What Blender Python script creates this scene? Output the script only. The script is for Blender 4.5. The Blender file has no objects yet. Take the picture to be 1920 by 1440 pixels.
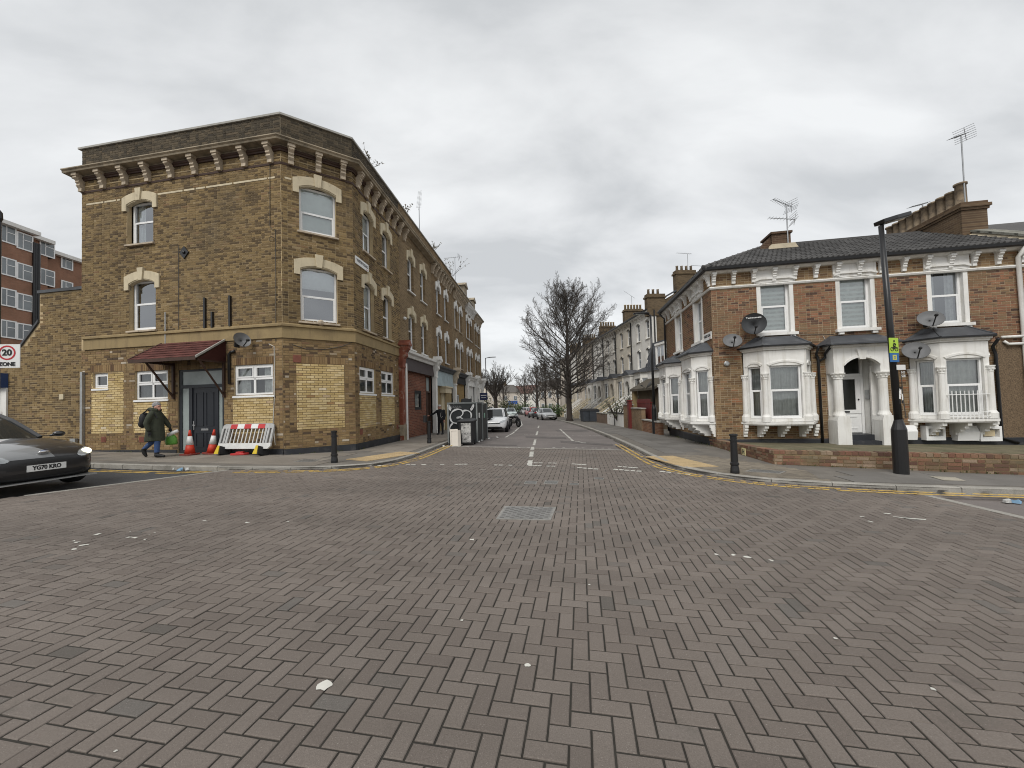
import bpy, bmesh, math, random
import numpy as np
from mathutils import Vector as V, Matrix as MX
R = math.radians; cos = math.cos; sin = math.sin
random.seed(7); RNG = np.random.default_rng(7)
SC = bpy.context.scene; COL = SC.collection

# ------------------------------------------------------------ camera
FPX, HOR, PITCH, ROLL, EYE = 730.0, 758.0, R(1.6), 0.027, 1.5
CY = HOR - FPX * math.tan(PITCH); CX = 960.0
_f = V((0, cos(PITCH), sin(PITCH))); _u0 = V((0, -sin(PITCH), cos(PITCH))); _r0 = V((1, 0, 0))
CR = _r0 * cos(ROLL) - _u0 * sin(ROLL); CU = _u0 * cos(ROLL) + _r0 * sin(ROLL)
cd = bpy.data.cameras.new('camera'); cam = bpy.data.objects.new('camera', cd); COL.objects.link(cam)
cd.sensor_fit = 'HORIZONTAL'; cd.sensor_width = 36; cd.lens = FPX / 1920 * 36
cd.shift_y = (CY - 720) / 1920; cd.clip_start = .05; cd.clip_end = 3000
cam.matrix_world = MX(((CR.x, CU.x, -_f.x, 0), (CR.y, CU.y, -_f.y, 0), (CR.z, CU.z, -_f.z, EYE), (0, 0, 0, 1)))
SC.camera = cam

# ------------------------------------------------------------ world, sun, exposure
W = bpy.data.worlds.new('World'); SC.world = W; W.use_nodes = True
nt = W.node_tree; nt.nodes.clear()
def nd(t, ty, **k):
    n = t.nodes.new(ty)
    for a, b in k.items(): setattr(n, a, b)
    return n
SUN_EL, SUN_AZ = R(48), R(205)          # soft light from behind the camera, slightly left
sky = nd(nt, 'ShaderNodeTexSky', sky_type='NISHITA'); sky.sun_disc = False
sky.sun_elevation = SUN_EL; sky.sun_rotation = SUN_AZ
b1 = nd(nt, 'ShaderNodeBackground'); b1.inputs[1].default_value = .09
nt.links.new(sky.outputs[0], b1.inputs[0])
tc = nd(nt, 'ShaderNodeTexCoord'); sep = nd(nt, 'ShaderNodeSeparateXYZ'); nt.links.new(tc.outputs['Generated'], sep.inputs[0])
mz = nd(nt, 'ShaderNodeMath', operation='MAXIMUM'); mz.inputs[1].default_value = 0; nt.links.new(sep.outputs[2], mz.inputs[0])
az = nd(nt, 'ShaderNodeMath', operation='ADD'); az.inputs[1].default_value = .42; nt.links.new(mz.outputs[0], az.inputs[0])
dx = nd(nt, 'ShaderNodeMath', operation='DIVIDE'); dy = nd(nt, 'ShaderNodeMath', operation='DIVIDE')
nt.links.new(sep.outputs[0], dx.inputs[0]); nt.links.new(az.outputs[0], dx.inputs[1])
nt.links.new(sep.outputs[1], dy.inputs[0]); nt.links.new(az.outputs[0], dy.inputs[1])
cb = nd(nt, 'ShaderNodeCombineXYZ'); nt.links.new(dx.outputs[0], cb.inputs[0]); nt.links.new(dy.outputs[0], cb.inputs[1])
mp = nd(nt, 'ShaderNodeMapping'); mp.inputs['Rotation'].default_value = (0, 0, R(-35)); mp.inputs['Scale'].default_value = (.75, 1.5, 1)
nt.links.new(cb.outputs[0], mp.inputs[0])
nz = nd(nt, 'ShaderNodeTexNoise'); nz.inputs['Scale'].default_value = 2.3; nz.inputs['Detail'].default_value = 9; nz.inputs['Roughness'].default_value = .52
nz.inputs['Distortion'].default_value = .25
nt.links.new(mp.outputs[0], nz.inputs['Vector'])
rp = nd(nt, 'ShaderNodeValToRGB'); e = rp.color_ramp.elements
e[0].position = .36; e[0].color = (.47, .483, .493, 1); e[1].position = .64; e[1].color = (.69, .70, .704, 1)
e2 = rp.color_ramp.elements.new(.5); e2.color = (.59, .60, .607, 1)
nt.links.new(nz.outputs[0], rp.inputs[0])
b2 = nd(nt, 'ShaderNodeBackground'); b2.inputs[1].default_value = 1.0; nt.links.new(rp.outputs[0], b2.inputs[0])
mxs = nd(nt, 'ShaderNodeMixShader'); mxs.inputs[0].default_value = .93
nt.links.new(b1.outputs[0], mxs.inputs[1]); nt.links.new(b2.outputs[0], mxs.inputs[2])
wo = nd(nt, 'ShaderNodeOutputWorld'); nt.links.new(mxs.outputs[0], wo.inputs[0])
sl = bpy.data.lights.new('sun', 'SUN'); sl.energy = 1.5; sl.angle = R(28); sl.color = (1, .97, .92)
so = bpy.data.objects.new('sun', sl); COL.objects.link(so)
sd = V((sin(SUN_AZ) * cos(SUN_EL), cos(SUN_AZ) * cos(SUN_EL), sin(SUN_EL)))   # towards the sun
so.rotation_euler = sd.to_track_quat('Z', 'Y').to_euler(); so.location = (0, 0, 60)
vs = SC.view_settings; vs.view_transform = 'Standard'; vs.look = 'None'; vs.exposure = .46; vs.gamma = 1; vs.use_curve_mapping = False
SC.cycles.pixel_filter_type = 'BLACKMAN_HARRIS'; SC.cycles.filter_width = 1.05; SC.cycles.use_denoising = True; SC.cycles.denoiser = 'OPENIMAGEDENOISE'; SC.cycles.denoising_input_passes = 'RGB_ALBEDO_NORMAL'; SC.cycles.denoising_prefilter = 'ACCURATE'
SC.cycles.max_bounces = 5; SC.cycles.diffuse_bounces = 3; SC.cycles.glossy_bounces = 3; SC.cycles.sample_clamp_indirect = 3.0; SC.cycles.transparent_max_bounces = 12

# ------------------------------------------------------------ ground shape and measuring
SA = R(84); SX, SY = cos(SA), sin(SA); NX, NY = SY, -SX
def ns(x, y): return x * NX + y * NY, x * SX + y * SY
def xy(n, s): return (n * NX + s * SX, n * NY + s * SY)
def gz(x, y):
    n, s = ns(x, y)
    return -.02 * max(-25, min(25, n)) - .012 * max(0, min(60, s - 9))
def ray(px, py): return _f + CR * ((px - CX) / FPX) - CU * ((py - CY) / FPX)
def G(px, py, off=0.0):
    d = ray(px, py); lo, hi = .3, 600
    for _ in range(60):
        m = (lo + hi) / 2; p = V((0, 0, EYE)) + d * m
        if p.z > gz(p.x, p.y) + off: lo = m
        else: hi = m
    return p
def at(px, py, Y): d = ray(px, py); return V((0, 0, EYE)) + d * (Y / d.y)

# ------------------------------------------------------------ mesh helpers
WORLD = {}
def tag(o, label=None, cat=None, group=None, kind=None):
    if label: o['label'] = label
    if cat: o['category'] = cat
    if group: o['group'] = group
    if kind: o['kind'] = kind
    return o
def thing(name, label, cat, loc, rz=0, group=None, world=False, kind=None):
    o = bpy.data.objects.new(name, None); COL.objects.link(o); o.empty_display_size = .2
    o.location = loc; o.rotation_euler = (0, 0, rz); tag(o, label, cat, group, kind)
    if world: WORLD[o.name] = MX.Translation(V(loc)).inverted()
    return o
def adopt(o, parent):
    if parent is not None:
        o.parent = parent
        if parent.name in WORLD: o.matrix_parent_inverse = WORLD[parent.name]
    return o
def link(name, me, parent=None):
    o = bpy.data.objects.new(name, me); COL.objects.link(o); return adopt(o, parent)
class MB:
    def __init__(s, T=None): s.v = []; s.f = []; s.m = []; s.T = T
    def add(s, vs, fs, mi=0):
        b = len(s.v); T = s.T
        s.v += [tuple(T @ V(p)) for p in vs] if T is not None else [tuple(p) for p in vs]
        s.f += [tuple(i + b for i in f) for f in fs]; s.m += [mi] * len(fs); return s
    def box(s, x0, x1, y0, y1, z0, z1, mi=0):
        return s.add([(x0,y0,z0),(x1,y0,z0),(x1,y1,z0),(x0,y1,z0),(x0,y0,z1),(x1,y0,z1),(x1,y1,z1),(x0,y1,z1)],
              [(0,3,2,1),(4,5,6,7),(0,1,5,4),(1,2,6,5),(2,3,7,6),(3,0,4,7)], mi)
    def rbox(s, x0, x1, y0, y1, z0, z1, c=.02, mi=0):       # box with chamfered vertical edges
        p = [(x0+c,y0),(x1-c,y0),(x1,y0+c),(x1,y1-c),(x1-c,y1),(x0+c,y1),(x0,y1-c),(x0,y0+c)]
        return s.prism(p, z0, z1, 'xy', mi)
    def prism(s, poly, a0, a1, plane='xz', mi=0):
        n = len(poly)
        mk = {'xz': lambda p, a: (p[0], a, p[1]), 'xy': lambda p, a: (p[0], p[1], a), 'yz': lambda p, a: (a, p[0], p[1])}[plane]
        vs = [mk(p, a0) for p in poly] + [mk(p, a1) for p in poly]
        fs = [tuple(range(n)), tuple(range(2*n-1, n-1, -1))] + [(i, i+n, (i+1) % n + n, (i+1) % n) for i in range(n)]
        return s.add(vs, fs, mi)
    def strip(s, A, B, y0, y1, mi=0):                        # solid band between two xz polylines
        n = len(A); vs = [(p[0], y, p[1]) for y in (y0, y1) for p in list(A) + list(B)]
        fs = []
        for i in range(n - 1):
            fs += [(i, i+1, n+i+1, n+i), (2*n+i, 3*n+i, 3*n+i+1, 2*n+i+1), (i, 2*n+i, 2*n+i+1, i+1), (n+i, n+i+1, 3*n+i+1, 3*n+i)]
        fs += [(0, n, 3*n, 2*n), (n-1, 3*n-1, 4*n-1, 2*n-1)]
        return s.add(vs, fs, mi)
    def loft(s, rings, mi=0, cap=True, closed=True):
        n = len(rings[0]); vs = [p for r in rings for p in r]; fs = []
        for k in range(len(rings) - 1):
            for i in range(n if closed else n - 1):
                j = (i + 1) % n; fs.append((k*n+i, k*n+j, (k+1)*n+j, (k+1)*n+i))
        if cap: fs += [tuple(range(n-1, -1, -1)), tuple(range((len(rings)-1)*n, len(rings)*n))]
        return s.add(vs, fs, mi)
    def lathe(s, prof, n=16, c=(0, 0, 0), mi=0, cap=True, axis='z'):
        rings = []
        for r, z in prof:
            ring = []
            for i in range(n):
                a = 2 * math.pi * i / n
                q = {'z': (r*cos(a), r*sin(a), z), 'y': (r*cos(a), -z, r*sin(a)), 'x': (z, r*cos(a), r*sin(a))}[axis]
                ring.append((q[0]+c[0], q[1]+c[1], q[2]+c[2]))
            rings.append(ring)
        return s.loft(rings, mi, cap)
    def tube(s, pts, r, n=6, mi=0, cap=True):
        pts = [V(p) for p in pts]; rings = []; ref = None
        for i, p in enumerate(pts):
            t = (pts[min(i+1, len(pts)-1)] - pts[max(i-1, 0)])
            t = t.normalized() if t.length > 1e-9 else V((0, 0, 1))
            if ref is None: ref = V((0, 0, 1)) if abs(t.z) < .9 else V((1, 0, 0))
            a = t.cross(ref).normalized(); b = a.cross(t).normalized(); ref = b
            rr = r[i] if isinstance(r, (list, tuple)) else r
            rings.append([tuple(p + a * (rr * cos(2*math.pi*k/n)) + b * (rr * sin(2*math.pi*k/n))) for k in range(n)])
        return s.loft(rings, mi, cap)
    def ell(s, c, r, n=12, m=8, mi=0):
        prof = [(max(1e-4, sin(math.pi*i/m)), -cos(math.pi*i/m)) for i in range(m+1)]
        rings = [[(c[0]+r[0]*q*cos(2*math.pi*k/n), c[1]+r[1]*q*sin(2*math.pi*k/n), c[2]+r[2]*z) for k in range(n)] for q, z in prof]
        return s.loft(rings, mi, True)
    def build(s, name, mats, parent=None, smooth=False, kind=None, bevel=0, sub=0):
        me = bpy.data.meshes.new(name); me.from_pydata(s.v, [], s.f)
        mats = mats if isinstance(mats, (list, tuple)) else [mats]
        for m in mats: me.materials.append(m)
        if len(mats) > 1: me.polygons.foreach_set('material_index', s.m)
        if smooth: me.polygons.foreach_set('use_smooth', [True] * len(me.polygons))
        me.update(); o = link(name, me, parent)
        if bevel:
            b = o.modifiers.new('b', 'BEVEL'); b.width = bevel; b.segments = 2; b.limit_method = 'ANGLE'
        if sub:
            q = o.modifiers.new('s', 'SUBSURF'); q.levels = q.render_levels = sub
        if kind: o['kind'] = kind
        return o
def copy_tree(o, parent=None):
    c = o.copy(); COL.objects.link(c); c.parent = parent
    for ch in list(o.children): copy_tree(ch, c)
    return c
def text(s, parent, mat, loc, size, rx=R(90), rz=0, name='lettering', ext=.002, align='CENTER', bold=0, sx=1):
    cu = bpy.data.curves.new(name, 'FONT'); cu.body = s; cu.size = size; cu.extrude = ext; cu.offset = bold
    cu.align_x = align; cu.align_y = 'CENTER'; q = bpy.data.objects.new('tmp', cu); COL.objects.link(q)
    me = bpy.data.meshes.new_from_object(q.evaluated_get(bpy.context.evaluated_depsgraph_get())); bpy.data.objects.remove(q); me.materials.clear(); me.materials.append(mat); me.name = name
    o = link(name, me, parent); o.location = loc; o.rotation_euler = (rx, 0, rz); o.scale = (sx, 1, 1); return o
class Fac:                                                   # a wall plane seen from outside: x right, y inwards, z up
    def __init__(s, ox, oy, deg):
        a = R(deg); s.o = V((ox, oy, 0)); s.a = a
        s.M = MX(((cos(a), -sin(a), 0, ox), (sin(a), cos(a), 0, oy), (0, 0, 1, 0), (0, 0, 0, 1)))
    def off(s, x, y): p = s.M @ V((x, y, 0)); return Fac(p.x, p.y, math.degrees(s.a))
    def p(s, x, y, z): return s.M @ V((x, y, z))
    def hit(s, px, py):
        d = ray(px, py); n = V((-sin(s.a), cos(s.a), 0)); t = s.o.dot(n) / d.dot(n); q = V((0, 0, EYE)) + d * t
        l = s.M.inverted() @ q; return l.x, l.z

# ------------------------------------------------------------ materials
def pr(name):
    m = bpy.data.materials.new(name); m.use_nodes = True; t = m.node_tree; p = t.nodes['Principled BSDF']; return m, t, p
def pos(t, scale=1.0, obj=False):
    if obj: g = nd(t, 'ShaderNodeTexCoord').outputs['Object']
    else: g = nd(t, 'ShaderNodeNewGeometry').outputs['Position']
    return g
def noise(t, scale, detail=4, rough=.6, obj=False, vec=None):
    n = nd(t, 'ShaderNodeTexNoise'); n.inputs['Scale'].default_value = scale; n.inputs['Detail'].default_value = detail; n.inputs['Roughness'].default_value = rough
    t.links.new(vec if vec else pos(t, 1, obj), n.inputs['Vector']); return n.outputs[0]
def mrange(t, src, a, b, c, d):
    n = nd(t, 'ShaderNodeMapRange'); n.inputs[1].default_value = a; n.inputs[2].default_value = b; n.inputs[3].default_value = c; n.inputs[4].default_value = d
    t.links.new(src, n.inputs[0]); return n.outputs[0]
def scalec(t, col, fac):
    n = nd(t, 'ShaderNodeVectorMath', operation='SCALE')
    if isinstance(col, tuple): n.inputs[0].default_value = col[:3]
    else: t.links.new(col, n.inputs[0])
    t.links.new(fac, n.inputs['Scale']); return n.outputs[0]
def mixc(t, fac, a, b):
    n = nd(t, 'ShaderNodeMix', data_type='RGBA')
    if hasattr(fac, 'links'): t.links.new(fac, n.inputs[0])
    else: n.inputs[0].default_value = fac
    for i, c in ((6, a), (7, b)):
        if isinstance(c, tuple): n.inputs[i].default_value = (*c[:3], 1)
        else: t.links.new(c, n.inputs[i])
    return n.outputs[2]
def bumpn(t, p, src, strength, dist=.01):
    b = nd(t, 'ShaderNodeBump'); b.inputs['Strength'].default_value = strength; b.inputs['Distance'].default_value = dist
    t.links.new(src, b.inputs['Height']); t.links.new(b.outputs[0], p.inputs['Normal'])
def mat(name, col, rough=.75, metal=0, var=.12, vs=3, fine=.0, fs=60, bump=0, bs=80, spec=.4, coat=0, dirt=None, ds=1.5, dlo=.55, dhi=.75, obj=False, emit=None, streak=None):
    m, t, p = pr(name); c = tuple(col)
    p.inputs['Roughness'].default_value = rough; p.inputs['Metallic'].default_value = metal; p.inputs['Specular IOR Level'].default_value = spec
    p.inputs['Coat Weight'].default_value = coat; p.inputs['Coat Roughness'].default_value = .05
    p.inputs['Base Color'].default_value = (*c, 1)
    out = None
    if var: out = scalec(t, c, mrange(t, noise(t, vs, 5, obj=obj), .3, .7, 1-var, 1+var))
    if fine: out = scalec(t, out if out else c, mrange(t, noise(t, fs, 2, obj=obj), .3, .7, 1-fine, 1+fine))
    if dirt: out = mixc(t, mrange(t, noise(t, ds, 7, .65, obj=obj), dlo, dhi, 0, .85), out if out else c, dirt)
    if streak:
        mq = nd(t, 'ShaderNodeMapping'); mq.inputs['Scale'].default_value = (7, 7, .7); t.links.new(pos(t), mq.inputs[0]); out = mixc(t, mrange(t, noise(t, 1.0, 6, .6, vec=mq.outputs[0]), .52, .80, 0, .75), out if out else c, streak)
    if out: t.links.new(out, p.inputs['Base Color'])
    if bump: bumpn(t, p, noise(t, bs, 3, obj=obj), bump)
    if emit: p.inputs['Emission Color'].default_value = (*emit[0], 1); p.inputs['Emission Strength'].default_value = emit[1]
    return m
def pieces(name, stops, rough=.85, patch=.25, pscale=.5, fine=.15, fs=70, bump=.4, stain=None, sscale=.8, slo=.55, shi=.7, spec=.25, tracks=False, speck=None):
    """bricks, pavers, tiles: every piece its own tint"""
    m, t, p = pr(name); p.inputs['Roughness'].default_value = rough; p.inputs['Specular IOR Level'].default_value = spec
    isl = nd(t, 'ShaderNodeNewGeometry').outputs['Random Per Island']; ob = nd(t, 'ShaderNodeObjectInfo').outputs['Random']
    ad = nd(t, 'ShaderNodeMath', operation='ADD'); t.links.new(isl, ad.inputs[0]); t.links.new(ob, ad.inputs[1])
    fr = nd(t, 'ShaderNodeMath', operation='FRACT'); t.links.new(ad.outputs[0], fr.inputs[0])
    r = nd(t, 'ShaderNodeValToRGB'); el = r.color_ramp.elements
    while len(el) > 1: el.remove(el[-1])
    el[0].position = stops[0][0]; el[0].color = (*stops[0][1], 1)
    for q, c in stops[1:]: x = el.new(q); x.color = (*c, 1)
    t.links.new(fr.outputs[0], r.inputs[0])
    o = scalec(t, r.outputs[0], mrange(t, noise(t, pscale, 4), .3, .7, 1-patch, 1+patch))
    o = scalec(t, o, mrange(t, noise(t, fs, 3, .7), .25, .75, 1-fine, 1+fine))
    if stain: o = mixc(t, mrange(t, noise(t, sscale, 8, .68), slo, shi, 0, .8), o, stain)
    if tracks:
        mq = nd(t, 'ShaderNodeMapping', vector_type='TEXTURE'); mq.inputs['Rotation'].default_value = (0, 0, R(-10)); mq.inputs['Scale'].default_value = (7, .8, 1); t.links.new(pos(t), mq.inputs[0])
        o = scalec(t, o, mrange(t, noise(t, 1.0, 4, .5, vec=mq.outputs[0]), .32, .68, .88, 1.12))
        o = mixc(t, mrange(t, noise(t, 3.1, 3, .5), .70, .80, 0, .55), o, (.045,.042,.038))
    if speck: o = mixc(t, mrange(t, noise(t, 190, 1, .5), .70, .76, 0, .7), o, speck)
    t.links.new(o, p.inputs['Base Color'])
    if bump: bumpn(t, p, noise(t, fs*1.3, 3, .7), bump, .006)
    return m
def bricktex(name, deg, c1, c2, mort, var=.25, rough=.9, bw=.225, bh=.075):
    """brickwork too far off to pick bricks apart"""
    m, t, p = pr(name); p.inputs['Roughness'].default_value = rough; p.inputs['Specular IOR Level'].default_value = .2
    mpn = nd(t, 'ShaderNodeMapping', vector_type='TEXTURE'); mpn.inputs['Rotation'].default_value = (0, 0, R(deg)); t.links.new(pos(t), mpn.inputs[0])
    s = nd(t, 'ShaderNodeSeparateXYZ'); t.links.new(mpn.outputs[0], s.inputs[0]); cc = nd(t, 'ShaderNodeCombineXYZ')
    t.links.new(s.outputs[0], cc.inputs[0]); t.links.new(s.outputs[2], cc.inputs[1])
    b = nd(t, 'ShaderNodeTexBrick'); b.inputs['Scale'].default_value = 1; b.inputs['Brick Width'].default_value = bw; b.inputs['Row Height'].default_value = bh
    b.inputs['Mortar Size'].default_value = .008; b.inputs['Color1'].default_value = (*c1, 1); b.inputs['Color2'].default_value = (*c2, 1); b.inputs['Mortar'].default_value = (*mort, 1)
    t.links.new(cc.outputs[0], b.inputs['Vector'])
    o = scalec(t, b.outputs[0], mrange(t, noise(t, .7, 6), .3, .7, 1-var, 1+var)); t.links.new(o, p.inputs['Base Color'])
    bb = nd(t, 'ShaderNodeBump'); bb.inputs['Strength'].default_value = .5; bb.inputs['Distance'].default_value = .01; bb.invert = True
    t.links.new(b.outputs['Fac'], bb.inputs['Height']); t.links.new(bb.outputs[0], p.inputs['Normal']); return m
def glass(name, tint=(.90, .94, .93), refl=.10, rough=.03):
    m = bpy.data.materials.new(name); m.use_nodes = True; t = m.node_tree; t.nodes.clear()
    tr = nd(t, 'ShaderNodeBsdfTransparent'); tr.inputs[0].default_value = (*tint, 1)
    gl = nd(t, 'ShaderNodeBsdfGlossy'); gl.inputs['Roughness'].default_value = rough; gl.inputs[0].default_value = (.95, .97, 1, 1)
    fz = nd(t, 'ShaderNodeFresnel'); fz.inputs[0].default_value = 1.5
    ad = nd(t, 'ShaderNodeMath', operation='ADD'); ad.inputs[1].default_value = refl; ad.use_clamp = True; t.links.new(fz.outputs[0], ad.inputs[0])
    bn = nd(t, 'ShaderNodeBump'); bn.inputs['Strength'].default_value = .04; bn.inputs['Distance'].default_value = .02
    t.links.new(noise(t, 1.7, 2), bn.inputs['Height']); t.links.new(bn.outputs[0], gl.inputs['Normal'])
    mx = nd(t, 'ShaderNodeMixShader'); t.links.new(ad.outputs[0], mx.inputs[0]); t.links.new(tr.outputs[0], mx.inputs[1]); t.links.new(gl.outputs[0], mx.inputs[2])
    o = nd(t, 'ShaderNodeOutputMaterial'); t.links.new(mx.outputs[0], o.inputs[0]); return m

K = {}
K['paver'] = pieces('paver', [(0, (.136,.114,.099)), (.3, (.150,.127,.110)), (.6, (.159,.135,.117)), (.9, (.170,.145,.126)), (.965, (.162,.139,.122)), (.97, (.128,.112,.099)), (.99, (.136,.124,.112)), (1, (.10,.089,.078))], rough=.8, patch=.12, pscale=.28, fine=.24, fs=150, bump=.5, stain=(.070,.068,.057), sscale=1.7, slo=.60, shi=.85, spec=.3, tracks=True, speck=(.34,.31,.28))
K['paver_joint'] = mat('paver_joint', (.030,.027,.022), .95, var=.3, vs=6)
K['block'] = pieces('apron_block', [(0, (.15,.13,.105)), (.5, (.19,.165,.13)), (1, (.22,.19,.15))], patch=.15, fine=.2, fs=110, spec=.25)
K['slab'] = pieces('paving_slab', [(0, (.19,.168,.142)), (.5, (.22,.195,.166)), (1, (.245,.22,.188))], patch=.16, pscale=.7, fine=.15, fs=90, bump=.3, stain=(.10,.09,.078), sscale=1.6, slo=.6, shi=.8, spec=.25)
K['slab_grey'] = pieces('grey_paving_slab', [(0, (.130,.122,.111)), (.5, (.148,.139,.127)), (1, (.168,.158,.145))], patch=.16, pscale=.7, fine=.15, fs=90, bump=.3, stain=(.10,.096,.09), sscale=1.6, slo=.6, shi=.8, spec=.25)
K['pave_base'] = mat('pavement_bed', (.148,.134,.116), .95, var=.2, vs=1.5, fine=.15, fs=90, dirt=(.11,.10,.085), ds=1.6)
K['asphalt'] = mat('asphalt', (.165,.145,.135), .85, var=.16, vs=.5, fine=.25, fs=130, bump=.4, bs=160, dirt=(.11,.10,.095), ds=.6, dlo=.5, dhi=.75)
K['asphalt_dark'] = mat('dark_asphalt', (.062,.062,.064), .8, var=.2, vs=.6, fine=.3, fs=130, bump=.4, bs=160)
K['kerb'] = mat('kerb_stone', (.30,.285,.255), .85, var=.2, vs=2, fine=.2, fs=90, bump=.3, dirt=(.13,.12,.10), ds=3)
K['white_line'] = mat('worn_white_paint', (.56,.55,.50), .75, var=.12, vs=8, dirt=(.20,.18,.16), ds=12, dlo=.54, dhi=.74)
K['yellow_line'] = mat('worn_yellow_paint', (.55,.36,.085), .75, var=.12, vs=5, dirt=(.17,.135,.09), ds=12, dlo=.47, dhi=.66)
K['tactile'] = mat('buff_tactile', (.42,.31,.17), .85, var=.12, vs=3, fine=.15, fs=80, dirt=(.22,.17,.11), ds=4)
K['iron'] = mat('cast_iron', (.125,.12,.112), .6, .1, var=.2, vs=6, fine=.2, bump=.3, bs=90)
K['stock'] = pieces('london_stock_brick', [(0, (.085,.058,.032)), (.2, (.115,.079,.042)), (.32, (.165,.113,.054)), (.5, (.200,.138,.064)), (.75, (.228,.159,.074)), (.92, (.255,.181,.089)), (.96, (.185,.113,.058)), (1, (.28,.21,.12))], patch=.26, pscale=.33, fine=.25, fs=60, stain=(.11,.085,.055), sscale=.55, slo=.52, shi=.74)
K['stock_ground'] = pieces('ground_floor_brick', [(0, (.075,.052,.036)), (.08, (.105,.07,.042)), (.14, (.19,.125,.06)), (.5, (.245,.165,.08)), (.8, (.28,.198,.10)), (.9, (.20,.12,.068)), (.97, (.28,.205,.12)), (.985, (.45,.39,.31)), (1, (.45,.39,.31))], patch=.22, pscale=.5, fine=.25, fs=60, stain=(.13,.09,.055), sscale=.7, slo=.55, shi=.75)
K['parapet_brick'] = pieces('sooty_parapet_brick', [(0, (.045,.037,.027)), (.5, (.07,.056,.038)), (1, (.11,.085,.055))], patch=.25, pscale=.6, fine=.25, fs=60)
K['yellow_brick'] = pieces('pale_yellow_brick', [(0, (.44,.32,.14)), (.3, (.52,.39,.185)), (.7, (.58,.45,.235)), (.93, (.62,.50,.29)), (.96, (.33,.20,.09)), (1, (.66,.57,.42))], patch=.2, pscale=.8, fine=.25, fs=60, stain=(.27,.18,.08), sscale=1.6, slo=.56, shi=.78)
K['soldier'] = pieces('soldier_brick', [(0, (.10,.06,.038)), (.4, (.20,.125,.06)), (1, (.28,.19,.095))], patch=.2, fine=.25)
K['mortar'] = mat('buff_mortar', (.44,.34,.20), .95, var=.2, vs=1.2, fine=.2, dirt=(.17,.13,.085), ds=.5, dlo=.5, dhi=.75)
K['mortar_dark'] = mat('dirty_mortar', (.22,.16,.09), .95, var=.25, vs=1.2, fine=.2)
K['mortar_parapet'] = mat('grey_mortar', (.20,.17,.12), .95, var=.25, vs=1.2, fine=.2)
K['redmix'] = pieces('orange_red_brick', [(0, (.07,.042,.033)), (.12, (.10,.058,.042)), (.2, (.165,.088,.056)), (.4, (.215,.108,.064)), (.62, (.25,.122,.070)), (.8, (.215,.138,.078)), (.95, (.195,.13,.075)), (1, (.27,.14,.082))], patch=.25, pscale=.45, fine=.25, fs=60, stain=(.19,.125,.07), sscale=.6, slo=.5, shi=.62)
K['brownmix'] = pieces('brown_yellow_brick', [(0, (.10,.06,.036)), (.12, (.15,.092,.05)), (.5, (.215,.14,.072)), (.85, (.25,.17,.09)), (.93, (.27,.12,.06)), (1, (.28,.20,.115))], patch=.25, pscale=.5, fine=.25, fs=60)
K['mortar_r'] = mat('light_mortar', (.38,.305,.21), .95, var=.2, vs=1.5, fine=.2)
K['wallbrick'] = pieces('garden_wall_brick', [(0, (.11,.06,.045)), (.3, (.18,.09,.06)), (.6, (.22,.12,.075)), (.85, (.20,.145,.095)), (1, (.30,.22,.16))], patch=.25, fine=.3, stain=(.11,.105,.06), sscale=1.1, slo=.5, shi=.7)
K['stucco_buff'] = mat('buff_render', (.29,.215,.108), .85, var=.12, vs=1.5, fine=.08, dirt=(.17,.12,.065), ds=1.4, dlo=.54, dhi=.76, streak=(.15,.11,.065))
K['stone'] = mat('cream_stone', (.58,.50,.35), .8, var=.10, vs=3, dirt=(.34,.28,.19), ds=4, dlo=.58, dhi=.76, streak=(.33,.28,.19))
K['corbel'] = mat('weathered_corbel', (.48,.40,.30), .8, var=.2, vs=4, dirt=(.22,.18,.13), ds=5, dlo=.52, dhi=.72)
K['cornice'] = mat('weathered_cornice', (.36,.30,.215), .85, var=.2, vs=2, dirt=(.11,.095,.07), ds=2.2, dlo=.45, dhi=.68)
K['coping'] = mat('coping_stone', (.36,.35,.32), .85, var=.2, vs=2, dirt=(.16,.15,.13), ds=3)
K['white'] = mat('white_masonry_paint', (.76,.75,.72), .6, var=.05, vs=2, bump=.15, bs=40, dirt=(.56,.53,.47), ds=1.3, dlo=.5, dhi=.85, streak=(.44,.41,.34))
K['upvc'] = mat('white_upvc', (.80,.80,.79), .35, var=.03, vs=3)
K['glass'] = glass('window_glass'); K['glass2'] = glass('sky_glass', (.80, .84, .85), .22)
K['glass_dark'] = glass('dim_glass', (.4, .43, .43), .08)
K['pane_far'] = mat('far_window_glass', (.15,.17,.18), .08, var=.3, vs=.6, spec=.8)
K['frost'] = mat('frosted_glass', (.30,.34,.33), .25, var=.12, vs=3, spec=.6)
K['blind'] = mat('roller_blind', (.82,.84,.82), .8, var=.05, vs=2)
K['net'] = mat('net_curtain', (.68,.68,.66), .9, var=.2, vs=9)
K['curtain'] = mat('grey_curtain', (.55,.55,.53), .9, var=.15, vs=6)
K['room'] = mat('dim_room', (.045,.042,.038), .9, var=.2, vs=2)
K['plinth'] = mat('black_plinth_paint', (.028,.030,.035), .55, var=.25, vs=2, dirt=(.09,.085,.08), ds=3)
K['black'] = mat('black_paint', (.013,.013,.014), .35, var=.1, vs=4, spec=.5)
K['blackm'] = mat('matt_black', (.018,.018,.019), .75, var=.2, vs=5)
K['charcoal'] = mat('charcoal_door', (.022,.025,.031), .4, var=.05, vs=4)
K['chrome'] = mat('chrome', (.6,.6,.6), .2, 1, var=0)
K['steel'] = mat('galvanised_steel', (.42,.43,.43), .45, .7, var=.15, vs=8)
K['alu'] = mat('aerial_aluminium', (.32,.33,.34), .5, .6, var=.1, vs=4)
K['cable'] = mat('grey_cable', (.09,.08,.07), .7, var=.1)
K['cable_w'] = mat('white_cable', (.62,.60,.55), .7, var=.1)
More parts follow.
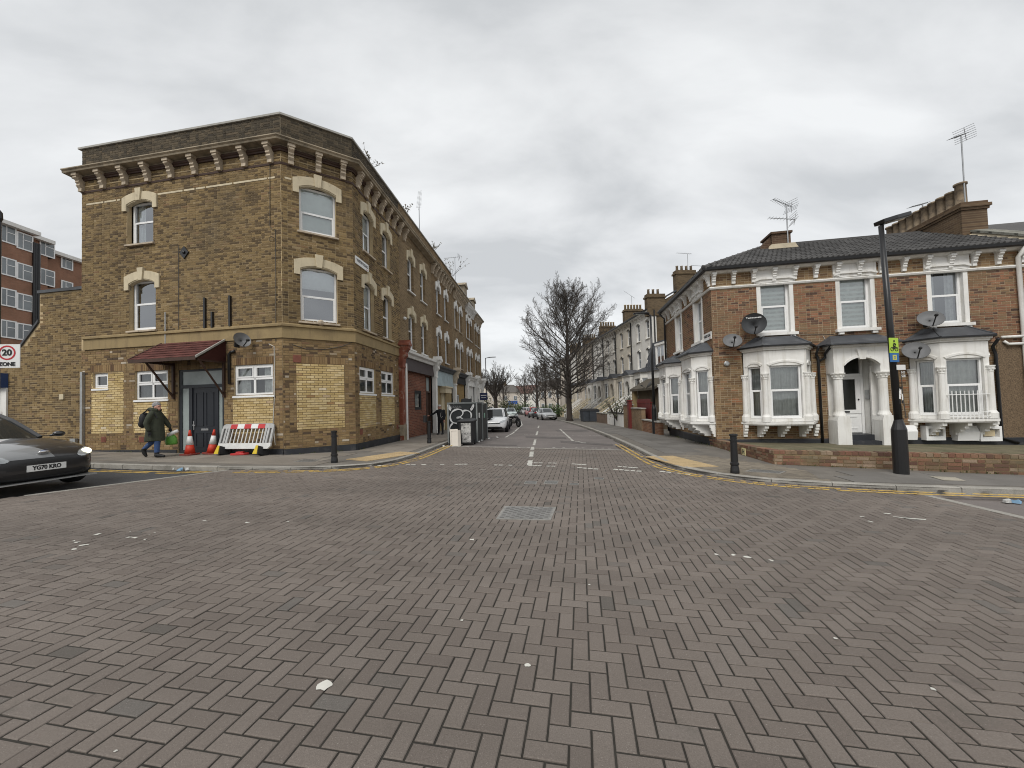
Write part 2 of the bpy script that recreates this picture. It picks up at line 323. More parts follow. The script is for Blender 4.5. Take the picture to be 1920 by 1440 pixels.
K['redfelt'] = pieces('red_felt_shingle', [(0, (.085,.032,.027)), (1, (.125,.046,.038))], rough=.9, patch=.2, pscale=2, fine=.25, fs=120)
K['brown_wood'] = mat('dark_brown_wood', (.055,.028,.018), .6, var=.2, vs=5)
K['terracotta'] = mat('terracotta', (.20,.075,.05), .85, var=.2, vs=6)
K['tile'] = pieces('concrete_roof_tile', [(0, (.058,.056,.055)), (.5, (.074,.072,.070)), (1, (.095,.092,.09))], rough=.75, patch=.15, fine=.15, bump=.2)
K['lead'] = mat('slate_grey_lead', (.065,.069,.076), .6, var=.25, vs=2, fine=.15, dirt=(.14,.145,.15), ds=3)
K['slate'] = pieces('slate', [(0, (.045,.048,.055)), (1, (.085,.088,.095))], rough=.6, patch=.2, fine=.15)
K['gutter'] = mat('black_gutter', (.012,.012,.013), .4, var=.1)
K['flaunch'] = mat('cream_mortar_flashing', (.52,.45,.33), .9, var=.15, vs=3)
K['pot'] = mat('clay_pot', (.26,.20,.135), .85, var=.25, vs=5, dirt=(.09,.07,.055), ds=6, dlo=.45, dhi=.65)
K['moss'] = mat('mossy_concrete', (.155,.135,.085), .95, var=.25, vs=2, fine=.2, dirt=(.085,.085,.045), ds=1.5, dlo=.45, dhi=.65)
K['dish'] = mat('grey_dish', (.17,.172,.175), .5, var=.08, vs=5); K['dish_dark'] = mat('dark_dish', (.045,.047,.05), .5, var=.08)
K['sign_white'] = mat('sign_white', (.74,.74,.72), .4, var=.04); K['sign_black'] = mat('sign_black', (.012,.012,.012), .5, var=0)
K['sign_red'] = mat('sign_red', (.45,.02,.03), .4, var=0)
K['red_paint'] = mat('red_oxide_paint', (.21,.062,.034), .7, var=.3, vs=4, dirt=(.30,.24,.19), ds=4, dlo=.55, dhi=.66)
K['bark'] = mat('bark', (.045,.036,.03), .95, var=.25, vs=4, bump=.6, bs=25)
K['twig'] = mat('twig', (.082,.071,.061), .95, var=.2, vs=2)
K['leaf'] = mat('evergreen_leaf', (.05,.085,.025), .6, var=.35, vs=4)
K['tyre'] = mat('tyre_rubber', (.017,.017,.018), .85, var=.1); K['rim'] = mat('alloy', (.35,.35,.36), .35, .8, var=.05)

# ------------------------------------------------------------ ground, roads, pavements
def sheet(name, poly, off, m, parent=None, kind='structure', step=False):
    bm = bmesh.new(); vsx = [bm.verts.new((p[0], p[1], 0)) for p in poly]; bm.faces.new(vsx)
    bmesh.ops.triangulate(bm, faces=bm.faces[:])
    cuts = [((SX, SY, 0), s) for s in (9, 69)] + [((NX, NY, 0), n) for n in (-25, 25)]
    for no, d in cuts:
        bmesh.ops.bisect_plane(bm, geom=bm.verts[:] + bm.edges[:] + bm.faces[:], plane_co=V(no) * d, plane_no=no)
    for v in bm.verts: v.co.z = gz(v.co.x, v.co.y) + off
    bm.normal_update()
    for f in bm.faces:
        if f.normal.z < 0: f.normal_flip()
    me = bpy.data.meshes.new(name); bm.to_mesh(me); bm.free(); me.materials.append(m)
    o = link(name, me, parent)
    if kind and parent is None: o['kind'] = kind
    return o
def inside(poly, x, y):
    c = False; n = len(poly); j = n - 1
    for i in range(n):
        xi, yi = poly[i][0], poly[i][1]; xj, yj = poly[j][0], poly[j][1]
        if (yi > y) != (yj > y) and x < (xj - xi) * (y - yi) / (yj - yi) + xi: c = not c
        j = i
    return c
def resample(path, d):
    P = [V((p[0], p[1], 0)) for p in path]; out = [P[0]]; acc = 0
    for a, b in zip(P, P[1:]):
        L = (b - a).length; t = d - acc
        while t <= L: out.append(a + (b - a) * (t / L)); t += d
        acc = (acc + L) % d
    return out
def smooth_path(p, it=2):
    p = [V((q[0], q[1], 0)) for q in p]
    for _ in range(it):
        o = [p[0]]
        for a, b in zip(p, p[1:]): o += [a * .75 + b * .25, a * .25 + b * .75]
        o.append(p[-1]); p = o
    return p
def kn(base, s): return base - .0022 * max(0, s - 13) ** 2
KR = [V((*xy(kn(2.7, s), s), 0)) for s in range(90, 12, -4)] + [V(p + (0,)) for p in
      ((3.86,11.2),(3.70,9.6),(3.72,8.8),(3.98,8.1),(4.6,7.42),(5.4,7.02),(6.45,6.68),(8.4,6.3),(14,5.3),(40,.7))]
KL = [V((*xy(kn(-4.2, s), s), 0)) for s in range(90, 16, -4)]
KL += [V((G(px, py, .05).x, G(px, py, .05).y, 0)) for px, py in ((837,829),(804,842),(775,853),(738,863.5),(700,869.5),(650,873.5),(590,875.5),(520,876.5),(442,876),(313,873.5),(161,869))]
e0 = KL[-1]; KL.append(e0 + V((-30, 5.3, 0)))
KR = smooth_path(KR, 1); KL = smooth_path(KL, 1)
ground = sheet('ground', [(-900,-500),(900,-500),(900,1500),(-900,1500)], -.16, mat('earth', (.12,.11,.09), .95, var=.2, vs=.3))
road = sheet('road', [(-70,-25),(70,-25),(70,6),(14,30),(4,130),(-26,130),(-70,14)], -.062, K['asphalt'])
pave_l = sheet('pavement_left', list(KL) + [(-41,60),(-26,100)], .042, K['pave_base'])
pave_r = sheet('pavement_right', list(KR) + [(40,60),(6,110)], .042, K['pave_base'])

# kerb stones, one by one
kb = MB(); kb.prism([(0,-.2),(0,.035),(.02,.056),(.13,.056),(.13,-.2)], -.5, .5, 'yz')
kme = bpy.data.meshes.new('kerbstone'); kme.from_pydata(kb.v, [], kb.f); kme.materials.append(K['kerb'])
def kerb(path, side, name, smax=60):
    root = thing(name, None, None, (path[0].x, path[0].y, 0), world=True, kind='structure')
    P = [p for p in resample(path, .915) if -5 < ns(p.x, p.y)[1] < smax and abs(p.x) < 22]
    for a, b in zip(P, P[1:]):
        if (b - a).length > 1.2: continue
        A = V((a.x, a.y, gz(a.x, a.y))); B = V((b.x, b.y, gz(b.x, b.y))); t = (B - A); L = t.length; t.normalize()
        n = V((-t.y, t.x, 0)).normalized() * side; up = t.cross(n) * (1 if side > 0 else -1)
        o = bpy.data.objects.new('kerbstone', kme); COL.objects.link(o); adopt(o, root); c = (A + B) / 2
        jz = random.uniform(-.004, .004); x = t * (L - .012)
        o.matrix_basis = MX(((x.x, n.x, up.x, c.x), (x.y, n.y, up.y, c.y), (x.z, n.z, up.z, c.z + jz), (0, 0, 0, 1)))
    return root
kerb(KR, 1, 'kerb_right'); kerb(KL, -1, 'kerb_left')

# raised junction table in herringbone block paving
def g2(px, py, off=0): p = G(px, py, off); return (p.x, p.y)
farL, farR = g2(838, 836.5), g2(1192, 844.5)
krc = [(p.x, p.y) for p in KR if p.y < farR[1] and p.x < 6.75]
klc = [(p.x, p.y) for p in KL if p.y < farL[1] and p.x > -6.75]
TABLE = [farR] + krc + [g2(1740, 929.5), g2(1920, 969), (6.2, -3), (-11, -3), (-11, 2.3), g2(0, 935.5), g2(430, 881)] + klc[::-1] + [farL]
table = sheet('block_paved_table', TABLE, -.0062, K['paver_joint'])
PA = R(-10); pu = V((cos(PA), sin(PA), 0)); pv = V((-sin(PA), cos(PA), 0)); CW = .098
def paver_mesh():
    b = MB(); L, Wd, j, c, ch = CW * 2, CW, .0050, .0042, .0035
    x0, x1, y0, y1 = -L/2 + j, L/2 - j, -Wd/2 + j, Wd/2 - j
    b.add([(x0,y0,-.014),(x1,y0,-.014),(x1,y1,-.014),(x0,y1,-.014),(x0,y0,-ch),(x1,y0,-ch),(x1,y1,-ch),(x0,y1,-ch),(x0+c,y0+c,0),(x1-c,y0+c,0),(x1-c,y1-c,0),(x0+c,y1-c,0)],
          [(0,1,5,4),(1,2,6,5),(2,3,7,6),(3,0,4,7),(4,5,9,8),(5,6,10,9),(6,7,11,10),(7,4,8,11),(8,9,10,11)])
    return b
pb = paver_mesh(); pme = bpy.data.meshes.new('paver'); pme.from_pydata(pb.v, [], pb.f); pme.materials.append(K['paver'])
plist = []
for i in range(-130, 106):
    for j in range(0, 158):
        k = (i - j) % 4
        if k == 0: c, rot = pu * ((i + 1) * CW) + pv * ((j + .5) * CW), 0
        elif k == 3: c, rot = pu * ((i + .5) * CW) + pv * ((j + 1) * CW), 1
        else: continue
        if c.y < .2 or abs(c.x) > 1.5 * c.y + 4: continue
        if inside(TABLE, c.x, c.y): plist.append((c, rot))
GN = V((-( -.02 * NX), -(-.02 * NY), 1)).normalized()
def paver_mat(c, rot):
    x = (pv if rot else pu); y = (-pu if rot else pv)
    s = ns(c.x, c.y)[1]; n = V((.02*NX + (.012*SX if s > 9 else 0), .02*NY + (.012*SY if s > 9 else 0), 1)).normalized()
    n = (n + V((random.gauss(0, .006), random.gauss(0, .006), 0))).normalized()
    x = (x - n * x.dot(n)).normalized(); y = n.cross(x); z = gz(c.x, c.y) + random.gauss(0, .0011)
    return MX(((x.x, y.x, n.x, c.x), (x.y, y.y, n.y, c.y), (x.z, y.z, n.z, z), (0, 0, 0, 1)))
def seen(c):
    d = V((c.x, c.y, 0)) - V((0, 0, EYE)); z = d.dot(_f)
    if z < .2: return 9e9
    px = CX + FPX * d.dot(CR) / z; py = CY - FPX * d.dot(CU) / z
    return d.length if -20 < px < 1940 and py < 1455 else 9e9
plist.sort(key=lambda q: seen(q[0]))
for c, rot in plist[:300]:
    o = bpy.data.objects.new('paver', pme); COL.objects.link(o); o.parent = table; o.matrix_basis = paver_mat(c, rot)
PV = np.array(pb.v); PF = np.array(pb.f); rest = plist[300:]
mats_ = np.array([[list(r) for r in paver_mat(c, rot)] for c, rot in rest])
vv = np.einsum('nij,vj->nvi', mats_[:, :3, :3], PV) + mats_[:, None, :3, 3]
ff = PF[None] + (np.arange(len(rest)) * len(PV))[:, None, None]
def np_mesh(name, vv, ff, m, parent, kind='stuff'):
    me = bpy.data.meshes.new(name); me.from_pydata(vv.reshape(-1, 3).tolist(), [], ff.reshape(-1, ff.shape[-1]).tolist())
    me.materials.append(m); o = link(name, me, parent)
    if kind: o['kind'] = kind
    return o
np_mesh('paver_field', vv, ff, K['paver'], table)

# edging strips round the table
def line_strip(path, w, off, m, name, parent=None, kind='structure', dash=None, d=.5, jit=0, keep=1.0):
    P = resample(path, d); b = MB()
    for i, (a, q) in enumerate(zip(P, P[1:])):
        if dash and (i % (dash[0] + dash[1])) >= dash[0]: continue
        if keep < 1 and random.random() > keep: continue
        t = (q - a).normalized(); n = V((-t.y, t.x, 0)) * (w / 2); cs = []
        if keep < 1: q = q - t * .008
        for p, sg in ((a, 1), (q, 1), (q, -1), (a, -1)):
            r = p + n * sg + V((random.uniform(-jit, jit), random.uniform(-jit, jit), 0)); cs.append((r.x, r.y, gz(r.x, r.y) + off))
        b.add(cs, [(0, 3, 2, 1)])
    return b.build(name, m, parent, kind=None if parent else kind)
edge = K['kerb']
for nm, a, b_ in (('table_edging', farL, farR), ('table_edging', g2(430, 881), g2(0, 935.5)), ('table_edging', g2(1740, 929.5), (6.2, -1))):
    A, B = V((*a, 0)), V((*b_, 0)); P = resample([A, B], .6); t = (B - A).normalized(); n = V((-t.y, t.x, 0)) * .06; b = MB()
    for p, q in zip(P, P[1:]):
        q = q - t * .008; z = lambda r, o: (r.x, r.y, gz(r.x, r.y) + o)
        b.add([z(p+n, .004), z(q+n, .004), z(q-n, .004), z(p-n, .004), z(p+n, -.1), z(q+n, -.1), z(q-n, -.1), z(p-n, -.1)], [(0,3,2,1),(0,1,5,4),(1,2,6,5),(2,3,7,6),(3,0,4,7)])
    b.build(nm, edge, None, kind='structure')
# ramps of darker asphalt off the table
sheet('road_left', [g2(430, 881), g2(0, 935.5), (-11, 2.3), (-60, 9), (-60, 19.5), (e0.x, e0.y)], -.057, K['asphalt_dark'])
sheet('road_right', [g2(1740, 929.5), g2(1920, 969), (6.2, -3), (50, -8), (50, -1.2), (8.4, 6.3)], -.057, K['asphalt'])

# pavement slabs and blocks
sb = MB(); c = .008; j = .004
sb.add([(-.5+j,-.5+j,-.02),(.5-j,-.5+j,-.02),(.5-j,.5-j,-.02),(-.5+j,.5-j,-.02),(-.5+j,-.5+j,0),(.5-j,-.5+j,0),(.5-j,.5-j,0),(-.5+j,.5-j,0)], [(4,5,6,7),(0,1,5,4),(1,2,6,5),(2,3,7,6),(3,0,4,7)])
def slab_me(m): me = bpy.data.meshes.new('paving_slab'); me.from_pydata(sb.v, [], sb.f); me.materials.append(m); return me
SM, SG = slab_me(K['slab']), slab_me(K['slab_grey'])
def on_plane(c, ax, sx, sy, dz):
    s = ns(c.x, c.y)[1]; n = V((.02*NX + (.012*SX if s > 9 else 0), .02*NY + (.012*SY if s > 9 else 0), 1)).normalized()
    x = (ax - n * ax.dot(n)).normalized(); y = n.cross(x); z = gz(c.x, c.y) + dz
    return MX(((x.x*sx, y.x*sy, n.x, c.x), (x.y*sx, y.y*sy, n.y, c.y), (x.z*sx, y.z*sy, n.z, z), (0, 0, 0, 1)))
def lay(parent, region, origin, ang, sx, sy, me, limit, dz=.05, brk=.5):
    ax = V((cos(R(ang)), sin(R(ang)), 0)); ay = V((-ax.y, ax.x, 0)); n = 0
    for jj in range(-60, 60):
        for ii in range(-60, 60):
            c = V((*origin, 0)) + ax * ((ii + brk * (jj % 2)) * sx) + ay * (jj * sy)
            if not all(inside(region, *(c + ax * a * sx * .3 + ay * b * sy * .3).xy) for a in (-1, 1) for b in (-1, 1)): continue
            if n >= limit: return
            o = bpy.data.objects.new('paving_slab', me); COL.objects.link(o); o.parent = parent
            o.matrix_basis = on_plane(c, ax, sx, sy, dz + random.gauss(0, .0015)); n += 1
def inset(path, d): 
    out = []
    for i, p in enumerate(path):
        t = (path[min(i+1, len(path)-1)] - path[max(i-1, 0)]).normalized(); out.append(p + V((-t.y, t.x, 0)) * d)
    return out
KLi = [p for p in inset(KL, -.16) if p.y < 30 and p.x > -15.5]; KRi = [p for p in inset(KR, .16) if p.y < 32 and p.x < 16]
regL1 = [(p.x, p.y) for p in KLi if p.x < -3.9 and p.y < 16] + [(-15.3, 13.0), (-6.9, 11.55), (-5.15, 12.7)]
regL2 = [(p.x, p.y) for p in KLi if p.y > 9.95 and p.x > -4.6] + [(-5.05, 12.9), (-3.2, 29.5)]
lay(pave_l, regL1, (-10, 10), -10, .75, .6, SM, 150); lay(pave_l, regL2, (-4, 14), 85, .75, .6, SM, 150)
regR2 = [(p.x, p.y) for p in KRi if p.y > 10.9] + [(5.35, 10.9), (6.55, 13.1), (7.2, 18.6), (8.1, 31)]
regR3 = [(p.x, p.y) for p in KRi if p.x > 5.9 and p.y < 8] + [(15.5, 5.6), (14, 6.85), (6.15, 8.35)]
lay(pave_r, regR2, (5, 14), 84, .75, .6, SG, 180); lay(pave_r, regR3, (8, 7), -10, .75, .6, SG, 120)
regR1 = [(p.x, p.y) for p in KRi if p.y <= 10.9 and p.x <= 5.95] + [(6.1, 8.35), (5.95, 9.0), (5.3, 10.85)]
blk = []
for i in range(-60, 60):
    for j2 in range(-60, 60):
        k = (i - j2) % 4; a2 = V((cos(R(20)), sin(R(20)), 0)); b2_ = V((-a2.y, a2.x, 0)); o_ = V((5, 9, 0))
        if k == 0: c, rot = o_ + a2 * ((i+1)*CW) + b2_ * ((j2+.5)*CW), 0
        elif k == 3: c, rot = o_ + a2 * ((i+.5)*CW) + b2_ * ((j2+1)*CW), 1
        else: continue
        if inside(regR1, c.x, c.y): blk.append(on_plane(c, b2_ if rot else a2, 1, 1, .05))
mm = np.array([[list(r) for r in q] for q in blk])
vv = np.einsum('nij,vj->nvi', mm[:, :3, :3], PV) + mm[:, None, :3, 3]; ff = PF[None] + (np.arange(len(blk)) * len(PV))[:, None, None]
np_mesh('block_field', vv, ff, K['block'], pave_r)

# buff blister slabs at the crossings
tb = MB(); tb.box(-.197,.197,-.197,.197,-.02,0)
for i in range(6):
    for j2 in range(6): tb.lathe([(.014, 0), (.011, .004), (.004, .0055)], 6, (-.166+i*.0664, -.166+j2*.0664, 0))
tme = bpy.data.meshes.new('tactile_slab'); tme.from_pydata(tb.v, [], tb.f); tme.materials.append(K['tactile'])
def tactile(pts, ang, nx, ny, parent):
    ax = V((cos(R(ang)), sin(R(ang)), 0)); ay = V((-ax.y, ax.x, 0)); c0 = V((*pts, 0))
    for i in range(nx):
        for j2 in range(ny):
            c = c0 + ax * (.4*i) + ay * (.4*j2); o = bpy.data.objects.new('tactile_slab', tme); COL.objects.link(o); o.parent = parent
            o.matrix_basis = on_plane(c, ax, 1, 1, .056)
tactile(g2(690, 862, .05), 62, 5, 2, pave_l); tactile(g2(1322, 873, .05), 96, 5, 2, pave_r)

# painted lines
def offs(path, d): return inset([V((p[0], p[1], 0)) for p in path], d)
yr = [p for p in KR if p.y < 15 and p.x < 20]; yl = [p for p in KL if p.y < 15.2 and p.x > -6.9]; yl2 = [p for p in KL if p.x < -6.6 and p.x > -22]
for d_ in (.24, .40):
    line_strip(offs(yr, -d_), .075, .005, K['yellow_line'], 'yellow_line', d=.1, jit=.007, keep=.9)
    line_strip(offs(yl, d_), .075, .005, K['yellow_line'], 'yellow_line', d=.1, jit=.007, keep=.88)
    line_strip(offs(yl2, d_), .075, -.052, K['yellow_line'], 'yellow_line', d=.2, jit=.006, keep=.97)
def worn(px0, py0, px1, py1, w, keep=.75, name='give_way_line', off=.004, piece=.11, parent=None):
    a, q = V((*g2(px0, py0), 0)), V((*g2(px1, py1), 0)); t = (q - a).normalized(); n = V((-t.y, t.x, 0)); b = MB(); L = (q - a).length
    k = max(1, int(L / piece))
    for i in range(k):
        if random.random() > keep: continue
        p0 = a + t * (L * i / k + .008); p1 = a + t * (L * (i+1) / k - .008 - random.random() * .03 * (1 - keep))
        r = lambda: random.uniform(-.012, .012)
        cs = [p0 + n*(w/2 + r()) + t*r(), p0 - n*(w/2 + r()) + t*r(), p0*.5 + p1*.5 - n*(w/2 + r()), p1 - n*(w/2 + r()) + t*r(), p1 + n*(w/2 + r()) + t*r(), p0*.5 + p1*.5 + n*(w/2 + r())]
        b.add([(c.x, c.y, gz(c.x, c.y) + off) for c in cs], [(0,1,2,3,4,5)])
    if b.v: return b.build(name, K['white_line'], parent, kind=None if parent else 'structure')
for q in ((680,873.5,725,873),(750,872,800,871.5),(825,871,878,870.5),(925,872,962,872.5),(1000,868,1045,868.5),(990,873,1042,874.5),(1072,870,1119,873),(1072,876,1122,880),(1148,874,1196,877.5),(1150,880,1203,884),(1237,884,1295,890)):
    worn(*q, .10, .86)
for q in ((993,872,999,838),): worn(*q, .12, .62, piece=.16)
worn(1001,832,1004,821,.1,.98,'centre_line',-.056); worn(1005.5,814,1008,807,.1,.98,'centre_line',-.056); worn(1009,801,1010.5,797,.1,.98,'centre_line',-.056)
worn(1050,803,1074,824,.1,.85,'bay_line',-.056); worn(1074,824,1098,828,.1,.8,'bay_line',-.056)
line_strip([V((*g2(x, y, -.06), 0)) for x, y in ((948,820),(962,812),(972,803),(979,797),(977,790),(972,786),(968,783))], .09, -.056, K['white_line'], 'bay_line', d=.45, jit=.004, keep=.93)
worn(975,813,1150,815,.05,.6,'road_joint',-.056); worn(830,837.5,1190,841,.06,.3,'road_joint',.006)
# scraps of an old cycle sign and arrow left on the blocks
for q in ((1610,968,1622,970),(1633,966,1645,968),(1655,963,1672,964),(1673,969,1700,972),(1690,971,1738,975),(1665,975,1690,977),(1628,977,1640,980),(1368,1040,1382,1042),(1392,1044,1410,1046),(1440,1050,1450,1052),
          (178,1004,190,1000),(193,1002,204,1001),(240,998,248,997),(132,1016,142,1014),(135,1018,150,1017),(146,1024,168,1021),(138,1032,142,1028),(140,1035,150,1033),(237,1008,246,1008),(247,1008,256,1009),(267,1012,278,1011),(278,1004,283,1003),(288,1000,292,999),(380,977,388,976),(458,980,470,981),(1340,1040,1350,1041),(900,880,912,880),(880,1012,890,1012)):
    worn(*q, .035, .95, 'worn_paint', .004, piece=.14)
def splat(px, py, r, name='paint_blob', cm=None, squash=.6):
    c = G(px, py, .004); b = MB(); n = 11
    b.add([(c.x + r*random.uniform(.65, 1.1)*cos(6.283*i/n), c.y + squash*r*random.uniform(.65, 1.1)*sin(6.283*i/n), 0) for i in range(n)], [tuple(range(n))])
    b.v = [(x, y, gz(x, y) + .005) for x, y, z in b.v]; o = b.build(name, cm or K['white_line']); o['kind'] = 'structure'
for q in ((608,1285,.045),(866,1163,.012),(989,1247,.02),(1105,1096,.01),(1567,1197,.014),(1750,1292,.014),(217,1408,.008),(540,978,.02)): splat(*q, squash=.9)
# darker rough patches of asphalt in the side street
patch = mat('asphalt_patch', (.115,.103,.097), .85, var=.2, vs=2, fine=.25, fs=130, bump=.4, bs=160)
for pts in (((1040,806),(1100,806),(1105,809),(1045,809)),((985,818),(1060,820),(1062,823),(986,821)),((1050,826),(1150,833),(1150,836),(1052,830)),((900,833),(970,834),(968,836),(905,835.5))):
    sheet('road_patch', [g2(x, y, -.06) for x, y in pts], -.057, patch)

# manhole and small covers
def cover(pts, name, label, parent=None, off=.0):
    gz = lambda x, y: globals()['gz'](x, y) + off
    P = [V((*g2(x, y, off), 0)) for x, y in pts]; c = sum(P, V()) / 4; t = thing(name, label, 'cover', (c.x, c.y, gz(c.x, c.y)), world=True)
    def ring(s0, s1, z0, nm, m):
        b = MB(); z = lambda p, o: (p.x, p.y, gz(p.x, p.y) + o)
        for i in range(4):
            a, q = P[i], P[(i+1) % 4]; b.add([z(c+(a-c)*s0, z0), z(c+(q-c)*s0, z0), z(c+(q-c)*s1, z0), z(c+(a-c)*s1, z0), z(c+(a-c)*s0, z0-.02), z(c+(q-c)*s0, z0-.02)], [(0,1,2,3),(0,4,5,1)])
        return b.build(nm, m, t)
    ring(1.06, .95, .006, 'frame', mat(name+'_frame', (.26,.25,.23), .6, .2, var=.25, vs=9))
    b = MB(); k = 10
    for i in range(k):
        for j2 in range(k):
            def q(u, v): p = (P[0]*(1-u)+P[1]*u)*(1-v)+(P[3]*(1-u)+P[2]*u)*v; p = c+(p-c)*.94; return p
            if (i + j2) % 2: continue
            u0, u1, v0, v1 = (i+.12)/k, (i+.88)/k, (j2+.12)/k, (j2+.88)/k
            b.add([(p.x, p.y, gz(p.x, p.y)+.009) for p in (q(u0,v0), q(u1,v0), q(u1,v1), q(u0,v1))], [(0,1,2,3)])
    b.build('tread', K['steel'] if False else K['iron'], t)
    b = MB(); b.add([(p.x, p.y, gz(p.x, p.y)+.0065) for p in (c+(p-c)*.96 for p in P)], [(0,1,2,3)]); b.build('lid', mat(name+'_lid', (.20,.195,.185), .6, .1, var=.2, vs=6, fine=.2), t)
cover(((933,973),(1030,975),(1040,952),(948,950)), 'manhole_cover', 'large rectangular iron manhole cover set in the block paving')
cover(((983,907),(1005,908),(1007,902.5),(986,902)), 'surface_box', 'small square iron lid in the paving nearer the centre line')
cover(((1020,907),(1044,908),(1047,902),(1023,901.5)), 'surface_box', 'small square iron lid with silvery wear beside its twin')
cover(((1068,909),(1084,909.5),(1085,906.5),(1070,906)), 'surface_box', 'tiny iron lid right of the two square lids')
cover(((1114,898),(1131,899.5),(1132,896.5),(1116,895)), 'surface_box', 'tiny iron lid closest to the worn give way dashes')
cover(((552,866),(585,866.5),(600,862),(570,861)), 'pavement_cover', 'dark iron cover in the pavement by the corner building', off=.05)

cover(((1398,884),(1462,888),(1472,884),(1412,880)), 'pavement_cover', 'dark iron grid in the right pavement beside the bollard', off=.05)
sheet('pale_slab_patch', [g2(x, y, .055) for x, y in ((1770,901),(1812,902),(1790,895),(1742,893))], .058, mat('pale_slab', (.36,.33,.27), .85, var=.15, vs=4, fine=.15))
def grit(path, d, lo, hi, off, seed, keep=.7):
    rg = random.Random(seed); P = resample(offs(path, d), .12); b = MB()
    for a, q in zip(P, P[1:]):
        if rg.random() > keep: continue
        t = (q - a).normalized(); n = V((-t.y, t.x, 0)); k = 5; w = rg.uniform(lo, hi); c = a + n*rg.uniform(-.015, .015); m = 6
        b.add([(c.x + t.x*.09*cos(i*6.283/m)*rg.uniform(.6, 1.2) + n.x*w*sin(i*6.283/m), c.y + t.y*.09*cos(i*6.283/m)*rg.uniform(.6, 1.2) + n.y*w*sin(i*6.283/m), 0) for i in range(m)], [tuple(range(m))])
    b.v = [(x, y, gz(x, y) + off + rg.uniform(0, .0015)) for x, y, z in b.v]; o = b.build('gutter_grit', mat('gutter_grit_mat', (.055,.047,.037), .95, var=.3, vs=20)); o['kind'] = 'stuff'; tag(o, 'dark grit and leaf dust lying along the kerb', 'grit')
grit([p for p in KL if p.y < 40 and p.x > -7.2], .05, .012, .05, .0035, 1); grit([p for p in KL if p.x < -6.6 and p.x > -20], .06, .02, .07, -.05, 2, .85)
grit([p for p in KR if p.y < 40 and p.x < 9], -.05, .012, .045, .0035, 3)

# ------------------------------------------------------------ brickwork and openings
def cut(x0, x1, z0, z1, opens):
    xs = sorted({x0, x1, *[v for o in opens for v in o[:2] if x0 < v < x1]}); zs = sorted({z0, z1, *[v for o in opens for v in o[2:4] if z0 < v < z1]})
    out = []
    for a, b in zip(xs, xs[1:]):
        for c, d in zip(zs, zs[1:]):
            mx_, mz_ = (a+b)/2, (c+d)/2
            if not any(o[0] < mx_ < o[1] and o[2] < mz_ < o[3] for o in opens): out.append((a, b, c, d))
    return out
def backing(fac, x0, x1, z0, z1, opens, name, m, parent, depth=.13, y=0):
    b = MB(fac.M)
    for a, c, d, e in cut(x0, x1, z0, z1, opens): b.add([(a,y,d),(c,y,d),(c,y,e),(a,y,e)], [(0,1,2,3)])
    for o in opens:
        a, c, d, e = o[:4]
        if len(o) > 4 and o[4] == 0: continue
        b.add([(a,y-.008,d),(a,y+depth,d),(a,y+depth,e),(a,y-.008,e),(c,y-.008,d),(c,y+depth,d),(c,y+depth,e),(c,y-.008,e)], [(0,1,2,3),(5,4,7,6),(3,2,6,7),(1,0,4,5)])
    return b.build(name, m, parent)
def courses(x0, x1, z0, z1, opens, bond='f', ch=.075, jn=.013):
    out = []; k = math.floor(z0 / ch)
    while k * ch < z1 - .01:
        za, zb = max(z0, k*ch), min(z1, (k+1)*ch); k += 1
        if zb - za < .03: continue
        zm = (za + zb) / 2; iv = [(x0, x1)]
        for o in opens:
            if o[2] < zm < o[3]: iv = [s for a, b in iv for s in ((a, min(b, o[0])), (max(a, o[1]), b)) if s[1] - s[0] > .03]
        x = x0 - (.056 if k % 2 else .169) - random.random() * .01; q = 0
        while x < x1:
            w = .225 if (bond == 's' or q % 2 == 0) else .1125; q += 1
            if bond == 'f' and random.random() < .06: w = .225
            for a, b in iv:
                s, t = max(x, a), min(x + w, b)
                if t - s > .035: out.append((s + jn/2, t - jn/2, za + jn*.62, zb - jn*.62))
            x += w
    return out
def soldiers(x0, x1, z0, z1, w=.075, jn=.009):
    n = max(1, round((x1 - x0) / w)); w = (x1 - x0) / n
    return [(x0 + i*w + jn/2, x0 + (i+1)*w - jn/2, z0, z1) for i in range(n)]
_bu = MB(); _bu.add([(-.5,-1,-.5),(.5,-1,-.5),(.5,-1,.5),(-.5,-1,.5),(-.5,0,-.5),(.5,0,-.5),(.5,0,.5),(-.5,0,.5)], [(0,1,2,3),(0,4,5,1),(1,5,6,2),(2,6,7,3),(3,7,4,0)])
_bm = {}
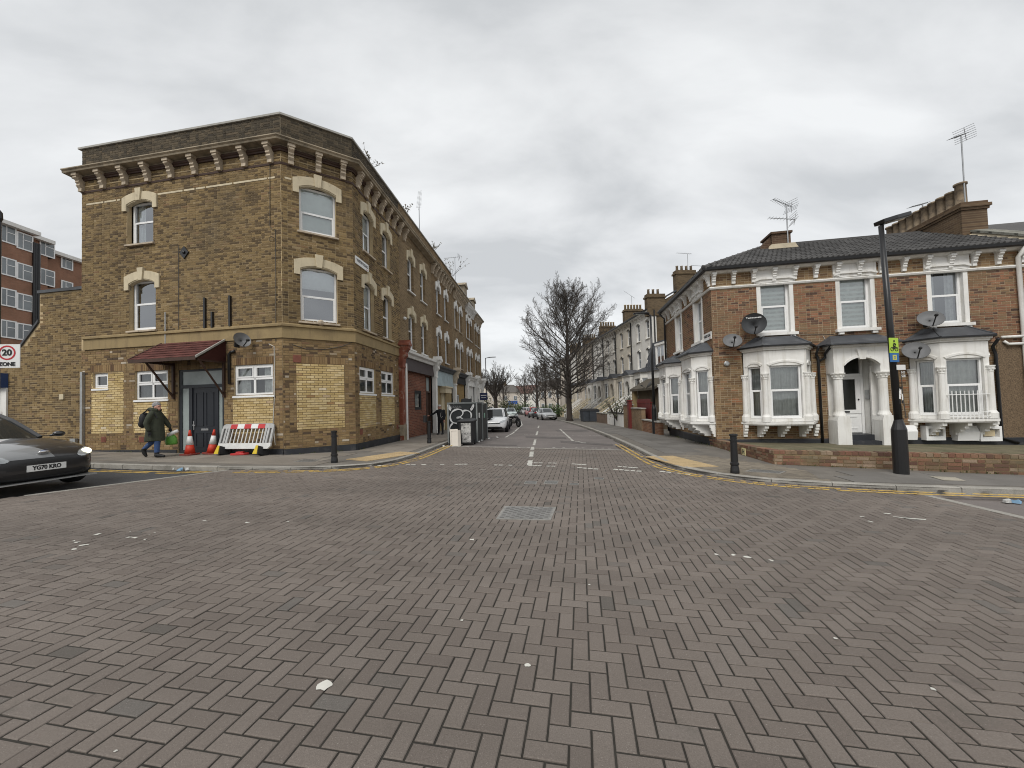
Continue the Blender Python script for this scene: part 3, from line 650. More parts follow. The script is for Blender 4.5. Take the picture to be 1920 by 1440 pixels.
def lay_bricks(fac, items, m, parent, single=0, proud=.008, name='brick', y=0):
    it = [(a, b, c, d, max(.003, proud + random.gauss(0, .0018))) for a, b, c, d in items]
    if single:
        it.sort(key=lambda q: (fac.p((q[0]+q[1])/2, 0, (q[2]+q[3])/2) - V((0, 0, EYE))).length * (1 if q[1]-q[0] > .15 else 1.6))
        if (name, m.name) not in _bm:
            me = bpy.data.meshes.new(name); me.from_pydata(_bu.v, [], _bu.f); me.materials.append(m); _bm[(name, m.name)] = me
        for a, b, c, d, p in it[:single]:
            o = bpy.data.objects.new(name, _bm[(name, m.name)]); COL.objects.link(o); o.parent = parent
            o.matrix_basis = fac.M @ MX.Translation(((a+b)/2, y+.002, (c+d)/2)) @ MX.Diagonal((b-a, p+.002, d-c, 1))
        it = it[single:]
    if not it: return
    A = np.array(it); n = len(A); j = RNG.normal(0, .0013, (n, 8))
    x0, x1, z0, z1, p = A.T; f = y - p; bk = np.full(n, y + .002)
    vs_ = np.stack([np.stack([x0+j[:,0], f, z0+j[:,1]], 1), np.stack([x1+j[:,2], f, z0+j[:,3]], 1), np.stack([x1+j[:,4], f, z1+j[:,5]], 1), np.stack([x0+j[:,6], f, z1+j[:,7]], 1),
                    np.stack([x0, bk, z0], 1), np.stack([x1, bk, z0], 1), np.stack([x1, bk, z1], 1), np.stack([x0, bk, z1], 1)], 1)
    Mt = np.array([list(r) for r in fac.M]); vs_ = vs_ @ Mt[:3, :3].T + Mt[:3, 3]
    np_mesh(name + '_field', vs_, np.array(_bu.f)[None] + (np.arange(n) * 8)[:, None, None], m, parent)
def arc(x0, x1, zs, rise, n=10, ext=0):
    w = (x1 - x0) / 2; xc = (x0 + x1) / 2; r = (w*w + rise*rise) / (2*rise); return [(xc + (w+ext) * t, zs + rise - r + math.sqrt(max(0, r*r - (w*t)**2))) for t in [(-1 + 2*i/n) for i in range(n+1)]]
def lintel(fac, x0, x1, zc, parent, m=None, th=.27, ear=.17, drop=.2, rise=.13, proud=.05, key=True):
    """segmental stone head: crown of the opening at zc"""
    b = MB(fac.M); zs = zc - rise; m = m or K['stone']
    inn = arc(x0, x1, zs, rise); out = arc(x0 - ear, x1 + ear, zs + th - .03, rise + .02)
    A = [(x0-ear, zs-drop), (x0-ear, zs)] + [(x0-ear, out[0][1])] + out[1:-1] + [(x1+ear, out[-1][1]), (x1+ear, zs), (x1+ear, zs-drop)]
    B = [(x0, zs-drop), (x0, zs-.01)] + [(x0, inn[0][1])] + inn[1:-1] + [(x1, inn[-1][1]), (x1, zs-.01), (x1, zs-drop)]
    b.strip(B, A, -proud, .06); inn2 = arc(x0, x1, zs-.03, rise)
    b.strip([(p[0], p[1]-.0) for p in inn2], [(p[0], p[1]+.03) for p in inn2], -proud+.02, .10)
    o = b.build('lintel', m, parent, bevel=.006)
    if key:
        k = MB(fac.M); xc = (x0+x1)/2; k.prism([(xc-.075, zc-.05), (xc+.075, zc-.05), (xc+.12, zc+th+.09), (xc-.12, zc+th+.09)], -proud-.045, .03); k.build('keystone', m, o, bevel=.008)
    return o
def window(parent, fac, x0, x1, z0, z1, y=.10, style='sash', inner='room', gl='glass', fm=None, sill=None, sp=.09, split=.52, ft=.055, name='window', cm=None, arch=0):
    fm = fm or K['upvc']; b = MB(fac.M); d = .06
    def bars(a, c, e, f, t, ya, yb): b.box(a, c, ya, yb, e, e+t); b.box(a, c, ya, yb, f-t, f); b.box(a, a+t, ya, yb, e+t, f-t); b.box(c-t, c, ya, yb, e+t, f-t)
    bars(x0, x1, z0, z1, ft, y, y+d); ps = []
    i0, i1, j0, j1 = x0+ft, x1-ft, z0+ft, z1-ft
    if style == 'sash':
        zm = j0 + (j1-j0)*split; bars(i0, i1, j0, zm+.035, .04, y+.012, y+.045); b.box(i0, i1, y+.02, y+.055, zm-.005, zm+.06)
        ps = [(i0+.04, i1-.04, j0+.04, zm-.005, y+.03), (i0, i1, zm+.06, j1, y+.045)]
    elif style == 'four':
        xm = (i0+i1)/2; zm = j0+(j1-j0)*.55; b.box(xm-.035, xm+.035, y+.004, y+.05, j0, j1); b.box(i0, i1, y+.004, y+.05, zm-.035, zm+.035)
        for a, c in ((i0, xm-.035), (xm+.035, i1)):
            bars(a+.002, c-.002, zm+.037, j1-.002, .038, y-.008, y+.04); ps += [(a+.04, c-.04, zm+.075, j1-.04, y+.03), (a, c, j0, zm-.035, y+.03)]
    elif style == 'one':
        bars(i0+.002, i1-.002, j0+.002, j1-.002, .04, y-.008, y+.04); ps = [(i0+.042, i1-.042, j0+.042, j1-.042, y+.03)]
    elif style == 'two':
        xm = (i0+i1)/2; b.box(xm-.03, xm+.03, y+.004, y+.05, j0, j1); ps = [(i0, xm-.03, j0, j1, y+.03), (xm+.03, i1, j0, j1, y+.03)]
    elif style == 'three':
        xm = i0+(i1-i0)*.36; zm = j0+(j1-j0)*.62; b.box(xm-.03, xm+.03, y+.004, y+.05, j0, j1); b.box(xm, i1, y+.004, y+.05, zm-.03, zm+.03)
        ps = [(i0, xm-.03, j0, j1, y+.03), (xm+.03, i1, j0, zm-.03, y+.03), (xm+.03, i1, zm+.03, j1, y+.03)]
    w = b.build(name, fm, parent)
    for a, c, e, f, yy in ps:
        g = MB(fac.M); g.add([(a,yy,e),(c,yy,e),(c,yy,f),(a,yy,f)], [(0,1,2,3)]); g.build('pane', K[gl], w)
    if sill:
        s = MB(fac.M); s.prism([(-sp, z0-.085), (y+.03, z0-.085), (y+.03, z0-.002), (-sp, z0-.03)], x0-sill[1], x1+sill[1], 'yz'); s.build('sill', sill[0], w, bevel=.006)
    r = MB(fac.M); Y0, Y1 = y+.075, y+.7
    if inner in ('blind', 'half', 'slat'):
        zz = z0+(z1-z0)*(.0 if inner != 'half' else .62); r.box(x0, x1, y+.085, y+.10, zz, z1); r.build('blind', cm or K['blind'], w); r = MB(fac.M)
    if inner in ('curtain', 'drape', 'net'):
        n = 26; pts = []; 
        for i in range(n+1):
            t = i/n; x = x0+(x1-x0)*t; pts.append((x, y+.13+.022*sin(i*1.9)+.012*sin(i*.77+x)))
        A = [(x, yy, z0) for x, yy in pts]; B = [(x, yy, z1) for x, yy in pts]; keep = range(n)
        if inner == 'drape': keep = [i for i in range(n) if i < n*.28 or i > n*.62]
        r.add(A+B, [(i, i+1, n+2+i, n+1+i) for i in keep]); r.build('curtain', cm or K['curtain'], w); r = MB(fac.M)
    r.add([(x0,Y0,z0),(x1,Y0,z0),(x1,Y1,z0),(x0,Y1,z0),(x0,Y0,z1),(x1,Y0,z1),(x1,Y1,z1),(x0,Y1,z1)], [(0,1,2,3),(4,7,6,5),(2,3,7,6),(0,3,7,4),(1,5,6,2)])
    r.build('room', K['room'], w)
    return w
def corbel(fac, x, zt, h, d, w, parent, m, name='corbel', y=0):
    b = MB(fac.M)
    b.box(x-w*.68, x+w*.68, y-d, y, zt-h*.16, zt)
    P = [(y, zt-h*.16), (y-d*.9, zt-h*.16), (y-d*.92, zt-h*.28), (y-d*.62, zt-h*.40), (y-d*.66, zt-h*.5), (y-d*.5, zt-h*.56), (y-d*.58, zt-h*.68), (y-d*.36, zt-h*.82), (y-d*.38, zt-h), (y, zt-h)]
    b.prism(P, x-w/2, x+w/2, 'yz'); return b.build(name, m, parent)
def run(fac, prof, x0, x1, name, m, parent):                 # moulding: profile (y,z) swept along the wall
    b = MB(fac.M); b.prism(prof, x0, x1, 'yz'); return b.build(name, m, parent)
def turn(facs, prof, name, m, parent):                       # moulding carried round several walls, mitred
    """facs: list of (fac, x0, x1); consecutive walls share a corner"""
    rings = []; nrm = [V((sin(f.a), -cos(f.a), 0)) for f, _, _ in facs]
    pts = [facs[0][0].p(facs[0][1], 0, 0)] + [f.p(x1, 0, 0) for f, x0, x1 in facs]
    for i, p in enumerate(pts):
        a = nrm[max(0, i-1)]; c = nrm[min(len(nrm)-1, i)]; m_ = (a + c).normalized(); k = 1 / max(.3, m_.dot(a))
        rings.append([tuple(p + m_ * (-y * k) + V((0, 0, z))) for y, z in prof])
    b = MB(); b.loft(rings); return b.build(name, m, parent)

# ------------------------------------------------------------ the chamfered corner building
C1 = V((-6.83, 11.61)); FA = Fac(C1.x - 7.6*cos(R(-10)), C1.y - 7.6*sin(R(-10)), -10); FB = Fac(C1.x, C1.y, 35)
C2 = FB.p(2.05, 0, 0); FC = Fac(C2.x, C2.y, 85)
cb = thing('corner_building', 'three storey brown brick corner building with chamfered corner and red porch canopy', 'building', (C1.x, C1.y, gz(C1.x, C1.y)), world=True)
ZB, ZT = -.1, 10.5
oA = [(1.88, 2.92, 7.05, 8.49), (1.97, 3.01, 4.22, 5.87), (.50, 1.11, 2.39, 2.89), (2.20, 3.47, 1.97, 2.89), (3.85, 5.54, -.1, 2.88), (5.91, 7.28, 1.99, 2.92)]
oB = [(.48, 1.54, 7.05, 8.55), (.49, 1.55, 4.24, 6.0)]
oC = [(.70, 1.52, 7.05, 8.56), (2.30, 3.10, 7.05, 8.56), (.70, 1.52, 4.25, 6.0), (2.30, 3.14, 4.25, 6.0), (.30, 1.52, 2.02, 2.93), (2.04, 3.26, 2.02, 2.93)]
pA = [(.44, 1.76, .88, 2.89), (2.14, 3.47, .88, 1.97), (5.86, 7.28, .80, 1.99)]; pB = [(.35, 1.72, .88, 2.92)]; pC = [(.28, 1.54, .80, 2.02), (2.02, 3.28, .80, 2.02)]
LC = 4.1
for fac, L, op, pan, nm, k in ((FA, 7.6, oA, pA, 'front_wall', 130), (FB, 2.05, oB, pB, 'chamfer_wall', 60), (FC, LC, oC, pC, 'side_wall', 60)):
    x0 = 0 if fac is not FA else 0
    w = backing(fac, x0, L, ZB, 9.7, op, nm, [K['mortar']], cb)
    g = MB(fac.M)
    for a, b_, c, d in cut(x0, L, ZB, 3.68, op): g.add([(a,-.0015,c),(b_,-.0015,c),(b_,-.0015,d),(a,-.0015,d)], [(0,1,2,3)])
    g.build('ground_mortar', K['mortar_dark'], w)
    sol = [(o[0]-.06, o[1]+.06, max(o[3], 2.89)+.005, max(o[3], 2.89)+.215) for o in op if o[3] < 3.2 and o[1]-o[0] > .7 and o[2] > .5] + [(p[0]-.04, p[1]+.04, 2.93, 3.145) for p in pan if p[3] > 2.8]
    heads = [(o[0]-.20, o[1]+.20, o[3]-.32, o[3]+.30) for o in op if o[3] > 4]
    it = courses(x0, L, .34, 3.66, op + pan + sol); lay_bricks(fac, it, K['stock_ground'], w, k, .009)
    it = courses(x0, L, 4.12, 9.2, op + heads, 'f'); lay_bricks(fac, it, K['stock'], w, 0, .008)
    # brick behind the stone heads and up to the cornice
    it = courses(x0, L, 9.2, 9.5, []); lay_bricks(fac, it, K['stock'], w, 0, .008)
    it = [];
    for h in heads: it += courses(h[0], h[1], h[2], h[3], op)
    lay_bricks(fac, it, K['stock'], w, 0, .006)
    for i, p in enumerate(pan): lay_bricks(fac, courses(p[0], p[1], p[2], p[3], op, 's'), K['yellow_brick'], w, 22, .014, 'infill_brick')
    for s in sol: lay_bricks(fac, soldiers(*s), K['soldier'], w, 0, .011, 'soldier_brick')
    pw = backing(fac, 0, L, 9.72, ZT, [], 'parapet', K['mortar_parapet'], cb); lay_bricks(fac, courses(0, L, 9.76, ZT, []), K['parapet_brick'], pw, 0, .008)
facs = [(FA, 0, 7.6), (FB, 0, 2.05), (FC, 0, LC)]
turn([(FA, -.12, 7.6), (FB, 0, 2.05), (FC, 0, 9.3)], [(.2, 10.5), (-.05, 10.5), (-.05, 10.56), (.2, 10.59)], 'coping', K['coping'], cb)
turn([(FA, -.35, 7.6), (FB, 0, 2.05), (FC, 0, 14.3)], [(.02, 9.52), (-.06, 9.52), (-.07, 9.55), (-.31, 9.56), (-.33, 9.60), (-.31, 9.615), (-.36, 9.65), (-.36, 9.68), (-.32, 9.70), (.02, 9.74)], 'cornice', K['cornice'], cb)
turn(facs, [(.01, 9.38), (-.05, 9.38), (-.06, 9.42), (-.09, 9.44), (-.09, 9.50), (.01, 9.50)], 'brick_string', K['brown_wood'], cb)  # terracotta string in a darker brown: shadow below the cornice put into its colour
turn(facs, [(.01, 8.98), (-.02, 8.98), (-.03, 9.04), (.01, 9.04)], 'dark_string', K['brown_wood'], cb)
for i in range(9): corbel(FA, .05 + i*.905, 9.555, .54, .27, .15, cb, K['corbel'])
for x in (.27, 1.03, 1.76): corbel(FB, x, 9.555, .54, .27, .15, cb, K['corbel'])
for i in range(8): corbel(FC, .32 + i*.62, 9.555, .54, .27, .15, cb, K['corbel'])
turn([(FA, .15, 7.6), (FB, 0, 2.05), (FC, 0, 3.9)], [(.0, 3.68), (-.05, 3.68), (-.05, 4.02), (-.10, 4.03), (-.10, 4.09), (.0, 4.14)], 'render_band', K['stucco_buff'], cb)
for f, a, b_ in ((FA, .2, 1.6), (FA, 3.1, 7.4), (FB, .1, .28)):
    q = MB(f.M); x = a
    while x < b_:
        l = min(random.uniform(.3, 1.3), b_-x)
        if random.random() < .86 and l > .1: q.box(x, x+l, -.014, .003, 8.56, 8.615)
        x += l + .05
    q.build('cream_string', K['stone'], cb)
PLT = lambda fac, x: gz(*fac.p(x, 0, 0).xy)
for fac, L in ((FA, 7.6), (FB, 2.05), (FC, LC)):
    zz0, zz1 = PLT(fac, 0)+.05, PLT(fac, L)+.05
    top = .34 if fac is not FA else .36
    for a, b_ in (((0, 3.82), (5.57, L)) if fac is FA else ((0, L),)):
        q = MB(fac.M); q.prism([(a, -.3), (b_, -.3), (b_, top), (a, top)], -.03, .01); q.build('plinth', K['plinth'], cb)
for o in oA[:2]: lintel(FA, o[0], o[1], o[3], cb)
for o in oB: lintel(FB, o[0], o[1], o[3], cb)
for o in oC[:4]: lintel(FC, o[0], o[1], o[3], cb)
SS = (K['corbel'], .07)
window(cb, FA, 1.93, 2.92, 7.06, 8.46, .14, inner='drape', gl='glass2', sill=SS, cm=K['blind']); window(cb, FA, 2.0, 3.0, 4.23, 5.84, .12, inner='room', gl='glass2', sill=SS)
window(cb, FB, .49, 1.53, 7.06, 8.5, .12, inner='blind', gl='glass', sill=SS, split=.42); window(cb, FB, .50, 1.54, 4.25, 5.95, .12, inner='half', gl='glass2', sill=SS, split=.45)
for i, o in enumerate(oC[:4]): window(cb, FC, o[0]+.01, o[1]-.01, o[2]+.01, o[3]-.05, .14, inner=('blind', 'drape', 'blind', 'room')[i], gl='glass2', sill=SS, split=.5)
WS = (K['upvc'], .05)
window(cb, FA, .51, 1.10, 2.40, 2.88, .05, 'one', sill=WS, sp=.04); window(cb, FA, 2.21, 3.46, 1.98, 2.88, .05, 'four', 'drape', sill=WS, sp=.04, cm=K['net'], gl='glass_dark')
window(cb, FA, 5.92, 7.27, 2.0, 2.91, .04, 'four', 'drape', sill=WS, sp=.04, cm=K['net']); 
for o in oC[4:]: window(cb, FC, o[0]+.01, o[1]-.01, o[2]+.01, o[3]-.01, .04, 'four', 'curtain', sill=WS, sp=.04, gl='glass_dark')
# door with sidelights
zd = PLT(FA, 4.7) + .05
b = MB(FA.M); Y = .03
for a, c_, e_, f_ in ((3.86, 3.95, zd, 2.87), (5.45, 5.53, zd, 2.87), (3.95, 5.45, 2.80, 2.87), (3.95, 5.45, 2.28, 2.38), (4.22, 4.34, zd, 2.28), (5.22, 5.30, zd, 2.28), (3.95, 4.22, zd, zd+.1), (5.30, 5.45, zd, zd+.1), (4.34, 5.22, zd, zd+.03)):
    b.box(a, c_, Y, Y+.07, e_, f_)
dr = b.build('door', K['charcoal'], cb)
b = MB(FA.M); b.box(4.345, 5.215, Y+.03, Y+.07, zd+.035, 2.275)
for x in (4.45, 4.83):
    for z0_, z1_ in ((zd+.2, zd+.62), (zd+.85, 2.12)):
        b.strip([(x, z0_), (x, z1_)], [(x+.02, z0_), (x+.02, z1_)], Y+.016, Y+.04); b.strip([(x+.26, z0_), (x+.26, z1_)], [(x+.28, z0_), (x+.28, z1_)], Y+.016, Y+.04)
        b.box(x, x+.28, Y+.016, Y+.04, z0_-.012, z0_+.01); b.box(x, x+.28, Y+.016, Y+.04, z1_-.01, z1_+.012)
b.build('leaf', K['charcoal'], dr)
b = MB(FA.M); b.box(4.66, 4.92, Y+.012, Y+.035, zd+.70, zd+.76); b.build('letterbox', K['chrome'], dr)
b = MB(FA.M); b.box(4.375, 4.405, Y+.005, Y+.035, zd+.72, zd+1.0); b.box(4.36, 4.47, Y-.02, Y+.0, zd+.86, zd+.885); b.build('handle', K['chrome'], dr)
for a, c_, e_, f_ in ((3.95, 5.45, 2.38, 2.80), (3.95, 4.22, zd+.1, 2.28), (5.30, 5.45, zd+.1, 2.28)):
    b = MB(FA.M); b.box(a, c_, Y+.03, Y+.04, e_, f_); b.build('pane', K['frost'], dr)
b = MB(FA.M); b.box(3.8, 5.6, -.12, .05, zd-.2, zd-.002); b.build('doorstep', K['kerb'], dr)
# red felted porch canopy
cx0, cx1, zr, ze, pd = 3.28, 5.62, 3.74, 3.10, .95
cn = MB(FA.M); cn.prism([(-.012, zr-.05), (-pd, ze-.02), (-pd, ze-.06), (-.012, zr-.1)], cx0+.02, cx1-.02, 'yz'); can = cn.build('canopy', K['brown_wood'], cb)
b = MB(FA.M); rows = 7
for r in range(rows):
    t0, t1 = r/rows, (r+1)/rows; y0_, y1_ = -.012-(pd-.012)*t0, -.012-(pd-.012)*t1-.03; z0_, z1_ = zr-(zr-ze)*t0, zr-(zr-ze)*t1
    n_ = 12; x = cx0 - (.11 if r % 2 else 0)
    while x < cx1:
        a, c_ = max(cx0, x), min(cx1, x+.22); x += .22
        if c_-a < .03: continue
        lift = random.uniform(0, .006); b.add([(a+.003,y0_,z0_+.004),(c_-.003,y0_,z0_+.004),(c_-.003,y1_,z1_+.012+lift),(a+.003,y1_,z1_+.012+lift),(a+.003,y1_,z1_+.002),(c_-.003,y1_,z1_+.002)], [(0,1,2,3),(3,2,5,4)])
b.build('felt_shingles', K['redfelt'], can, kind='stuff')
for x in (cx0-.01, cx1+.01):
    b = MB(FA.M); b.prism([(-.012, zr+.03), (-pd-.02, ze+.03), (-pd-.02, ze-.03), (-.012, zr-.03)], x-.025, x+.025, 'yz'); b.build('verge', K['brown_wood'] if x < 4 else K['coping'], can)
    b = MB(FA.M); b.add([(x, -.012, ze-.05), (x, -pd+.05, ze-.05), (x, -.012, zr-.05)], [(0,1,2),(2,1,0)]); b.build('side_cheek', K['redfelt'], can)
b = MB(FA.M); b.box(cx0, cx1, -pd-.03, -pd, ze-.09, ze+.01); b.build('fascia', K['brown_wood'], can)
for x in (3.72, 5.58):
    b = MB(FA.M); b.box(x-.035, x+.035, -.07, -.012, 1.95, ze-.02); b.box(x-.035, x+.035, -pd+.05, -.07, ze-.1, ze-.03)
    b.tube([(x, -.05, 2.02), (x, -pd+.12, ze-.07)], .035, 4); b.build('bracket', K['brown_wood'], can)
b = MB(FA.M); b.tube([(5.78, -.05, 2.35), (5.78, -.05, 3.25), (5.84, -.05, 3.33), (5.98, -.05, 3.35)], .038, 8); b.build('stub_pipe', K['black'], cb, smooth=True)
# plates, vents, pipes and cables
b = MB(FA.M); x, z = FA.hit(347, 474); b.prism([(x-.17, z), (x, z-.2), (x+.17, z), (x, z+.2)], -.045, .0); b.lathe([(.05, .045), (.05, .08), (.02, .09)], 8, (x, 0, z), axis='y'); b.build('tie_plate', K['black'], cb)
for fac, pxs in ((FA, ((195, 824), (266, 824))), (FC, ((677, 810), (745, 800)))):
    for px, py in pxs:
        x, z = fac.hit(px, py); b = MB(fac.M); b.box(x-.1, x+.1, -.016, .0, z-.09, z+.09)
        for i in range(4): b.box(x-.08, x+.08, -.024, -.016, z-.07+i*.04, z-.05+i*.04)
        b.build('air_brick', K['terracotta'], cb)
x, z = FB.hit(557, 672); b = MB(FB.M); b.box(x-.11, x+.11, -.018, 0, z-.12, z+.1); b.build('air_brick', K['terracotta'], cb)
for px, y0_, y1_ in ((386, 559, 617), (400, 585, 617), (433, 555, 614)):
    x, z1_ = FA.hit(px, y0_); _, z0_ = FA.hit(px, y1_); b = MB(FA.M); b.box(x-.03, x+.03, -.07, -.008, max(z0_, 4.12), z1_); b.build('conduit', K['black'], cb)
x, _ = FA.hit(313, 600); b = MB(FA.M); b.tube([(x, -.05, 3.2), (x, -.05, 4.72)], .02, 6); b.build('vent_pipe', K['steel'], cb)
x, _ = FA.hit(158, 750); b = MB(FA.M); b.box(x-.045, x+.045, -.09, -.008, .45, 2.95); b.build('cable_trunking', K['steel'], cb)
def cable(fac, pts, r, name, m, parent, sag=0):
    P = [(*fac.hit(px, py),) for px, py in pts]; b = MB(fac.M); b.tube([(x, -.022, z) for x, z in P], r, 4); return b.build(name, m, parent)
cable(FA, [(336, 460), (336, 540), (336, 618), (310, 627), (240, 634)], .009, 'cable', K['cable'], cb)
cable(FA, [(507, 280), (507, 350), (507, 425), (512, 432), (517, 430), (518, 520), (518, 640)], .01, 'cable', K['cable'], cb)
cable(FA, [(505, 448), (509, 443), (515, 446), (514, 452), (507, 452), (505, 448)], .008, 'cable_loop', K['cable'], cb)
cable(FA, [(505, 645), (515, 650), (516, 735), (513, 790), (517, 834)], .011, 'cable', K['cable_w'], cb)
cable(FC, [(668, 636), (690, 645), (722, 656), (746, 664), (752, 690)], .02, 'cable', K['cable'], cb)
cable(FB, [(548, 646), (575, 655), (610, 655), (640, 650), (660, 642)], .01, 'cable', K['cable'], cb)
b = MB(FB.M); x, z = FB.hit(601, 606); b.lathe([(.09, 0), (.10, .05), (.06, .12), (.03, .13)], 12, (x, 0, z), axis='y'); b.build('lamp_bracket', K['corbel'], cb, smooth=True)
# back walls and flat roof so the building is whole
ptsr = [FA.p(0, .15, 0), FA.p(7.6, .15, 0), FC.p(0, .15, 0), FC.p(9.3, .15, 0), FC.p(9.3, 8.5, 0), FA.p(0, 9, 0)]
b = MB(); b.prism([(p.x, p.y) for p in ptsr], 9.6, 9.75, 'xy'); b.build('flat_roof', K['lead'], cb)
bk = bricktex('rear_brick', 80, (.17,.12,.07), (.12,.08,.05), (.2,.16,.1))
b = MB(); p0, p1, p2 = FA.p(0, 0, 0), FA.p(0, 9, 0), FC.p(9.3, 8.5, 0)
b.add([(p0.x,p0.y,-.2),(p1.x,p1.y,-.2),(p1.x,p1.y,10.5),(p0.x,p0.y,10.5),(p2.x,p2.y,-.2),(p2.x,p2.y,10.5)], [(0,1,2,3),(1,4,5,2)]); b.build('rear_wall', bk, cb)
b = MB(FC.M)
for x in (1.8, 6.3): b.box(x-.45, x+.45, 1.2, 2.0, 9.7, 11.15); b.box(x-.5, x+.5, 1.15, 2.05, 11.15, 11.25)
b.build('chimney', K['cornice'], cb)

# ------------------------------------------------------------ lower wing at the end of the corner building
wing = thing('brick_wing', 'lower stock brick wing with sloping coping at the far left of the corner building', 'building', tuple(FA.p(-2, 0, gz(*FA.p(-2, 0, 0).xy))), world=True)
u1, z1w = FA.hit(70, 604); u2, z2w = FA.hit(36, 650); zt = 5.75
FW = FA.off(0, .06)
w = MB(FW.M); w.prism([(-7, -.1), (0, -.1), (0, zt), (u1, zt), (u1, z1w), (u2, z2w), (-7, z2w)], 0, .3); wl = w.build('wall', K['mortar'], wing)
def top_at(x): return zt if x > u1 else (z1w + (z2w - z1w) * (x - u1) / (u2 - u1) if x > u2 else z2w)
gap = [(-7, -3.55, 0, 3.0)]
it = [q for q in courses(-5.2, -.02, .2, zt, gap) if q[3] < top_at(q[0]) - .01 and q[3] < top_at(q[1]) + .3 and q[3] < min(top_at(q[0]), top_at(q[1]))]
lay_bricks(FW, it, K['stock'], wl, 40, .008)
b = MB(FW.M); b.strip([(u1-.03, zt), (.0, zt)], [(u1-.03, zt+.1), (.0, zt+.1)], -.06, .35); b.build('coping', K['lead'], wing)
b = MB(FW.M); b.strip([(u2-3, z2w), (u2, z2w), (u1-.01, z1w)], [(u2-3, z2w+.09), (u2, z2w+.09), (u1-.01, z1w+.1)], -.05, .35); b.build('coping', K['lead'], wing)
b = MB(FW.M); b.box(-6, -3.3, -.06, -.012, .3, 2.55); dw = b.build('door', K['white'], wing)
b = MB(FW.M); b.box(-6, -3.3, -.2, -.012, 2.55, 3.05); b.build('blue_fascia', mat('blue_fascia', (.03,.06,.16), .5), wing)
b = MB(FW.M); b.tube([(-3.5, -.1, 1.6), (-3.5, -.12, 1.75)], .02, 6); b.build('handle', K['black'], dw)
b = MB(FW.M); x, z = FW.hit(118, 744); b.box(x-.09, x+.09, -.05, -.008, z-.09, z+.09); b.build('vent', K['stone'], wing)
b = MB(FW.M); b.box(-2.2, -.0, -.05, -.0, .0, .42); b.build('plinth', K['mortar_dark'], wing)
b = MB(FW.M); b.box(-.42, -.2, -.1, -.02, .45, .75); b.build('meter_box', K['steel'], wing)

# ------------------------------------------------------------ block of flats behind on the left
FF = Fac(-45.4, 20, 90); fl = thing('apartment_block', 'red brick block of flats with white eaves far behind the brick wing', 'building', (-45.4, 36, gz(-45.4, 36)), world=True)
fbr = bricktex('flats_brick', 90, (.30,.155,.10), (.25,.13,.085), (.27,.18,.13), .2)
fwin = []
s_ = .4025
cols_ = [((2, 70), (110, 262, 405, 552), 75, 0), ((78, 148), (148, 290, 430, 568), 70, 0), ((185, 250), (180, 315), 68, .9), ((285, 335), (247, 370), 60, 1.8)]
def rect(fac, xl, xr, yt, yb):
    ym, xm = (yt+yb)/2, (xl+xr)/2; return fac.hit(xl, ym)[0], fac.hit(xr, ym)[0], fac.hit(xm, yb)[1], fac.hit(xm, yt)[1]
segs = [(8, FF.hit(150*s_, 600)[0], FF.hit(25, 413)[1] - .75, 0), (FF.hit(150*s_, 600)[0], FF.hit(262*s_, 600)[0], FF.hit(90, 437)[1]-.75, .9), (FF.hit(262*s_, 600)[0], 34, FF.hit(135, 465)[1]-.7, 1.8)]
for (x0, x1, zt_, yo) in segs:
    f = FF.off(0, yo); b = MB(f.M); b.box(x0, x1, 0, 12, -.3, zt_); b.build('wall', fbr, fl)
    b = MB(f.M); b.box(x0-.3, x1+.25, -.5, 12, zt_, zt_+.35); b.build('eaves', K['white'], fl)
for (xl, xr), ys, hh, yo in cols_:
    f = FF.off(0, yo)
    for y_ in ys:
        q = rect(f, xl*s_, xr*s_, 380+y_*s_, 380+(y_+hh)*s_)
        window(fl, f, q[0]-.06, q[1]+.06, q[2]-.08, q[3]+.08, -.08, 'three', inner='room', gl='pane_far', ft=.11)
for px in (62, 66, 71):
    x = FF.hit(px, 500)[0]; b = MB(FF.M); b.tube([(x, -.1, 2), (x, -.1, 18.2)], .11, 6); b.build('soil_pipe', K['black'], fl)
b = MB(FF.M); b.box(14, 33, 4, 11, 16.5, 19.3); b.build('roof_house', fbr, fl)

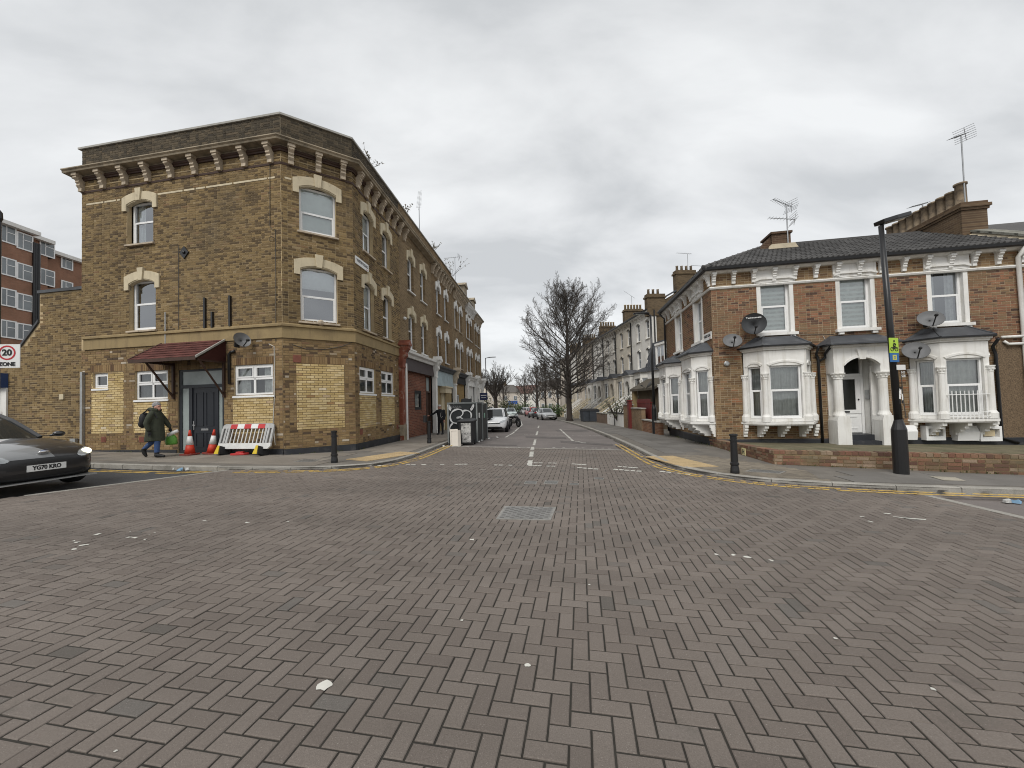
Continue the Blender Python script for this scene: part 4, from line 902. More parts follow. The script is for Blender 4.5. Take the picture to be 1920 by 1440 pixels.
# ------------------------------------------------------------ terrace of shops running up the left side
TBR = bricktex('terrace_brick', 85, (.235,.165,.09), (.15,.10,.055), (.26,.205,.13), .22)
TBR2 = bricktex('terrace_brick_browner', 85, (.22,.145,.075), (.13,.085,.045), (.23,.17,.10), .22)
REDB = bricktex('shop_red_brick', 85, (.225,.085,.052), (.12,.05,.036), (.24,.15,.105), .2)
PALB = bricktex('shop_buff_brick', 85, (.36,.25,.11), (.30,.20,.09), (.26,.19,.10), .12)
U = [4.1, 8.95, 13.7, 17.8, 21.7, 25.4]
WIN = [((5.15, 5.97), (7.0, 7.8)), ((9.85, 10.65), (11.65, 12.45)), ((14.45, 15.2), (15.95, 16.75)), ((18.45, 19.25), (19.75, 20.55)), ((22.2, 22.95), (23.6, 24.35)), ((26.4, 27.2), (28.0, 28.8))]
def console(fac, x, z0, z1, w, parent, m, m2, name='shop_pier', d=.16):
    b = MB(fac.M); b.box(x-w/2, x+w/2, -d, .05, z0, z1-.9); b.box(x-w/2-.03, x+w/2+.03, -d-.03, .05, z0, z0+.35); b.box(x-w/2-.03, x+w/2+.03, -d-.04, .05, z1-1.0, z1-.9)
    p = b.build(name, m, parent)
    b = MB(fac.M); b.prism([(.02, z1-.9), (-d-.02, z1-.9), (-d-.06, z1-.62), (-d-.16, z1-.5), (-d-.14, z1-.34), (-d-.27, z1-.18), (-d-.27, z1-.06), (.02, z1-.06)], x-w/2, x+w/2, 'yz')
    b.box(x-w/2-.05, x+w/2+.05, -d-.32, .02, z1-.06, z1); b.prism([(x-w/2-.05, z1), (x+w/2+.05, z1), (x, z1+.2)], -d-.32, .0); b.build('console', m2, p); return p
shop_labels = ['brick terrace shop with red brick ground floor and dark brown fascia', 'brick terrace shop with pale blue fascia and cream door hood', 'brick terrace shop filled in with buff brick below', 'brick terrace shop with white boarded shopfront', 'brick terrace shop with small dark blue agent board outside', 'brick terrace shop at the far end of the left row']
units = []
for i in range(5):
    x0, x1 = U[i], U[i+1]; g = gz(*FC.p(x0, 0, 0).xy); zt_ = 10.5 if i < 2 else (10.35 if i < 4 else 10.1)
    t = thing('terrace_shop', shop_labels[i], 'building', tuple(FC.p((x0+x1)/2, 0, g)), world=True, group='shops in the left terrace'); units.append(t)
    ops = [(a, b_, 6.95, 8.62) for a, b_ in WIN[i]] + [(a, b_, 4.22, 5.9) for a, b_ in WIN[i]]
    br = TBR if i % 2 == 0 else TBR2
    b = MB(FC.M)
    for a, c_, d_, e_ in cut(x0, x1, 3.6, zt_, ops): b.add([(a,0,d_),(c_,0,d_),(c_,0,e_),(a,0,e_)], [(0,1,2,3)])
    for a, c_, d_, e_ in ops: b.add([(a,0,d_),(a,.14,d_),(a,.14,e_),(a,0,e_),(c_,0,d_),(c_,.14,d_),(c_,.14,e_),(c_,0,e_)], [(0,1,2,3),(5,4,7,6),(3,2,6,7)])
    b.add([(x0,.2,zt_),(x1,.2,zt_),(x1,.2,9),(x0,.2,9),(x0,0,zt_),(x1,0,zt_)], [(0,1,2,3),(4,5,1,0)])
    b.build('wall', br, t)
    b = MB(FC.M); b.box(x0, x1, .2, 8.5, 9.3, 9.5); b.box(x0, x1, 8.4, 8.5, -.3, 9.3)
    if i == 4: b.box(x1-.2, x1, .16, 8.4, -.3, 9.9)
    b.build('roof', K['lead'], t)
    lm = K['stone'] if i == 0 else K['white']
    for k_, (a, c_, d_, e_) in enumerate(ops):
        lintel(FC, a, c_, e_, t, lm if k_ > 1 or i else K['stone'], key=True)
        window(t, FC, a+.01, c_-.01, d_+.01, e_-.05, .12, inner=('curtain', 'room', 'net', 'drape')[(k_+i) % 4], gl='glass2', sill=(K['white'] if i != 2 else K['corbel'], .08), ft=.06)
    b = MB(FC.M); b.prism([(.15, zt_), (-.05, zt_), (-.05, zt_+.06), (.15, zt_+.09)], max(x0, 9.31) if i == 1 else x0, x1, 'yz')
    if i > 0: b.build('coping', K['coping'], t)
    if i > 1:
        run(FC, [(.02, 9.50), (-.07, 9.52), (-.33, 9.57), (-.40, 9.69), (-.36, 9.75), (.02, 9.78)], max(x0, 14.35), x1, 'cornice', K['cornice'] if i != 3 else K['white'], t)
        n_ = 9
        for k_ in range(n_): corbel(FC, x0+.4+(x1-x0-.5)*k_/n_, 9.55, .56, .30, .15, t, K['corbel'] if i != 3 else K['white'])
        if i > 2:
            b = MB(FC.M); b.prism([(.3, zt_), (1.0, zt_+1.3), (4, zt_+1.5), (4, zt_-.6), (.3, zt_-.6)], x0+.1, x1-.1, 'yz'); m_ = b.build('mansard', K['slate'], t)
            xd = (x0+x1)/2; b = MB(FC.M); b.box(xd-.6, xd+.6, .25, 1.4, zt_, zt_+1.1); b.prism([(xd-.75, zt_+1.1), (xd+.75, zt_+1.1), (xd, zt_+1.5)], .15, 1.4); b.build('dormer', K['cornice'], m_)
    else:
        if i == 1:
            for k_ in range(8): corbel(FC, 9.0+.58*k_, 9.55, .56, .30, .16, t, K['corbel'])
    if i in (0, 2):
        b = MB(FC.M); b.box(x1-.5, x1+.0, .8, 2.6, 9.4, 11.3); b.box(x1-.56, x1+.06, .74, 2.66, 11.3, 11.42); st = b.build('chimney', br, t)
        for k_ in range(3):
            b = MB(FC.M); b.lathe([(.12, 11.42), (.1, 11.75), (.12, 11.78)], 8, (x1-.25, 1.1+.5*k_, 0)); b.build('chimney_pot', K['pot'], st, smooth=True)
    # shopfront
    g0 = g - .15
    if i == 0:
        b = MB(FC.M)
        for q in cut(x0+.2, x1-.15, g0, 3.2, [(6.12, 7.16, 1.35, 2.31), (7.92, 8.7, g0, 3.12)]): b.add([(q[0],.12,q[2]),(q[1],.12,q[2]),(q[1],.12,q[3]),(q[0],.12,q[3])], [(0,1,2,3)])
        b.box(6.1, 6.14, .12, .3, 1.35, 2.31); sf = b.build('shop_wall', REDB, t)
        window(t, FC, 6.12, 7.16, 1.35, 2.31, .14, 'one', 'net', fm=K['blackm'], ft=.1)
        b = MB(FC.M); b.box(7.92, 8.7, .2, .25, g0, 3.12); b.box(7.92, 7.98, .1, .22, g0, 3.12); b.box(8.64, 8.7, .1, .22, g0, 3.12); b.box(7.98, 8.64, .1, .22, 2.25, 2.33); dd = b.build('door', K['brown_wood'], t)
        b = MB(FC.M); b.box(7.98, 8.64, .17, .19, 2.33, 3.06); b.build('pane', K['frost'], dd)
        run(FC, [(.1, 3.18), (-.10, 3.15), (-.02, 3.75), (.1, 3.75)], x0+.25, x1-.12, 'fascia', mat('brown_fascia', (.045,.03,.03), .5, var=.2), t)
        run(FC, [(.05, 3.75), (-.1, 3.75), (-.16, 3.86), (-.28, 3.92), (-.3, 4.02), (.05, 4.12)], x0+.25, x1-.12, 'shop_cornice', K['white'], t)
        p = console(FC, 3.98, gz(*FC.p(4, 0, 0).xy)-.1, 4.2, .34, t, K['red_paint'], K['red_paint']); p['label'] = 'flaking red oxide pier with white edge'
        b = MB(FC.M); b.box(3.80, 4.17, -.20, .05, -.15, .75); b.build('bare_base', K['cornice'], p); b = MB(FC.M); b.box(4.155, 4.24, -.13, .05, 0-.05, 3.35); b.tube([(4.2, -.2, 0), (4.2, -.2, 3.4)], .05, 8); b.build('white_pipe', K['white'], p)
    else:
        tint = [None, 'blue', 'buff', 'white', 'white', 'grey'][i]
        base = {'blue': K['stucco_buff'], 'buff': PALB, 'white': K['white'], 'grey': K['cornice']}[tint]
        b = MB(FC.M)
        dz = 2.45 if i == 1 else 3.05
        for q in cut(x0+.15, x1-.15, g0, 3.2, [(x0+2.0, x0+2.85, g0, 2.3)] if i != 2 else [(x0+1.4, x0+2.1, 1.2, 2.3)]): b.add([(q[0],.12,q[2]),(q[1],.12,q[2]),(q[1],.12,q[3]),(q[0],.12,q[3])], [(0,1,2,3)])
        b.build('shop_wall', base, t)
        if i == 2: window(t, FC, x0+1.4, x0+2.1, 1.2, 2.3, .15, 'one', 'net')
        else:
            b = MB(FC.M); b.box(x0+2.0, x0+2.85, .14, .2, g0, 2.3); dd = b.build('door', K['stone'] if i == 1 else K['white'], t)
            b = MB(FC.M); b.box(x0+2.12, x0+2.73, .12, .14, g0+1.2, 2.1); b.build('panel', K['frost'] if i != 1 else K['stone'], dd)
            if i == 1: b = MB(FC.M); b.box(x0+1.7, x0+3.2, -.25, .12, 2.3, 2.62); b.box(x0+1.6, x0+3.3, -.32, .12, 2.62, 2.7); b.build('door_hood', K['stone'], t)
        fc = mat('pale_blue_fascia', (.33,.40,.42), .6, var=.15, vs=2, dirt=(.2,.2,.19), ds=3) if i == 1 else (K['white'] if i in (3, 4) else K['blackm'])
        run(FC, [(.1, 2.72 if i == 1 else 3.1), (-.06, 2.7 if i == 1 else 3.08), (0, 3.6), (.1, 3.6)], x0+.25, x1-.2, 'fascia', fc, t)
        run(FC, [(.05, 3.6), (-.1, 3.6), (-.16, 3.72), (-.26, 3.78), (-.28, 3.86), (.05, 3.95)], x0+.25, x1-.2, 'shop_cornice', K['lead'] if i in (1, 2) else K['white'], t)
        console(FC, x0+.08, g0, 4.1 if i == 1 else 3.9, .36, t, K['white'], K['white'] if i != 2 else K['corbel'])
console(FC, U[-1]-.1, -.4, 3.9, .36, units[-1], K['white'], K['white'])
for px, py in ((660+.0, 0),): pass
b = MB(FC.M); x, z = FC.hit(757, 597); b.lathe([(.07, 0), (.08, .06), (.04, .12)], 10, (x, 0, z), axis='y'); b.build('wall_light', K['sign_white'], units[0], smooth=True)

# the left row carries on round the bend
FL2 = Fac(*FC.p(26.5, 2.6, 0).xy, 97)
far_l = thing('far_terrace', 'distant brick houses round the bend at the end of the left row', 'building', tuple(FL2.p(8, 0, -.5)), world=True)
b = MB(FL2.M); b.box(0, 60, 6, 14, -1, 7); b.prism([(6, 7), (14, 7), (10, 9)], 0, 60, 'yz'); b.build('wall', bricktex('far_brick_left', 97, (.2,.1,.06), (.16,.08,.05), (.2,.14,.1)), far_l)
for k_ in range(14):
    for z in (.6, 3.9): window(far_l, FL2.off(0, 6), 1.5+4.2*k_, 2.9+4.2*k_, z, z+1.7, -.08, 'sash', gl='pane_far')

# ------------------------------------------------------------ the white-trimmed corner house on the right
RC = V((6.85, 13.13)); FD = Fac(RC.x, RC.y, -10); LS = 6.1; E0 = RC + V((cos(R(82)), sin(R(82)))) * LS; FE = Fac(E0.x, E0.y, 262)
LD = 8.8
ch_ = thing('corner_house', 'two storey red and brown brick corner house with white bay windows and grey tiled roof', 'house', (RC.x, RC.y, gz(RC.x, RC.y)), world=True)
oD = [(1.50, 2.40, 3.62, 5.30), (3.83, 4.73, 3.62, 5.30), (6.34, 7.22, 3.62, 5.30), (.88, 2.94, .72, 3.0), (3.62, 4.62, -.3, 2.75), (5.65, 7.71, .72, 3.0)]
oE = [(1.75, 2.60, 3.55, 5.2), (4.30, 5.15, 3.55, 5.2), (.32, 2.28, .72, 3.0), (3.94, 5.90, .72, 3.0)]
for fac, L, op, nm, k in ((FD, LD, oD, 'front_wall', 200), (FE, LS, oE, 'side_wall', 80)):
    w = backing(fac, 0, L, -.6, 5.8, op, nm, K['mortar_r'], ch_, .14)
    low = courses(0, L if fac is FE else 8.15, .12, 2.95, op); lay_bricks(fac, low, K['brownmix'], w, k, .008)
    up = courses(0, L, 2.95, 5.2, op); lay_bricks(fac, up, K['redmix'], w, 0, .008)
    lay_bricks(fac, courses(0, L, 5.3, 5.72, op), K['brownmix'], w, 0, .006)
    nb = int(L / .62)
    for i in range(nb + 1):
        x = .08 + i * (L - .16) / nb; corbel(fac, x, 5.74, .40, .20, .11, ch_, K['white'], 'eaves_bracket')
    for o in op[:3 if fac is FD else 2]:
        b = MB(fac.M); b.box(o[0]-.16, o[1]+.16, -.035, .12, 5.30, 5.74); b.strip([(o[0]-.16, 5.34), (o[0]+.02, 5.40), (o[1]-.02, 5.40), (o[1]+.16, 5.34)], [(o[0]-.16, 5.40), (o[0]+.02, 5.47), (o[1]-.02, 5.47), (o[1]+.16, 5.40)], -.09, -.03); b.build('window_head', K['white'], ch_)
        b = MB(fac.M); b.box(o[1]-.02, o[1]+.10, -.02, .14, 3.62, 5.3); b.box(o[0]-.1, o[0]+.02, -.02, .14, 3.62, 5.3); b.build('jamb', K['white'], ch_)
        b = MB(fac.M); b.box(o[0]-.16, o[1]+.16, -.12, .13, 3.53, 3.62)
        for x in (o[0]-.02, o[1]+.02): b.box(x-.07, x+.07, -.09, 0, 3.45, 3.53)
        b.build('stone_sill', K['white'], ch_)
    b = MB(fac.M); b.prism([(-.001, -.5), (-.03, -.5), (-.03, .10), (-.001, .14)], 0, L, 'yz'); b.build('plinth', K['plinth'], ch_)
turn([(FE, 0, LS), (FD, 0, LD)], [(.0, 5.20), (-.05, 5.20), (-.075, 5.25), (-.05, 5.28), (.0, 5.29)], 'string_course', K['white'], ch_)
turn([(FE, 0, LS), (FD, 0, LD)], [(.0, 5.72), (-.10, 5.72), (-.20, 5.77), (-.22, 5.82), (.0, 5.84)], 'eaves_moulding', K['white'], ch_)
turn([(FE, -.1, LS), (FD, 0, LD)], [(-.21, 5.79), (-.27, 5.77), (-.33, 5.80), (-.34, 5.88), (-.22, 5.88)], 'gutter', K['gutter'], ch_)
for i, o in enumerate(oD[:3]): window(ch_, FD, o[0]+.02, o[1]-.02, o[2]+.01, o[3]-.01, .10, inner=('slat', 'slat', 'drape')[i], gl='glass' if i < 2 else 'glass2', ft=.06, cm=(K['blind'], K['blind'], K['net'])[i])
for o in oE[:2]: window(ch_, FE, o[0]+.02, o[1]-.02, o[2]+.01, o[3]-.01, .10, inner='curtain', gl='glass2', ft=.06)
# striped day-and-night blind in the first two windows
for o in oD[:2]:
    b = MB(FD.M); z = 3.72
    while z < 5.15: b.box(o[0]+.07, o[1]-.07, .176, .182, z, z+.07); z += .145
    b.build('blind_stripes', K['net'], ch_)
def capital(b, x, y, z, r):
    b.lathe([(r, z), (r*1.15, z+.02), (r*1.05, z+.04), (r*1.35, z+.13), (r*1.6, z+.17), (r*1.6, z+.2)], 14, (x, y, 0))
    for k in range(8): a = k*math.pi/4; b.ell((x+cos(a)*r*1.25, y+sin(a)*r*1.25, z+.10), (.022, .022, .035), 6, 4)
def bay(fac, xc, parent, z0=.72, z1=3.0, hw=1.0, hf=.60, p=.55, inner='curtain', bars=False, name='bay_window'):
    root = MB(fac.M); P = [(xc-hw, 0), (xc-hf, -p), (xc+hf, -p), (xc+hw, 0)]
    body = MB(fac.M); body.prism(P, z1-.02, z1, 'xy'); o = None
    frames = []
    for (a, c_) in zip(P, P[1:]):
        q = fac.p(a[0], a[1], 0); ang = math.atan2(c_[1]-a[1], c_[0]-a[0]); L = math.hypot(c_[0]-a[0], c_[1]-a[1]); frames.append((Fac(q.x, q.y, math.degrees(fac.a + ang)), L))
    wall = MB()
    ops = []
    for f, L in frames:
        m_ = .11 if L > 1 else .10; op = (m_+.03, L-m_-.03, z0+.10, 2.50); ops.append(op); wall.T = f.M
        for r in cut(0, L, z0, z1, [op]): wall.add([(r[0],0,r[2]),(r[1],0,r[2]),(r[1],0,r[3]),(r[0],0,r[3])], [(0,1,2,3)])
        a, c_, d, e_ = op; wall.add([(a,0,d),(a,.14,d),(a,.14,e_),(a,0,e_),(c_,0,d),(c_,.14,d),(c_,.14,e_),(c_,0,e_)], [(0,1,2,3),(5,4,7,6),(3,2,6,7),(1,0,4,5)])
    wall.T = fac.M; wall.prism(P, z1-.03, z1-.01, 'xy'); o = wall.build(name, K['white'], parent)
    for (f, L), op in zip(frames, ops):
        hd = MB(f.M); ins = arc(op[0]-.02, op[1]+.02, 2.50, .11); ous = [(x_, z_+.05) for x_, z_ in arc(op[0]-.07, op[1]+.07, 2.505, .11)]
        hd.strip(ins, ous, -.03, .02); low_ = [(op[0]-.02+(op[1]-op[0]+.04)*i/10, 2.50) for i in range(11)]; hd.strip(low_, ins, -.006, .02); hd.build('arch_head', K['white'], o)
        window(o, f, op[0]+.01, op[1]-.01, op[2]+.005, 2.49, .07, 'sash', inner, 'glass', ft=.045, cm=K['curtain'], name='sash')
    def ring(d, zz): 
        k = d/ max(.2, p); return None
    def outl(d): return [(xc-hw-d*1.1, .0), (xc-hf-d*.55, -p-d), (xc+hf+d*.55, -p-d), (xc+hw+d*1.1, .0)]
    s = MB(fac.M); s.prism(outl(.13), z0-.08, z0-.01, 'xy'); s.prism(outl(.08), z0-.12, z0-.08, 'xy'); s.build('sill', K['white'], o)
    cn_ = MB(fac.M); cn_.prism(outl(.04), z1-.0, z1+.05, 'xy'); cn_.prism(outl(.09), z1+.05, z1+.10, 'xy'); cn_.build('cornice', K['white'], o)
    gt = MB(fac.M); gt.prism(outl(.17), z1+.10, z1+.145, 'xy'); gt.build('roof_edge', K['gutter'], o)
    rf = MB(fac.M); A = [(x_, y_, z1+.145) for x_, y_ in outl(.15)]; t = z1+.50; B = [(xc-hw*.62, -.005, t), (xc-hf*.72, -.16, t-.02), (xc+hf*.72, -.16, t-.02), (xc+hw*.62, -.005, t)]
    rf.add(A+B, [(0,1,5,4),(1,2,6,5),(2,3,7,6),(4,5,6,7)]); ro = rf.build('bay_roof', K['lead'], o)
    for k_ in (1, 2): h = MB(fac.M); h.tube([A[k_], B[k_]], .03, 5); h.build('hip_roll', K['lead'], ro)
    for k_, (x_, y_) in enumerate(P):
        c_ = MB(fac.M); y_ = y_ + (.0 if k_ in (1, 2) else -.05); r = .075
        c_.lathe([(r*1.7, z0), (r*1.7, z0+.16), (r*1.35, z0+.2), (r*1.1, z0+.24), (r, 1.6), (r*.95, 2.06)], 14, (x_, y_, 0)); capital(c_, x_, y_, 2.06, r*.95); c_.lathe([(r*1.5, 2.26), (r*1.5, z1)], 4, (x_, y_, 0)) if False else None
        c_.build('column', K['white'], o, smooth=False)
    for x_, y_, d in ((xc-hf-.02, -p, 0), (xc+hf+.02, -p, 0), (xc, -p, 0), (xc-hw-.04, -.12, 1), (xc+hw+.04, -.12, 1)):
        k_ = MB(fac.M); D = -y_ + .05
        k_.prism([(0, z0-.12), (-D, z0-.12), (-D, z0-.2), (-D*.82, z0-.23), (-D*.85, z0-.29), (-D*.6, z0-.33), (-D*.62, z0-.39), (-D*.35, z0-.43), (-D*.36, z0-.5), (0, z0-.52)], x_-.055, x_+.055, 'yz'); k_.build('bracket', K['white'], o)
    if bars:
        k_ = MB(fac.M); yb = -p-.07
        for q in range(9): k_.tube([(xc-.42+q*.105, yb, z0+.0), (xc-.42+q*.105, yb, z0+.82)], .011, 5)
        for zz in (z0+.06, z0+.18, z0+.7): k_.box(xc-.5, xc+.5, yb-.012, yb+.012, zz, zz+.022)
        for sgn in (-1, 1): k_.tube([(xc+sgn*.5, yb, z0+.7), (xc+sgn*.5, -p+.02, z0+.7)], .011, 5)
        k_.build('window_bars', K['upvc'], o)
    return o
bay(FD, 1.91, ch_); bay(FD, 6.68, ch_, bars=True); bay(FE, 4.92, ch_); bay(FE, 1.30, ch_)
# porch
px_, pz = 4.12, -.1
b = MB(FD.M); inn = arc(3.62, 4.60, 2.42, .24, 12); top = [(x_, 3.0) for x_, _ in inn]
b.strip(inn, top, -.42, -.30); b.box(3.34, 3.62, -.42, -.0, 2.2, 3.0); b.box(4.60, 4.90, -.42, -.0, 2.2, 3.0)

po = b.build('porch', K['white'], ch_)
b = MB(FD.M); o2 = [(x_, z_+.07) for x_, z_ in inn]; b.strip(inn, o2, -.46, -.40); b.prism([(4.03, 2.6), (4.19, 2.6), (4.25, 2.92), (3.97, 2.92)], -.48, -.40); b.build('arch_moulding', K['white'], po)
b = MB(FD.M); b.box(3.28, 4.96, -.52, 0, 3.0, 3.06); b.box(3.22, 5.02, -.60, 0, 3.06, 3.10, 0); b.build('entablature', K['white'], po)
b = MB(FD.M); b.add([(3.16,-.68,3.1),(5.08,-.68,3.1),(4.8,-.01,3.42),(3.5,-.01,3.42),(3.05,-.01,3.1),(5.2,-.01,3.1)], [(0,1,2,3),(4,0,3),(1,5,2)]); b.box(3.14, 5.1, -.7, -.02, 3.06, 3.1); b.build('porch_roof', K['lead'], po)
for x_ in (3.50, 4.72):
    b = MB(FD.M); b.prism([(x_-.19, pz-.25), (x_+.19, pz-.25), (x_+.19, .72), (x_+.15, .86), (x_-.15, .86), (x_-.19, .72)], -.52, -.05); b.build('pedestal', K['white'], po)
    b = MB(FD.M); b.lathe([(.17, .86), (.17, .90), (.145, .95), (.125, 1.0), (.115, 2.0)], 16, (x_, -.3, 0)); capital(b, x_, -.3, 2.0, .12); b.build('column', K['white'], po)
    b = MB(FD.M); b.box(x_-.15, x_+.15, -.04, .02, pz, 2.4); b.build('pilaster', K['white'], po)
b = MB(FD.M); b.box(3.58, 3.62, 0, .45, -.2, 2.85); b.box(4.62, 4.66, 0, .45, -.2, 2.85); b.box(3.58, 4.66, 0, .45, 2.76, 2.8); b.box(3.58, 4.66, .45, .5, -.2, 2.85); b.build('recess', K['white'], po)
b = MB(FD.M); b.box(3.63, 3.70, .37, .45, .25, 2.75); b.box(4.54, 4.61, .37, .45, .25, 2.75); b.box(3.70, 4.54, .37, .45, 2.12, 2.2); b.box(3.70, 4.54, .42, .449, .28, .9); b.box(3.70, 4.54, .40, .448, .9, 1.02); b.box(3.79, 3.85, .40, .448, 1.02, 2.12); b.box(4.40, 4.54, .40, .448, 1.02, 2.12); b.box(3.85, 4.40, .40, .448, 2.02, 2.12)
for z_ in (.4, .78): b.box(3.85, 4.42, .405, .42, z_, z_+.03)
dr2 = b.build('front_door', K['upvc'], po)
for a, c_, d, e_ in ((3.70, 3.79, 1.02, 2.12), (3.85, 4.40, 1.02, 2.02), (3.70, 4.54, 2.2, 2.75)):
    b = MB(FD.M); b.box(a, c_, .425, .435, d, e_); b.build('pane', mat('door_pane', (.02,.022,.02), .15, var=0), dr2)
b = MB(FD.M); b.box(3.95, 4.2, .385, .405, .93, .98); b.ell((4.47, .385, 1.35), (.025, .025, .03), 8, 6); b.build('letterbox', K['blackm'], dr2)
b = MB(FD.M); b.box(4.60, 4.62, .12, .30, 1.35, 1.65); b.build('entry_panel', K['steel'], po)
for k_, (y0_, y1_, z_) in enumerate(((-.45, .1, .08), (-.15, .44, .25))):
    b = MB(FD.M); b.rbox(3.68 if k_ == 0 else 3.63, 4.54 if k_ == 0 else 4.61, y0_, y1_, -.3, z_, .01); b.build('step', K['plinth'], po)
# render below the far right, meters, pipes
b = MB(FD.M); b.box(7.95, LD, -.025, 0, .1, 2.95); b.build('pebbledash', mat('pebbledash', (.15,.105,.065), .95, var=.35, vs=30, fine=.4, fs=45, bump=1, bs=35), ch_)
for i, (a, c_) in enumerate(((5.22, 5.62), (5.86, 6.36), (6.66, 7.2), (7.24, 7.78))):
    b = MB(FD.M); z0_, z1_ = .08-.02*i, .52-.02*i
    if i in (0, 2): b.prism([(-.012, z0_), (-.22, z0_), (-.26, z0_+.26), (-.16, z1_), (-.012, z1_)], a, c_, 'yz')
    else:
        b.box(a, c_, -.22, -.012, z0_, z0_+.12); b.box(a, c_, -.22, -.012, z1_-.08, z1_); b.box(a, a+.06, -.22, -.012, z0_+.12, z1_-.08); b.box(c_-.06, c_, -.22, -.012, z0_+.12, z1_-.08); b.box(a+.06, c_-.06, -.06, -.012, z0_+.12, z1_-.08)
    mo = b.build('meter_box', K['upvc'], ch_)
    if i in (1, 3):
        b = MB(FD.M); b.box(a+.15, c_-.12, -.15, -.06, z0_+.14, z1_-.11); b.build('meter', mat('meter_cream', (.55,.46,.30), .5), mo)
def pipe(fac, pts, r, m, parent, name='downpipe'):
    b = MB(fac.M); b.tube(pts, r, 8)
    p0, p1 = V(pts[0]), V(pts[-1])
    return b.build(name, m, parent, smooth=True)
pipe(FD, [(2.98, -.35, 3.05), (3.05, -.08, 2.85), (3.1, -.08, 2.7), (3.12, -.07, .0)], .038, K['gutter'], ch_); pipe(FD, [(3.3, -.4, 3.05), (3.3, -.08, 2.85), (3.3, -.08, 2.72), (3.12, -.08, 2.62)], .034, K['gutter'], ch_)
pipe(FD, [(7.72, -.35, 3.05), (7.8, -.08, 2.85), (7.86, -.08, 2.6), (7.9, -.07, .1), (8.3, -.07, -.05)], .042, K['gutter'], ch_)
pipe(FD, [(8.58, -.3, 5.75), (8.56, -.09, 5.5), (8.6, -.09, 1.9), (8.6, -.09, -.1)], .055, K['white'], ch_); pipe(FD, [(8.1, -.06, 3.0), (8.18, -.1, 2.9), (8.6, -.1, 2.9)], .04, K['white'], ch_); pipe(FD, [(8.05, -.06, 3.12), (8.6, -.1, 3.12)], .04, K['white'], ch_)
pipe(FE, [(.08, -.3, 5.75), (.1, -.08, 5.5), (.1, -.08, .0)], .045, K['gutter'], ch_)
cable(FD, [(1340, 650), (1375, 655), (1395, 640), (1398, 628)], .008, 'cable', K['cable'], ch_)
cable(FD, [(1500, 628), (1560, 627), (1600, 635), (1680, 628), (1740, 622), (1760, 625), (1860, 620)], .008, 'cable', K['cable'], ch_)
cable(FD, [(1543, 630), (1548, 640), (1546, 655), (1552, 650), (1556, 640)], .009, 'cable', K['cable_w'], ch_); cable(FD, [(1630, 640), (1650, 665), (1668, 680)], .009, 'cable', K['cable'], ch_)
cable(FD, [(1688, 690), (1692, 740), (1698, 785)], .012, 'cable', K['cable'], ch_)
for px, py in ((1362, 682),): x, z = FD.hit(px, py); b = MB(FD.M); b.lathe([(.09, 0), (.09, .04), (.05, .07)], 10, (x, 0, z), axis='y'); b.build('vent', K['steel'], ch_)
# roof: hip on the corner, tiles one by one
ev, zr0, rise, hy = .30, 5.86, 1.72, 3.05; slope = math.atan2(rise, hy+ev)
def tile_mesh(w=.30, l=.40):
    b = MB(); xs = [(-.5, 0), (-.38, .0), (-.30, .028), (-.18, .03), (-.1, 0), (.1, 0), (.18, .028), (.30, .03), (.38, 0), (.5, 0)]
    A = [(x*w, 0, z*1.3+.022) for x, z in xs]; B = [(x*w, l, z) for x, z in xs]; C = [(x*w, 0, z-.012) for x, z in xs]; n = len(xs)
    b.add(A+B+C, [(i, i+1, n+i+1, n+i) for i in range(n-1)] + [(2*n+i, 2*n+i+1, i+1, i) for i in range(n-1)]); me = bpy.data.meshes.new('roof_tile'); me.from_pydata(b.v, [], b.f); me.materials.append(K['tile']); return me
TM = tile_mesh(); rb = MB(); pD = [FD.p(-ev, -ev, zr0), FD.p(LD, -ev, zr0)]; hipP = FD.p(hy, hy, zr0+rise); rr = FD.p(LD, hy, zr0+rise); c3 = FE.p(0, -ev, zr0); pc = FD.p(-ev*.98, -ev, zr0)
bk2 = FD.p(LD, 2*hy, zr0); 
rb.add([tuple(pc - V((0,0,.02))), tuple(pD[1] - V((0,0,.02))), tuple(rr - V((0,0,.02))), tuple(hipP - V((0,0,.02))), tuple(c3 - V((0,0,.02))), tuple(bk2)], [(0,1,2,3),(4,0,3),(4,3,2,5)]); roof = rb.build('roof', K['tile'], ch_)
def tiles(fac, L, keep):
    ga = .335; nrow = int((hy+ev) / cos(slope) / ga) + 1; Sm = MX.Rotation(slope, 4, 'X')
    for r in range(nrow):
        d = r * ga; yy, zz = -ev + d*cos(slope), zr0 + d*sin(slope)
        x = -ev + .15
        while x < L + ev:
            if keep(x, yy + .15):
                o = bpy.data.objects.new('roof_tile', TM); COL.objects.link(o); o.parent = roof; o.matrix_basis = fac.M @ MX.Translation((x, yy - .02, zz + .012 + random.uniform(0, .003))) @ Sm
            x += .30
tiles(FD, LD, lambda x, y: x > y - .05 and x < LD - .1 and y < hy)
tiles(FE, LS, lambda x, y: x < LS - y + .05 and x > -.2 and y < hy and x > y * .6 - .3)
b = MB(); b.tube([tuple(pc), tuple(hipP)], .1, 8); b.tube([tuple(hipP), tuple(rr)], .1, 8); b.tube([tuple(c3), tuple(hipP)], .1, 8); b.build('ridge_tiles', K['tile'], roof)
b = MB(FD.M); b.add([(LD-.12,-ev,zr0+.03),(LD-.02,-ev,zr0+.16),(LD-.02,hy,zr0+rise+.16),(LD-.2,hy,zr0+rise+.05)], [(0,1,2,3)]); b.build('flashing', K['flaunch'], roof)
